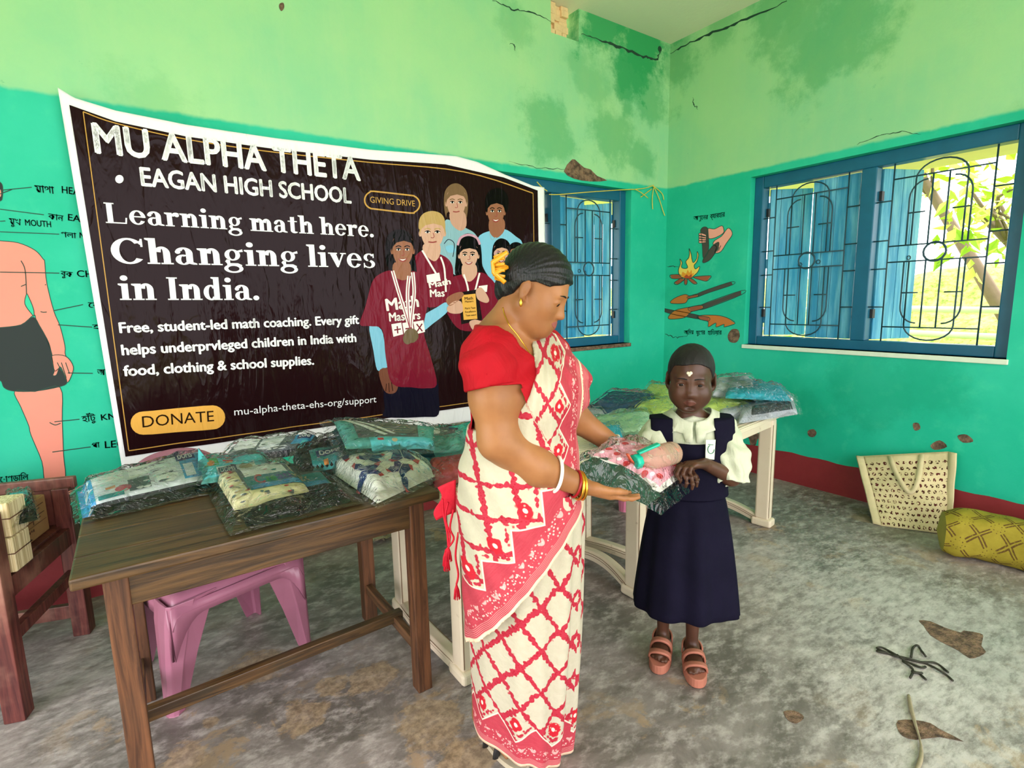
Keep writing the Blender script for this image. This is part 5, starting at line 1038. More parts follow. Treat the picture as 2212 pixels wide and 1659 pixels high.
# ================================================================ people: one continuous surface grown from smooth-joined volumes
A_ = np.array
def nrm(v): v = A_(v, float); return v/np.linalg.norm(v)
class Body:
    def __init__(s): s.p = []
    def add(s, fn, c, r, k=.02, op=1): s.p.append((fn, A_(c, float), r, k, op)); return s
    def cap(s, a, b, ra, rb, k=.02, op=1):
        a, b = A_(a, float), A_(b, float); ba = b-a; bb = max(1e-9, ba@ba)
        def fn(P):
            pa = P-a; t = np.clip(pa@ba/bb, 0, 1); return np.linalg.norm(pa-t[:, None]*ba, axis=1)-(ra+(rb-ra)*t)
        return s.add(fn, (a+b)/2, np.linalg.norm(ba)/2+max(ra, rb), k, op)
    def ell(s, c, r, R=None, k=.02, op=1):
        c, r = A_(c, float), A_(r, float); R = np.eye(3) if R is None else R      # rows of R: local axes
        def fn(P):
            q = (P-c)@R.T; k0 = np.linalg.norm(q/r, axis=1); k1 = np.linalg.norm(q/(r*r), axis=1); return k0*(k0-1)/np.maximum(k1, 1e-9)
        return s.add(fn, c, r.max(), k, op)
    def loft(s, O, fx, lx, secs, k=.03):
        """secs: (z, centre f, centre l, half depth, half width)"""
        secs = sorted(secs); z = A_([q[0] for q in secs]); T = A_(secs)[:, 1:]
        def fn(P):
            d = P-O; f, l, zz = d@fx, d@lx, P[:, 2]; cf, cl, hd, hw = (np.interp(zz, z, T[:, i]) for i in range(4))
            q = np.sqrt(((f-cf)/hd)**2+((l-cl)/hw)**2); e = (q-1)*np.minimum(hd, hw); return np.maximum(e, np.maximum(z[0]-zz, zz-z[-1]))
        c = O*1.0; c[2] = (z[0]+z[-1])/2; return s.add(fn, c, (z[-1]-z[0])/2+T.max()*1.6, k)
    def __call__(s, P, keep=None):
        d = np.full(len(P), 9.0)
        for i, (fn, c, r, k, op) in enumerate(s.p):
            if keep is not None and i not in keep: continue
            e = fn(P)
            if op > 0: h = np.maximum(k-np.abs(d-e), 0)/k; d = np.minimum(d, e)-h*h*k*.25
            else: h = np.maximum(k-np.abs(d+e), 0)/k; d = np.maximum(d, -e)+h*h*k*.25
        return d
    def local(s, c, r): return [i for i, q in enumerate(s.p) if np.linalg.norm(q[1]-c) < q[2]+r+q[3]+.02]
    def bounds(s, pad=.03):
        lo = np.min([q[1]-q[2] for q in s.p if q[4] > 0], 0)-pad; hi = np.max([q[1]+q[2] for q in s.p if q[4] > 0], 0)+pad; return lo, hi
    def hit(s, x, y, d0=.8, d1=2.6):
        r = ray(x, y); r = r/np.linalg.norm(r); t = d0
        for i in range(200):
            e = s((CAM+r*t)[None])[0]
            if e < .0004: break
            t += max(e*.8, .0004)
            if t > d1: return None
        return CAM+r*t
    def normal(s, p, e=.002):
        g = s(A_([p+e*v for v in np.vstack([np.eye(3), -np.eye(3)])])); return nrm(g[:3]-g[3:])
def sdf_mesh(name, F, lo, hi, h, mt, parent, keepf=None, B=16):
    """surface nets over the blocks the surface passes through"""
    lo = A_(lo, float); nb = np.ceil((A_(hi)-lo)/(h*B)).astype(int); s_ = h*B
    bi = np.stack(np.meshgrid(*[np.arange(n) for n in nb], indexing='ij'), -1).reshape(-1, 3); ctr = lo+(bi+.5)*s_
    d = F(ctr); bi = bi[np.abs(d) < s_*1.05+.02]
    gx = np.stack(np.meshgrid(*[np.arange(B+1)]*3, indexing='ij'), -1).reshape(-1, 3); n1 = B+1
    E = [((0, 0, 0), (1, 0, 0)), ((0, 1, 0), (1, 1, 0)), ((0, 0, 1), (1, 0, 1)), ((0, 1, 1), (1, 1, 1)), ((0, 0, 0), (0, 1, 0)), ((1, 0, 0), (1, 1, 0)), ((0, 0, 1), (0, 1, 1)), ((1, 0, 1), (1, 1, 1)), ((0, 0, 0), (0, 0, 1)), ((1, 0, 0), (1, 0, 1)), ((0, 1, 0), (0, 1, 1)), ((1, 1, 0), (1, 1, 1))]
    VK, VP, QK, QF = [], [], [], []; tot = nb*B+2; key = lambda c: (c[..., 0]*tot[1]+c[..., 1])*tot[2]+c[..., 2]
    for b in bi:
        c = lo+(b+.5)*s_; P = lo+(b*B+gx)*h
        f = (F(P) if keepf is None else F(P, keepf(c, s_*.87))).reshape(n1, n1, n1); ins = f < 0
        if ins.all() or not ins.any(): continue
        C = [slice(0, B), slice(1, n1)]; cnt = np.zeros((B, B, B)); acc = np.zeros((B, B, B, 3))
        for p, q in E:
            fa, fb = f[C[p[0]], C[p[1]], C[p[2]]], f[C[q[0]], C[q[1]], C[q[2]]]; cr = (fa < 0) != (fb < 0)
            t = np.where(cr, fa/np.where(fa == fb, 1, fa-fb), 0); cnt += cr
            pt = A_(p)+t[..., None]*(A_(q)-A_(p)); acc += np.where(cr[..., None], pt, 0)
        on = cnt > 0; ix = np.argwhere(on); VK.append(key(b*B+ix)); VP.append(lo+(b*B+ix+acc[on]/cnt[on][:, None])*h)
        for ax in range(3):
            a, e = (ax+1) % 3, (ax+2) % 3; f0 = f[:B, :B, :B]; f1 = np.take(f, range(1, n1), ax)[tuple(slice(0, B) for _ in range(3))]
            cr = (f0 < 0) != (f1 < 0); jx = np.argwhere(cr)
            if not len(jx): continue
            g = b*B+jx; o1, o2 = np.eye(3, dtype=int)[a], np.eye(3, dtype=int)[e]
            q = np.stack([key(g), key(g-o1), key(g-o1-o2), key(g-o2)], 1); fl_ = (f0[cr] > 0); q[fl_] = q[fl_][:, ::-1]; QK.append(q)
    VK, VP, QK = np.concatenate(VK), np.concatenate(VP), np.concatenate(QK); o = np.argsort(VK); VK, VP = VK[o], VP[o]
    ix = np.searchsorted(VK, QK); ix = np.clip(ix, 0, len(VK)-1); ok = (VK[ix] == QK).all(1); ix = ix[ok].astype(np.int32)
    me = bpy.data.meshes.new(name); me.vertices.add(len(VP)); me.vertices.foreach_set('co', VP.ravel()); me.loops.add(ix.size); me.loops.foreach_set('vertex_index', ix.ravel())
    me.polygons.add(len(ix)); me.polygons.foreach_set('loop_start', np.arange(0, ix.size, 4, dtype=np.int32)); me.polygons.foreach_set('loop_total', np.full(len(ix), 4, dtype=np.int32)); me.polygons.foreach_set('use_smooth', np.ones(len(ix), dtype=bool))
    me.update(calc_edges=True); me.validate(); return world_child(link(name, me, mt), parent)
def smooth_mod(o, n=3, f=.5): s_ = o.modifiers.new('smooth', 'SMOOTH'); s_.iterations = n; s_.factor = f
def body_mesh(name, b, h, mt, parent, lo=None, hi=None):
    l, u = b.bounds(); return sdf_mesh(name, b, l if lo is None else lo, u if hi is None else hi, h, mt, parent, b.local)
def frame(fwd, pitch=0, roll=0):
    """rows: forward, left, up; pitch > 0 looks down"""
    f = nrm(fwd); l = nrm(np.cross(ZV, f)); u = np.cross(f, l); c, s_ = math.cos(pitch), math.sin(pitch); f, u = f*c-u*s_, u*c+f*s_
    c, s_ = math.cos(roll), math.sin(roll); l, u = l*c+u*s_, u*c-l*s_; return np.stack([f, l, u])
def head(b, C, R, s=1.0, sw=1.0, chin=-.1, nose=.104, eyes=1.0, lid=0):
    """skull, jaw, brow, nose, lips, ears around the skull centre C"""
    T = lambda x, y, z: C+(A_([x, y*sw, z])*s)@R
    e = lambda c, r, k=.02, op=1, Rr=None: b.ell(T(*c), A_([r[0], r[1]*sw, r[2]])*s, R if Rr is None else Rr, k*s, op)
    c = lambda p, q, ra, rb, k=.015, op=1: b.cap(T(*p), T(*q), ra*s, rb*s, k*s, op)
    e((-.012, 0, .036), (.098, .076, .088), .03); e((.028, 0, -.03), (.062, .059, .078), .03)
    for y in (-1, 1):
        e((.046, y*.036, -.034), (.032, .027, .03), .03); c((-.008, y*.056, -.05), (.05, y*.02, chin+.012), .018, .017, .03)
    c((.066, -.01, chin), (.066, .01, chin), .017, .017, .03)
    c((.074, -.032, .016), (.074, .032, .016), .013, .013, .02)
    for y in (-1, 1): e((.098, y*.031, -.004), (.019, .017, .012), .012, -1)
    for y in (-1, 1):
        e((.070, y*.031, -.004), (.0128*eyes, .0128*eyes, .0128*eyes), .003)
        for q in range(4):
            a0, a1 = -1+q*.5, -.5+q*.5; zz = lambda a: .0035*(1-a*a)+.0015-lid; xx = lambda a: .0865-.004*a*a
            c((xx(a0), y*.031+a0*.014, zz(a0)), (xx(a1), y*.031+a1*.014, zz(a1)), .0036, .0036, .003)
            c((xx(a0)-.002, y*.031+a0*.013, -.0105+.004*a0*a0), (xx(a1)-.002, y*.031+a1*.013, -.0105+.004*a1*a1), .003, .003, .004)
    c((.083, 0, .008), (nose-.006, 0, -.034), .008, .0105, .016); e((nose-.002, 0, -.038), (.011, .011, .0095), .01)
    for y in (-1, 1): e((nose-.014, y*.0125, -.041), (.011, .0075, .0085), .008); e((nose-.006, y*.007, -.0475), (.004, .003, .003), .003, -1)
    for y in (-1, 1):
        c((.0895, y*.001, -.0615), (.079, y*.021, -.066), .0062, .003, .006); c((.0885, y*.001, -.0725), (.078, y*.018, -.0685), .0072, .003, .006)
    c((.094, -.018, -.0668), (.094, .018, -.0668), .0018, .0018, .003, -1); e((.086, 0, -.086), (.01, .016, .006), .012, -1)
    for y in (-1, 1):
        Re = np.stack([R[0]*.9+R[1]*y*.35, R[1]*y*.94-R[0]*.33, R[2]]); Re = np.stack([nrm(Re[0]), nrm(np.cross(R[2], nrm(Re[0]))), R[2]])
        e((-.012, y*.079, -.004), (.019, .007, .031), .008, 1, Re); e((-.005, y*.0875, -.002), (.008, .0042, .016), .004, -1, Re); e((-.006, y*.076, -.032), (.009, .006, .01), .006)
    return T
def hand(b, W, d, n, side, L=.17, curl=(.35, .4, .45, .5), thumb=(.8, .35, .3), spread=.10, k=.007, th_curl=.4):
    """W wrist, d towards the fingers, n palm normal, thumb on side*(d x n)"""
    d = nrm(d); n = nrm(A_(n)-d*(A_(n)@d)); s_ = np.cross(d, n)*side; u = L/.18
    wd = [.027, .009, -.009, -.026]; ln = [.043, .048, .044, .034]; r0 = [.0088, .0092, .0088, .0078]
    for i in range(4):
        kn = W+d*(.088-.004*abs(i-1))*u+s_*wd[i]*u-n*.003*u; b.cap(W+d*.012*u+s_*wd[i]*.55*u, kn, .0135*u, .0112*u, .014*u)
        a = math.radians(0); dd = nrm(d+s_*(1.2-i)*spread); p = kn; c_ = curl[i]
        for j, (f_, rr) in enumerate(((1, 1), (.62, .9), (.5, .82))):
            ang = c_*(.7+.5*j); a += ang*.6 if j == 0 else ang; q = p+(dd*math.cos(a)+n*math.sin(a))*ln[i]*f_*u; b.cap(p, q, r0[i]*rr*u, r0[i]*rr*.9*u, k*u); p = q
    b.ell(W+d*.05*u-n*.002*u, A_([.05, .034, .0135])*u, np.stack([d, s_, n]), .014*u)
    tb = W+d*.028*u+s_*.026*u+n*.006*u; t1 = tb+nrm(d*thumb[0]+s_*thumb[1]+n*thumb[2])*.042*u; t2 = t1+nrm(d*(thumb[0]+.25)+s_*(thumb[1]-th_curl*.6)+n*(thumb[2]+.1))*.03*u; t3 = t2+nrm(d*(thumb[0]+.4)+s_*(thumb[1]-th_curl)+n*(thumb[2]+.05))*.024*u
    b.cap(W+d*.012*u+s_*.014*u, tb, .014*u, .0145*u, .014*u); b.cap(tb, t1, .0135*u, .0108*u, .010*u); b.cap(t1, t2, .0104*u, .0095*u, .005*u); b.cap(t2, t3, .0095*u, .0078*u, .005*u); return t3
def skin(name, ca, cb, rough=.5):
    n = N(name, rough, spec=.35); p = n.obj(); n.col(n.mix(n.step(n.noise(p, 7, 5), .3, .7), ca, cb)); n.b.inputs['Subsurface Weight'].default_value = .08; n.b.inputs['Subsurface Radius'].default_value = (.02, .008, .005); n.b.inputs['Subsurface Scale'].default_value = .3; n.bump(n.noise(p, 160, 2), .06, .002); return n.m
def hair_mat(name, c, rough=.38):
    n = N(name, rough, spec=.3); p = n.obj(); n.col(n.mix(n.noise(p, 30, 3), c, tuple(x*1.8 for x in c))); n.bump(n.noise(n.scale(p, (70, 70, 12), rot=(.2, .5, 0)), 3, 3, .6, .6), .5, .004); return n.m
EYEW = plain('eye_white', srgb(226, 218, 206), .25, .03); IRIS = plain('dark_iris', (.010, .006, .004), .5, .05, spec=.2); LIPS = skin('lip_skin', srgb(150, 84, 74), srgb(128, 66, 60), .4)
BROW = hair_mat('brow_hair', (.006, .005, .005), .6); GOLD = plain('gold', srgb(226, 172, 66), .28, .1, 40, .2, 1.0)
def eyes(T, R, s, par, gaze=(1, 0, 0)):
    g = nrm(A_(gaze)@R)
    for y in (-1, 1):
        c = T(.0733, y*.031, -.004); m = MB(); Mx = Vector(g).to_track_quat('Z', 'Y').to_matrix()
        m.lathe([(.0152*s*math.sin(a*.1745), .0152*s*math.cos(a*.1745)) for a in range(18, 0, -1)]+[(.0001, .0152*s)], c, 18, M=Mx); e = world_child(m.build('eye', EYEW), par)
        m = MB(); m.lathe([(.0078*s, .0131*s), (.0072*s, .0140*s), (.003*s, .0156*s), (.0001, .0158*s)], c, 16, M=Mx); o = world_child(m.build('iris', IRIS), par); o.parent = e; o.matrix_parent_inverse = e.matrix_world.inverted()
def brows(T, b, par, lift=0):
    for y in (-1, 1):
        m = MB(); pts = []
        for i in range(9):
            t = i/8; q = T(.2, y*(.012+.036*t), .017+lift+.008*math.sin(t*2.4)-.004*t); d = nrm(T(0, y*(.012+.03*t), .017)-q); p = q
            for k in range(60):
                e = b(p[None])[0]
                if e < .0006: break
                p = p+d*max(e*.8, .0003)
            pts.append(p)
        m.tube(pts, [.0012+.0022*math.sin(math.pi*min(1, .25+i/8*.75)) for i in range(9)], 6, flat=.6); world_child(m.build('eyebrow', BROW), par)
# ---------------------------------------------------------------- woman in the sari
SKW = skin('woman_skin', srgb(138, 88, 52), srgb(164, 110, 68))
wo = thing('person', 'woman in red blouse and cream sari with red pattern, holding out a wrapped pack', 'person', tuple(at(1122, 1000, 1.46)*A_([1, 1, 0])))
DW = 1.46; OW = at(1122, 1000, DW)*A_([1, 1, 0]); FW = nrm(.866*RV-.5*FV); LW = nrm(.866*FV+.5*RV)
zw = lambda y, D=DW, x=1122: at(x, y, D)[2]
Wb = Body()
SH, EL, WR = at(1056, 768, 1.345), at(1076, 952, 1.30), at(1252, 1048, 1.345)
SH2, EL2, WR2 = at(1180, 765, 1.57), at(1236, 898, 1.64), at(1335, 968, 1.66)
Wb.loft(OW, FW, LW, [(zw(1120), 0, 0, .13, .15), (zw(1000), 0, 0, .135, .165), (zw(930), .005, 0, .122, .15), (zw(870), .012, 0, .12, .15), (zw(815), .02, 0, .122, .152), (zw(770), .005, 0, .10, .15), (zw(738), -.015, 0, .075, .125), (zw(712), -.025, 0, .055, .085)], .05)
for l in (-.065, .065): Wb.ell(OW+FW*.085+LW*l+ZV*zw(842), (.062, .065, .062), None, .05)
HC = at(1158, 627, 1.425); HR = frame(.95*RV-.31*FV, math.radians(26), math.radians(-2)); HS = .88
Wb.cap(OW-FW*.03+ZV*zw(735), HC+A_([-.03, 0, -.06])@HR, .060, .050, .05); Wb.cap(SH, OW-FW*.03-LW*.03+ZV*zw(718), .05, .05, .05); Wb.cap(SH2, OW-FW*.03+LW*.03+ZV*zw(718), .05, .05, .05)
THW = head(Wb, HC, HR, HS, 1.0, -.098, .104, 1.0, .0042)
Wb.ell(THW(.03, 0, -.085), (.05, .045, .03), HR, .03)
Wb.cap(SH, at(1064, 860, 1.31), .055, .054, .04); Wb.cap(at(1064, 860, 1.31), EL, .054, .045, .03); Wb.cap(EL, at(1160, 1008, 1.315), .047, .042, .03); Wb.cap(at(1160, 1008, 1.315), WR, .042, .0275, .03)
Wb.cap(SH2, EL2, .054, .046, .04); Wb.cap(EL2, WR2, .044, .028, .03)
TMB = hand(Wb, WR+RV*.004, at(1352, 1074, 1.40)-WR, ZV+.25*RV+FV*.1, 1, .172, (.12, .12, .12, .15), (.95, .32, .12), .05)
hand(Wb, WR2, at(1420, 1010, 1.68)-WR2, ZV-.2*FV, -1, .168, (.2, .2, .2, .2))
# feet under the hem
FT = [(fl(1058, 1585), fl(1098, 1628)), (fl(1150, 1545), fl(1183, 1578))]
for a, c_ in FT:
    d = nrm(c_-a); Wb.cap(a-d*.03+ZV*.055, a+ZV*.42, .04, .05, .03); Wb.ell(a+d*.05+ZV*.042, (.095, .04, .028), np.stack([d, np.cross(ZV, d), ZV]), .03)
    for i in range(5): q = a+d*(.125-.006*abs(i-1))+np.cross(ZV, d)*(.03-.015*i); Wb.cap(q+ZV*.036, q+d*.026+ZV*.03, .0105 if i == 0 else .008, .009 if i == 0 else .007, .006)
# the hidden legs join hips and feet in one body
for sgn, (a, c_) in zip((-1, 1), FT): Wb.cap(a+ZV*.40, OW+LW*sgn*.07+ZV*.80, .055, .085, .05)
wbm = body_mesh('body', Wb, .0042, SKW, wo); smooth_mod(wbm, 2, .5)
eyes(THW, HR, HS, wo, (1, 0, -.45)); brows(THW, Wb, wo, .002)
# hair: swept back from the forehead into a low bun
def hair_w(P):
    q = (P-HC)@HR.T/HS; x, y, z = q.T
    k = np.linalg.norm((q-A_([-.014, 0, .038]))/A_([.108, .085, .097]), axis=1); d = (k-1)*.085
    zl = np.interp(x, [-.12, -.085, -.05, -.025, .01, .05, .085, .11], [-.085, -.075, -.04, .008, .028, .03, .056, .07])+.004*np.sin(y*90)*0
    d = np.maximum(d, (zl-z)*.8); d = d+.0012*np.sin(34*np.arctan2(z-.02, x+.05)+y*60)
    bn = np.linalg.norm((q-A_([-.08, 0, -.022]))/A_([.042, .05, .056]), axis=1); bn = (bn-1)*.042+.0015*np.sin(np.arctan2(y, z+.02)*9+q[:, 0]*120)
    h = np.maximum(.03-np.abs(d-bn), 0)/.03; return (np.minimum(d, bn)-h*h*.0075)*HS
HAIRW = hair_mat('black_hair', (.004, .004, .0045), .36)
smooth_mod(sdf_mesh('hair', hair_w, HC-.17, HC+.17, .0032, HAIRW, wo), 2)
CLIP = plain('amber_hair_claw', srgb(222, 150, 30), .3, .15)
m = MB(); c0 = at(1080, 578, 1.39)
for i in range(6): a = -.9+.36*i; m.tube([c0+RV*.02+ZV*.0, c0-RV*.012+ZV*.02*math.sin(a)+FV*.015*(i-2.5)/2.5, c0-RV*.02*math.cos(a)+ZV*.034*math.sin(a), c0+RV*.012+ZV*.044*math.sin(a)-FV*.012], .0042, 6)
m.tube([c0+RV*.012-ZV*.038-FV*.02, c0-RV*.016-ZV*.012-FV*.01, c0-RV*.018+ZV*.012-FV*.01, c0+RV*.02+ZV*.036-FV*.02], .006, 7); world_child(m.build('hair_claw', CLIP), wo)
# lips, earring, necklace, bangles
def skin_path(b, px, r, name, mt, par, n=4, flat=1, lift=0.0):
    pts = [b.hit(x, y) for x, y in smooth_poly(px, n, False)]; pts = [p for p in pts if p is not None]; m = MB(); m.tube([p-nrm(p-CAM)*(r*.4+lift) for p in pts], r, 6, flat=flat); return world_child(m.build(name, mt), par)
def lips(b, T, par, mt, s=1):
    def fn(P): return np.maximum(b(P)-.0009*s, np.linalg.norm((P-T(.084, 0, -.0672))/s, axis=1)*0+mouth(P))
    Rm = A_([T(1, 0, 0)-T(0, 0, 0), T(0, 1, 0)-T(0, 0, 0), T(0, 0, 1)-T(0, 0, 0)]); Rm = Rm/np.linalg.norm(Rm, axis=1)[:, None]; c = T(.084, 0, -.0668)
    def mouth(P): q = (P-c)@Rm.T/s; return (np.sqrt((q[:, 1]/.0225)**2+(q[:, 2]/(.0115*np.sqrt(np.maximum(.04, 1-(q[:, 1]/.024)**2))))**2)-1)*.01*s
    sdf_mesh('lips', fn, c-.035*s, c+.035*s, .0014*s, mt, par)
lips(Wb, THW, wo, LIPS, HS)
m = MB(); e_ = THW(-.004, -.088, -.042); m.lathe([(.0008, -.012), (.0035, -.01), (.0045, 0), (.002, .006), (.001, .01)], e_, 8); world_child(m.build('earring', GOLD), wo)
skin_path(Wb, [(1086, 664), (1090, 680), (1098, 698), (1104, 708), (1116, 722), (1130, 742), (1142, 760), (1154, 778), (1164, 792)], .0016, 'necklace', GOLD, wo)
def ring(b, c, d, R0, r, name, mt, tilt=(0, 0, 0), n=30):
    d = nrm(nrm(d)+A_(tilt)); u = nrm(np.cross(d, A_([.3, .2, .9]))); v = np.cross(d, u); m = MB(); m.tube([c+(u*math.cos(2*math.pi*i/n)+v*math.sin(2*math.pi*i/n))*R0 for i in range(n)], r, 8, closed=True); return world_child(m.build(name, mt), wo)
SHELL = plain('white_shell', srgb(238, 232, 220), .35, .05); REDB = plain('red_lac', srgb(150, 16, 24), .3, .1)
fa = WR-at(1160, 1008, 1.315)
ring(Wb, at(1199, 1024, 1.328), fa, .045, .0045, 'shell_bangle', SHELL, (0, 0, .25)); ring(Wb, at(1242, 1045, 1.342), fa, .034, .0035, 'red_bangle', REDB, (0, 0, .2)); ring(Wb, at(1249, 1048, 1.344), fa, .036, .0042, 'gold_bangle', GOLD, (0, 0, .35)); ring(Wb, at(1256, 1049, 1.346), fa, .035, .0038, 'gold_bangle', GOLD, (0, 0, .4))
ring(Wb, at(1322, 960, 1.655), WR2-EL2, .034, .004, 'shell_bangle', SHELL)
# blouse
BL = N('red_blouse_cotton', .75, spec=.2); _p = BL.obj(); BL.col(BL.mix(BL.noise(_p, 8, 4), srgb(150, 4, 20), srgb(178, 10, 28))); BL.bump(BL.noise(BL.scale(_p, (1, 1, .5)), 16, 4, .6, 1), .5, .014)
sl_dir = nrm(EL-SH); slc = at(1062, 838, 1.312); sl2 = nrm(EL2-SH2); slc2 = SH2+sl2*.11; sl_up = nrm(np.cross(sl_dir, FV))
wr_t = lambda P: .0025*np.sin((P-SH)@RV*70+(P-SH)@ZV*40)+.002*np.sin((P-SH)@ZV*95-(P-SH)@RV*50)
_rest = [i for i in range(len(Wb.p))]
def blouse(P, keep=None):
    d = Wb(P, keep)-.007-wr_t(P); q = P-OW; f, l, z = q@FW, q@LW, P[:, 2]
    zv = np.interp(f, [-.06, -.02], [zw(716), zw(798)]); neck = np.minimum(z-zv, (z-zv)*.5+.052-np.abs(l)); d = np.maximum(d, neck*.8)
    # sleeves end on the upper arm; nothing below the waist, no cloth on forearms or head
    arm = np.minimum(np.linalg.norm(P-(SH+np.clip((P-SH)@sl_dir, 0, .6)[:, None]*sl_dir), axis=1)-.085, np.linalg.norm(P-(EL+np.clip((P-EL)@nrm(WR-EL), 0, .4)[:, None]*nrm(WR-EL)), axis=1)-.07)
    arm2 = np.minimum(np.linalg.norm(P-(SH2+np.clip((P-SH2)@sl2, 0, .5)[:, None]*sl2), axis=1)-.08, np.linalg.norm(P-(EL2+np.clip((P-EL2)@nrm(WR2-EL2), 0, .4)[:, None]*nrm(WR2-EL2)), axis=1)-.06)
    body_ok = np.maximum(arm, -9); cut = np.maximum((P-slc)@sl_dir, -arm-.0); cut = np.where(arm < 0, (P-slc)@sl_dir+np.where(arm < -.019, .035, .0), -1); cut2 = np.where(arm2 < 0, (P-slc2)@sl2, -1)
    tor = np.abs(l)-.20; d = np.maximum(d, np.where((arm > 0) & (arm2 > 0), zw(925)-z, -1)); d = np.maximum(d, np.maximum(cut, cut2)); return np.maximum(d, z-zw(698))
lo, hi = OW+A_([-.33, -.33, 0]), OW+A_([.33, .33, 0]); lo[2], hi[2] = zw(930), zw(690)
smooth_mod(sdf_mesh('blouse', blouse, lo, hi, .0042, BL.m, wo, Wb.local), 2)
SLEEVE = Body(); a0 = SH+sl_dir*.0
for i in range(1): SLEEVE.cap(SH-sl_dir*.005, slc-sl_dir*.05, .062, .069, .02); SLEEVE.cap(slc-sl_dir*.05, slc+sl_dir*.05, .069, .069, .02)
def sleeve(P): d = SLEEVE(P)-wr_t(P)*1.3; t = (P-slc)@sl_dir+.004*np.sin((P-slc)@RV*30); return np.maximum(np.maximum(d, t), -np.maximum(SLEEVE(P)+.009, -(t+.03)))
smooth_mod(sdf_mesh('sleeve', sleeve, SH-.14, slc+.14, .004, BL.m, wo), 2)
# ---- sari cloth: cream with a red lattice, a rose border along its edge
SARI = N('sari_cloth', .7, spec=.2)
def sari_mat():
    n = SARI; uv = n.uv(); t, s, _z = n.xyz(uv)
    cream = n.mix(n.noise(uv, 60, 3), srgb(182, 173, 150), srgb(197, 188, 167)); red = srgb(164, 22, 42); rose = n.mix(n.noise(n.scale(uv, (1, 8, 1)), 30, 2), srgb(170, 46, 62), srgb(188, 72, 84))
    fl_ = n.voro(uv, 78); wob = n.ma('MULTIPLY', n.ma('SUBTRACT', fl_, .35), .15); W_, H_ = .122, .15
    W_, H_ = .115, .14
    def lat(off, sg): return n.ma('ABSOLUTE', n.ma('SUBTRACT', n.ma('FRACT', n.ma('ADD', n.ma('ADD', n.ma('DIVIDE', t, W_), n.ma('MULTIPLY', n.ma('DIVIDE', s, H_), sg)), off)), .5))
    d = n.ma('MINIMUM', lat(.0, 1.0), lat(.0, -1.0)); line = n.step(n.ma('ADD', d, wob), .10, .122, 1, 0)
    tri = n.ma('ABSOLUTE', n.ma('SUBTRACT', n.ma('FRACT', n.ma('DIVIDE', t, .122)), .5))            # 0 at the tooth tip
    zig = n.ma('ADD', .085, n.ma('MULTIPLY', tri, .12)); dz = n.ma('SUBTRACT', s, zig)
    tt = n.ma('MULTIPLY', tri, .122); md = n.ma('SQRT', n.ma('ADD', n.ma('POWER', n.ma('DIVIDE', tt, .021), 2.0), n.ma('POWER', n.ma('DIVIDE', n.ma('SUBTRACT', s, .148), .03), 2.0)))
    vm = n.voro(uv, 60); med = n.ma('MULTIPLY', n.step(n.ma('ADD', md, n.ma('MULTIPLY', vm, .5)), 1.05, 1.2, 1, 0), n.step(vm, .14, .24, .35, 1)); medc = n.step(md, .2, .3, 1, 0)
    red = n.mix(n.step(n.voro(uv, 150), .2, .45), red, srgb(176, 44, 62)); c = n.mix(line, cream, red); up = n.step(dz, .005, .012); c = n.mix(n.ma('MULTIPLY', med, up), c, srgb(190, 30, 46)); c = n.mix(n.ma('MULTIPLY', medc, up), c, srgb(240, 215, 195))
    c = n.mix(n.ma('MULTIPLY', n.step(n.ma('ADD', n.ma('ABSOLUTE', n.ma('SUBTRACT', dz, .018)), n.ma('MULTIPLY', n.ma('SUBTRACT', fl_, .35), .025)), .006, .01, 1, 0), up), c, red)
    pale = n.ma('MULTIPLY', n.step(n.voro(uv, 120), .26, .36, 1, 0), n.step(n.ma('ABSOLUTE', n.ma('SUBTRACT', s, .054)), .014, .024, 1, 0))
    flw = n.ma('MULTIPLY', n.step(n.ma('ABSOLUTE', n.ma('SUBTRACT', n.voro(n.scale(uv, (1, .55, 1)), 26, rnd=.15), .2)), .05, .09, 1, 0), n.step(n.ma('ABSOLUTE', n.ma('SUBTRACT', s, .052)), .014, .018, 1, 0))
    st = n.ma('MULTIPLY', n.step(n.ma('FRACT', n.ma('MULTIPLY', s, 260.0)), .55, .7), n.step(s, .03, .034, .8, 0))
    bandc = n.mix(n.ma('MAXIMUM', n.ma('MULTIPLY', pale, .75), n.ma('MAXIMUM', n.ma('MULTIPLY', flw, .6), n.ma('MULTIPLY', st, .45))), rose, srgb(244, 196, 186))
    c = n.mix(n.step(dz, -.001, .001), bandc, c); c = n.mix(n.step(n.ma('ABSOLUTE', n.ma('ADD', dz, .0)), .002, .004, .85, 0), c, srgb(244, 222, 200)); c = n.mix(n.step(s, .009, .011, 1, 0), c, srgb(240, 208, 176))
    n.col(c); n.bump(n.noise(n.obj(), 22, 4, .6, .8), .35, .012); return n.m
sari_mat()
SK = 120
def hemz(a): return .006+.076*max(0, math.cos(a-math.radians(243)))
zt = zw(1040); CS = OW+RV*.012
def skirt(u, v):
    a = 2*math.pi*u; ca, sa = math.cos(a), math.sin(a); z0 = hemz(a); z = z0+(zt-z0)*v; k = 1-v
    rf, rl = .168-.012*k**3, .172-.014*k**3; fr = max(0, math.cos(a+.25))**2
    w_ = .010*fr*math.sin(a*15+.6*math.sin(3*v))*(.35+.65*k)+.005*math.sin(5*a+2*v)*k+.003*math.sin(9*a-3*v)
    bulge = .010*math.exp(-((v-.86)/.12)**2)*max(0, -math.cos(a)); r = 1+w_/.165
    return CS+FV*.095*k-RV*.016*k**3+FW*ca*(rf*r+bulge)+LW*sa*(rl*r)+ZV*z
m = MB(); m.grid(skirt, SK, 90, wrapu=True); o = m.build('sari_skirt', SARI.m); 
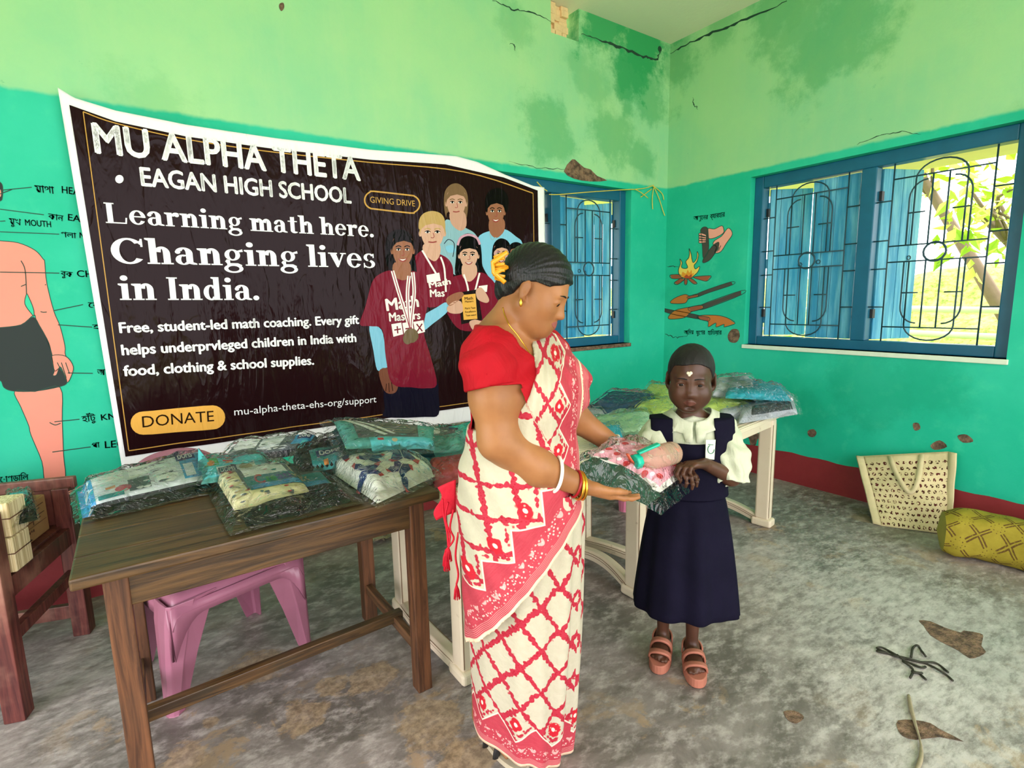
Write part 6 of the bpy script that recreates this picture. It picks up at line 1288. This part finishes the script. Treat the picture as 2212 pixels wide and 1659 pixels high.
uvv = [(i/SK*1.07-.07, (np.linalg.norm(np.array(skirt(i/SK, j/89))[2:]-hemz(2*math.pi*i/SK)))+0.0) for j in range(90) for i in range(SK)]
me = o.data; l_ = me.uv_layers.new(name='UVMap'); idx = np.empty(len(me.loops), dtype=np.int32); me.loops.foreach_get('vertex_index', idx); uva = np.array(uvv, dtype=np.float32)[idx].reshape(-1, 4, 2); wrap = (uva[:, :, 0].max(1)-uva[:, :, 0].min(1)) > .5
uva[wrap, :, 0] = np.where(uva[wrap, :, 0] < .4, uva[wrap, :, 0]+1.07, uva[wrap, :, 0]); l_.data.foreach_set('uv', uva.ravel()); world_child(o, wo); s_ = o.modifiers.new('thickness', 'SOLIDIFY'); s_.thickness = .003
# ---- the draped end of the sari
Dr = Body()
Dr.loft(OW, FW, LW, [(zw(1370), .01, 0, .176, .178), (zw(1200), .008, 0, .18, .18), (zw(1080), 0, 0, .18, .182), (zw(1000), .0, 0, .165, .178), (zw(930), .01, .0, .145, .165), (zw(870), .026, .01, .146, .166), (zw(815), .035, .015, .146, .165), (zw(770), .015, .02, .118, .16), (zw(738), -.01, .035, .09, .135), (zw(722), -.02, .05, .06, .09)], .04)
for l in (-.06, .07): Dr.ell(OW+FW*.092+LW*l+ZV*zw(842), (.078, .08, .078), None, .05)
Dr.cap(SH2-LW*.035+ZV*.012, SH2+sl2*.12, .062, .074, .05); Dr.cap(SH2+sl2*.05-ZV*.01+RV*.01, at(1226, 826, 1.58), .055, .04, .04)
rw = lambda x, D=DW: (at(x, 900, D)-OW)@RV
ex = [(zw(y), rw(x)) for x, y in ((1150, 700), (1150, 745), (1154, 792), (1140, 832), (1112, 878), (1050, 908), (960, 915))]; EZ, ER = [q[0] for q in ex][::-1], [q[1] for q in ex][::-1]
LA, LB = (rw(1003), zw(1350)), (rw(1238), zw(1098)); ld = A_([LB[0]-LA[0], LB[1]-LA[1]]); ld = ld/np.hypot(*ld); ln_ = A_([-ld[1], ld[0]])
FX, FZ = rw(1172), zw(728)
def fold(P):
    q = P-OW; r, z = q@RV, P[:, 2]; a = np.arctan2(r-FX, FZ-z+.02); up = np.clip((z-zw(1010))/.2, 0, 1); lowr = 1-up
    return .0045*np.sin(a*26)*up*np.clip((FZ-z)*12, 0, 1)+.004*np.sin((r*.75-z)*44+2*np.sin(r*9))*lowr*np.clip((r+.14)*5, .2, 1)+.0025*np.sin((r+z*.6)*80)*lowr
def drape(P, keep=None):
    d = Dr(P, keep)-fold(P); q = P-OW; r, z = q@RV, P[:, 2]; f, l = q@FW, q@LW
    edge = np.interp(z, EZ, ER)-r; d = np.maximum(d, np.where(l < .06, edge*.7, -1))
    low = -((r-LA[0])*ln_[0]+(z-LA[1])*ln_[1]); d = np.maximum(d, low); d = np.maximum(d, -(Dr(P, keep)+.012)); return np.maximum(d, z-zw(716))
lo, hi = OW+A_([-.32, -.32, 0]), OW+A_([.36, .36, 0]); lo[2], hi[2] = zw(1375), zw(700)
o = sdf_mesh('sari_drape', drape, lo, hi, .0042, SARI.m, wo, Dr.local); smooth_mod(o, 2)
def drape_uv(V):
    q = V-OW; r, z = q@RV, V[:, 2]; d1 = (r-LA[0])*ln_[0]+(z-LA[1])*ln_[1]; d2 = (rw(1252)-r)*2.1; f = q@FW
    t1 = (r-LA[0])*ld[0]+(z-LA[1])*ld[1]; t2 = t1.max()*0+np.hypot(LB[0]-LA[0], LB[1]-LA[1])+(z-LB[1]); up = z > LB[1]
    d2 = np.where(d2 < 0, .012+np.minimum(-d2*.5, .07), d2); s_ = np.minimum(d1, d2); t_ = np.where(d2 < d1, t2, t1); return np.stack([t_, np.maximum(s_, 0)], 1)
setuv(o, drape_uv)
# tassels on the loose end at her back
TASS = plain('red_tassel_thread', srgb(206, 12, 44), .7, .2, 50, .3)
m = MB(); T_ = lambda x, y, D=1.5: at(x, y, D)
m.grid(lambda u, v: T_(985-34*v-6*math.sin(2*v), 1035+70*u+18*v, 1.52)+RV*.012*math.sin(u*6)*v, 14, 10); o = m.build('sari_end', TASS); world_child(o, wo); s_ = o.modifiers.new('thickness', 'SOLIDIFY'); s_.thickness = .004
for pts in ([(956, 1078), (958, 1110), (966, 1150), (968, 1180)], [(968, 1085), (962, 1120), (972, 1160), (964, 1200)], [(980, 1100), (972, 1140), (980, 1165), (962, 1190)], [(990, 1150), (984, 1200), (990, 1240), (986, 1262)]):
    m = MB(); q = smooth_poly(pts, 5, False); m.tube([T_(x, y, 1.49) for x, y in q], .003, 6); e_ = T_(*q[-1], 1.49)
    for k in range(9): a = k*.7; m.tube([e_, e_-ZV*.018+RV*.006*math.cos(a)+FV*.006*math.sin(a), e_-ZV*.046+RV*.009*math.cos(a)+FV*.009*math.sin(a)], .0018, 5)
    world_child(m.build('tassel', TASS), wo)
# sandals
SOLE = plain('cream_sole', srgb(190, 176, 150), .6, .15, 40); SSTR = plain('dark_sandal_strap', (.02, .018, .018), .5)
def sandal(par, a, c_, mt, ms, L=.25, W_=.088, H_=.02, zb=.0):
    d = nrm(c_-a); s_ = np.cross(ZV, d); m = MB(); n = 32; o0 = a-d*.055; prof = []
    for i in range(n): t = 2*math.pi*i/n; x = L/2*(1+math.cos(t)); prof.append(o0+d*x+s_*(W_/2)*math.sin(t)*(.82+.25*(x/L))*(abs(math.sin(t))**-.15 if abs(math.sin(t)) > .05 else 1))
    v = [p+ZV*z for z in (.001, .006, H_-.004, H_) for p in prof]; f = [(j*n+i, j*n+(i+1) % n, j*n+n+(i+1) % n, j*n+n+i) for j in range(3) for i in range(n)]+[tuple(range(n))[::-1], tuple(3*n+i for i in range(n))]
    m.add(v, f, 0, False); o = world_child(m.build('sandal', mt), par); return o, d, s_, o0
for a, c_ in FT:
    o, d, s_, o0 = sandal(wo, a, c_, SOLE, SSTR, .245, .09, .018); m = MB()
    for x, h in ((.155, .058), (.10, .07)): m.tube([o0+d*(x+.01*math.sin(q*math.pi))+s_*.046*math.cos(q*math.pi)+ZV*(.014+h*math.sin(q*math.pi)**.8) for q in [i/14 for i in range(15)]], .0075, 8, flat=1.8)
    q = world_child(m.build('strap', SSTR), wo); q.parent = o; q.matrix_parent_inverse = o.matrix_world.inverted()
# ---------------------------------------------------------------- girl in school uniform
SKG = skin('girl_skin', srgb(66, 40, 28), srgb(88, 55, 39), .42)
DG = 1.78; OG = at(1490, 1000, DG)*A_([1, 1, 0]); FG = nrm(-FV-.18*RV); LG = nrm(np.cross(ZV, FG))
zg = lambda y, D=DG, x=1490: at(x, y, D)[2]
gi = thing('person', 'young girl in white shirt and navy pinafore, receiving the pack with both hands', 'person', tuple(OG))
Gy = Body()
HG = at(1492, 819, 1.755); HGR = frame(-FV-.33*RV, math.radians(4), math.radians(-1.5)); 
Gy.loft(OG, FG, LG, [(zg(1110), 0, 0, .085, .115), (zg(1050), 0, 0, .075, .10), (zg(990), .005, 0, .078, .105), (zg(940), 0, 0, .075, .112), (zg(915), -.01, 0, .055, .095)], .03)
gs = [at(1421, 928, 1.78), at(1563, 926, 1.78)]; ge = [at(1394, 1005, 1.72), at(1580, 1030, 1.70)]; gw = [at(1462, 1002, 1.715), at(1524, 1002, 1.655)]
Gy.cap(OG-FG*.012+ZV*zg(925), HG+A_([-.02, 0, -.06])@HGR, .037, .037, .03)
for a in gs: Gy.cap(a, OG-FG*.01+ZV*zg(908), .033, .036, .03)
Gt = Body(); Gt.p = list(Gy.p)
TG = head(Gy, HG, HGR, .90, 1.03, -.088, .097, 1.06)
for y in (-1, 1): Gy.ell(TG(.052, y*.034, -.045), A_([.03, .028, .032])*.9, HGR, .03)
for y in (-1, 1): Gy.cap(TG(.089, y*.001, -.0615), TG(.08, y*.021, -.065), .0055, .004, .006); Gy.ell(TG(.083, y*.0145, -.041), A_([.010, .009, .009])*.9, HGR, .008)
for a, b_, c_, sd, tip in zip(gs, ge, gw, (1, -1), (at(1500, 1010, 1.69), at(1484, 1012, 1.655))):
    Gy.cap(a, b_, .031, .027, .03); Gy.cap(b_, c_, .027, .019, .02)
hand(Gy, gw[0], at(1474, 1000, 1.67)-gw[0]+A_([0, 0, -.02]), -ZV, 1, .135, (.5, .55, .6, .6), (.85, .4, .2), .06)
hand(Gy, gw[1], at(1478, 1006, 1.615)-gw[1], -ZV+.35*RV, -1, .135, (.55, .6, .65, .7), (.8, .3, .45), .07)
GF = [(fl(1430, 1408), fl(1420, 1462)), (fl(1495, 1432), fl(1507, 1486))]
for sgn, (a, c_) in zip((-1, 1), GF):
    d = nrm(c_-a); s_ = np.cross(ZV, d); a = a+ZV*.035; Gy.cap(a-d*.02+ZV*.035, a-d*.02+ZV*.16, .022, .027, .02); Gy.cap(a-d*.02+ZV*.16, a-d*.015+ZV*.30, .030, .033, .02)
    Gy.cap(a-d*.015+ZV*.30, OG+LG*sgn*.05+ZV*.52, .035, .05, .03); Gy.cap(OG+LG*sgn*.05+ZV*.52, OG+LG*sgn*.05+ZV*zg(1110), .05, .06, .03)
    Gy.ell(a-d*.03+ZV*.02, (.024, .022, .024), None, .015); Gy.ell(a+d*.04+ZV*.016, (.075, .03, .022), np.stack([d, s_, np.cross(d, s_)]), .03)
    for i in range(5): q = a+d*(.098-.006*abs(i-1))+s_*sgn*(-1)*(-.024+.012*i)*-1; Gy.cap(q+ZV*.012, q+d*.022+ZV*.008, .009 if i == 0 else .0068, .0085 if i == 0 else .006, .005)
gbm = body_mesh('body', Gy, .0036, SKG, gi); smooth_mod(gbm, 1, .5)
eyes(TG, HGR, .90, gi, (1, .0, .08)); brows(TG, Gy, gi, .001); lips(Gy, TG, gi, skin('girl_lips', srgb(92, 52, 42), srgb(80, 44, 36), .4), .92)
def hair_g(P):
    q = (P-HG)@HGR.T/.90; x, y, z = q.T; k = np.linalg.norm((q-A_([-.012, 0, .036]))/A_([.1025, .0825, .0935]), axis=1); d = (k-1)*.085*.9
    zl = np.interp(x, [-.12, -.08, -.045, -.02, .015, .035, .05, .075, .09, .11], [-.08, -.06, -.03, .012, .012, .03, .055, .066, .074, .08])+.003*np.sin(y*70)
    return np.maximum(d, (zl-z)*.75)+.0006*np.sin(x*210+z*90)*np.sin(y*240)
smooth_mod(sdf_mesh('hair', hair_g, HG-.14, HG+.15, .003, hair_mat('cropped_black_hair', (.007, .006, .006), .6), gi), 1)
m = MB(); WP = plain('white_sandal_paste', srgb(226, 214, 188), .7, .08)
for x, y, r_ in ((1486, 806, 3.2), (1492, 806, 3.6), (1489, 810, 3.0)):
    p = Gy.hit(x, y); nn = Gy.normal(p); m.lathe([(.0001, -.001), (r_*.0016, -.0002), (r_*.0013, .0011), (.0001, .0015)], p, 12, M=Vector(nn).to_track_quat('Z', 'Y').to_matrix())
world_child(m.build('forehead_mark', WP), gi)
# shirt, collar and puffed sleeves
SHT = N('cream_school_shirt', .8, spec=.2); _p = SHT.obj(); SHT.col(SHT.mix(SHT.noise(_p, 7, 4), srgb(180, 184, 160), srgb(202, 205, 182))); SHT.bump(SHT.noise(SHT.scale(_p, (1, 1, .4)), 22, 4, .6, 1.2), .5, .012)
def shirt(P, keep=None):
    d = Gt(P, keep)-.008-.002*np.sin(P@RV*60+P[:, 2]*25); q = P-OG; f, l, z = q@FG, q@LG, P[:, 2]
    d = np.maximum(d, np.minimum(z-zg(908)+.35*np.abs(l)-.0-.3*np.maximum(-f, 0)+.30*np.maximum(f, 0)-.035, .05)); return np.maximum(np.maximum(d, zg(1060)-z), np.abs(l)-.125)
lo, hi = OG+A_([-.19, -.19, 0]), OG+A_([.19, .19, 0]); lo[2], hi[2] = zg(1062), zg(888)
smooth_mod(sdf_mesh('shirt', shirt, lo, hi, .0036, SHT.m, gi, Gt.local), 2)
for i, (a, b_, w_) in enumerate(zip(gs, ge, gw)):
    Sl = Body(); d = nrm(b_-a); mid = a*.4+b_*.6; out = nrm((a+b_)/2-OG*A_([1, 1, 0])-ZV*((a+b_)/2)[2]); Sl.cap(a+out*.004+ZV*.002, mid+out*.008, .042, .057, .03); Sl.cap(mid+out*.008, b_+d*.012+out*.002, .056, .046, .02)
    end = b_+d*.022
    def fn(P, Sl=Sl, a=a, d=d, end=end):
        t = (P-a)@d; w__ = P-a-t[:, None]*d; ang = np.arctan2(w__@nrm(np.cross(d, FG)), w__@FG); e = Sl(P)-.005*np.sin(ang*7+t*30)*np.clip(t*9, 0, 1)-.003*np.sin(t*110+3*np.sin(ang*2)); c_ = (P-end)@d+.006*np.sin(ang*2)
        return np.maximum(np.maximum(e, c_), -np.maximum(e+.008, -(c_+.05)))
    l_, u_ = Sl.bounds(.02); smooth_mod(sdf_mesh('sleeve', fn, l_, u_, .0036, SHT.m, gi), 2)
def leafcollar(sg):
    m = MB(); C0 = OG-FG*.012+ZV*zg(898)
    def g(u, v):
        th = (math.pi*.5-.06-u*2.5)*1.0; ring = A_([math.cos(th-math.pi/2+0.0), math.sin(th-math.pi/2)])
        a = .06+u*2.5; fx, lx = math.cos(a), sg*math.sin(a); drop = .012+(.040*v if u > .12 else .055*v)*(1.0 if u < .5 else .8)
        rr = .044+.030*v*(1.0 if u > .1 else .9); p = C0+FG*fx*(rr+.004)+LG*lx*(rr+.006)+ZV*(.016-drop*1.05-.02*max(0, fx)*(1-u)+.0)
        for k in range(6):
            e = Gy(p[None])[0]-.015
            if e >= 0: break
            p = p+Gy.normal(p)*(-e)
        return p
    m.grid(g, 22, 7); o = world_child(m.build('collar', SHT.m), gi); s_ = o.modifiers.new('thickness', 'SOLIDIFY'); s_.thickness = .003
leafcollar(1); leafcollar(-1)
NAV = N('navy_serge', .85, spec=.08); _p = NAV.obj(); NAV.col(NAV.mix(NAV.noise(_p, 9, 4), srgb(11, 10, 24), srgb(22, 19, 38))); NAV.bump(NAV.noise(_p, 40, 4), .3, .008)
def pina(P, keep=None):
    d = Gt(P, keep)-.0195; q = P-OG; f, l, z = q@FG, q@LG, P[:, 2]; al = np.abs(l)
    win = np.minimum(z-zg(946), .066-al); d = np.maximum(d, win); d = np.maximum(d, np.where(z > zg(1000), al-.136, al-.15)); d = np.maximum(d, np.maximum(zg(1075)-z, z-zg(898))); return np.maximum(d, np.where(z > zg(985), (al-.066)*.0+np.maximum(.9*(al-.10)-.9*(z-zg(955))*.6-.02, -1), -1))
smooth_mod(sdf_mesh('pinafore_bodice', pina, lo, hi, .0036, NAV.m, gi, Gt.local), 2)
zt2 = zg(1062)
def pskirt(u, v):
    a = 2*math.pi*u; ca, sa = math.cos(a), math.sin(a); k = 1-v; z0 = .322+.008*math.sin(a*2+1); z = z0+(zt2-z0)*v
    e = k**.62; rf, rl = .088+.062*e, .112+.066*e; w_ = (.009*math.sin(7*a+.8*math.sin(2*a))+.004*math.sin(13*a))*k**.6; lip = .004 if v < .03 else 0
    return OG+FG*ca*(rf+w_-lip)+LG*sa*(rl+w_-lip)+ZV*z
m = MB(); m.grid(pskirt, 150, 60, wrapu=True); o = world_child(m.build('pinafore_skirt', NAV.m), gi); s_ = o.modifiers.new('thickness', 'SOLIDIFY'); s_.thickness = .003
BDG = plain('white_name_badge', srgb(206, 214, 200), .5, .06); BDT = plain('badge_print', srgb(60, 120, 104), .6, .1)
m = MB(); PN_ = Body(); 
bp = [at(x, y, 1.668) for x, y in ((1525, 950), (1546, 950), (1543, 993), (1524, 991))]; m.add(bp+[p+FV*.003 for p in bp], [(0, 1, 2, 3), (7, 6, 5, 4), (0, 4, 5, 1), (1, 5, 6, 2), (2, 6, 7, 3), (3, 7, 4, 0)]); bo = world_child(m.build('badge', BDG), gi)
m = MB(); m.tube([at(1536+7*math.cos(q*.4), 971+9*math.sin(q*.4), 1.6665) for q in range(12)], .0012, 5); m.tube([at(1530, 960, 1.6665), at(1541, 961, 1.6665)], .001, 5); o = world_child(m.build('badge_mark', BDT), gi); o.parent = bo; o.matrix_parent_inverse = bo.matrix_world.inverted()
m = MB()
for y in (904, 917, 930, 942): p = Gy.hit(1489, y+12); p = p-FV*.011; m.lathe([(.0001, -.001), (.004, -.001), (.004, .0012), (.0001, .0018)], p, 10, M=Vector(FG).to_track_quat('Z', 'Y').to_matrix())
world_child(m.build('shirt_buttons', BDG), gi)
m = MB(); rc = at(1500, 1003, 1.628); m.tube([rc+RV*.009*math.cos(q*.5)+ZV*.009*math.sin(q*.5) for q in range(13)], .0018, 6, closed=True); world_child(m.build('finger_ring', GOLD), gi)
# chunky two-strap sandals
FOAM = plain('salmon_foam', srgb(172, 106, 86), .6, .1, 20, .15)
for a, c_ in GF:
    o, d, s_, o0 = sandal(gi, a, c_, FOAM, FOAM, .20, .088, .036); b_ = o.modifiers.new('bevel', 'BEVEL'); b_.width = .008; b_.segments = 3; b_.limit_method = 'ANGLE'
    for x0, x1, h in ((.125, .15, .045), (.075, .10, .062)):
        m = MB(); m.grid(lambda u, v: o0+d*(x0+(x1-x0)*v+.02*math.sin(u*math.pi))+s_*.043*math.cos(u*math.pi)+ZV*(.03+h*math.sin(u*math.pi)**.7), 20, 5); q = m.build('strap', FOAM); t_ = q.modifiers.new('thickness', 'SOLIDIFY'); t_.thickness = .008; q.parent = o; q.matrix_parent_inverse = o.matrix_world.inverted()
    m = MB(); m.grid(lambda u, v: o0+d*(.05-.055*math.sin(math.pi*u))+s_*.04*math.cos(math.pi*u)+ZV*(.034+.03*v+.012*math.sin(math.pi*u)), 18, 4); q = m.build('heel_strap', FOAM); t_ = q.modifiers.new('thickness', 'SOLIDIFY'); t_.thickness = .006; q.parent = o; q.matrix_parent_inverse = o.matrix_world.inverted()
# ================================================================ outside
GRD = N('garden_earth', .9); _p = GRD.pos(); GRD.col(GRD.mix(GRD.step(GRD.noise(_p, 11, 6, .75), .35, .65), srgb(96, 122, 36), srgb(196, 206, 104)))
gd = MB().box((-14, -14, -.6), (26, 22, -.45)).build('ground_outside', GRD.m); gd['kind'] = 'structure'
bk = MB(); bk.grid(lambda u, v: (7.4+7*u, -3+15*v, -.5+(1.9*min(1, u*2.6)**.8+.25*math.sin(v*21)+.15*math.sin(u*17+v*33))*min(1, u*6)), 40, 60); o = bk.build('ground_bank', GRD.m); o['kind'] = 'structure'
EAVE = plain('eave_underside', srgb(226, 206, 160), .8, .1, 6)
struct(MB().box((XR+TH, Y0-.6, 2.30), (XR+1.0, YB+1.2, 2.40)).build('ceiling_eave', EAVE)); struct(MB().box((-1, YB+TH, 2.30), (XR+TH, YB+1.2, 2.40)).build('ceiling_eave_back', EAVE))
LEAFM = N('sunlit_leaf', .5, spec=.3); _p = LEAFM.obj(); LEAFM.col(LEAFM.mix(LEAFM.noise(_p, 4, 4), srgb(160, 200, 44), srgb(222, 236, 104))); LEAFM.b.inputs['Transmission Weight'].default_value = .0
BARK = plain('grey_bark', srgb(120, 104, 84), .9, .2, 12, .4)
def foliage(name, label, cat, c, R_, n, size, seed, trunk=True):
    t = thing(name, label, cat, (c[0], c[1], -.45)); r = random.Random(seed); m = MB(); c = Vector(c)
    for k in range(n):
        p = Vector((r.gauss(0, 1), r.gauss(0, 1), r.gauss(0, 1))); p = p.normalized()*(r.random()**.4); p = c+Vector((p.x*R_[0], p.y*R_[1], p.z*R_[2]))
        d = Vector((r.uniform(-1, 1), r.uniform(-1, 1), r.uniform(-1.2, .3))).normalized(); s_ = d.cross(Vector((r.uniform(-1, 1), r.uniform(-1, 1), 1))).normalized(); L_ = size*r.uniform(.6, 1.3); u = d.cross(s_)*L_*.12
        m.add([p, p+d*L_*.4+s_*L_*.24+u, p+d*L_, p+d*L_*.4-s_*L_*.24+u], [(0, 1, 2), (0, 2, 3)])
    world_child(m.build('foliage', LEAFM.m), t)
    if trunk:
        m = MB(); b0 = Vector((c.x+.6, c.y-1.9, -.45)); m.tube([b0, b0.lerp(c, .5)+Vector((.05, 0, 0)), c], [.09, .07, .03], 8)
        for k in range(7): e = c+Vector((r.uniform(-1, 1)*R_[0], r.uniform(-1, 1)*R_[1], r.uniform(-.6, 1)*R_[2]))*.9; m.tube([c.lerp(b0, .25*r.random()), c.lerp(e, .5)+Vector((0, 0, .05)), e], [.02, .014, .006], 5)
        world_child(m.build('trunk', BARK), t)
foliage('tree', 'leafy tree branches hanging outside the right window, upper part', 'tree', (7.6, 2.9, 3.3), (1.3, 1.3, .8), 760, .2, 3)
foliage('tree', 'leafy bough outside the right window, by the right frame', 'tree', (6.2, 1.62, 2.05), (.5, .3, .5), 150, .15, 5)
for i, (x, y, lab) in enumerate(((7.2, 1.9, 'yellow-green bush outside the right window, nearer the right frame'), (7.4, 3.6, 'yellow-green bush outside the right window, behind the open shutter'), (7.3, 5.4, 'yellow-green bush outside the right window, towards the room corner'), (3.2, 7.0, 'green bush outside the back window'))):
    foliage('bush', lab, 'bush', (x, y, .2), (.6, .8, .75), 1300, .17, 11+i, False)
RAILM = plain('pale_bamboo', srgb(226, 222, 196), .7, .1)
fe = thing('fence', 'pale two-rail garden fence outside the right window', 'fence', (6.6, 2.5, -.45))
for z in (onr(2100, 668, 6.6)[2], onr(2100, 724, 6.6)[2]): world_child(MB().tube([(6.6, y, z+.01*math.sin(y*3)) for y in np.linspace(-1, 7, 20)], .032, 8).build('rail', RAILM), fe)
for y in (-.6, 1.2, 3.0, 4.8, 6.6): world_child(MB().tube([(6.65, y, -.5), (6.65, y, 1.05)], .04, 8).build('post', RAILM), fe)
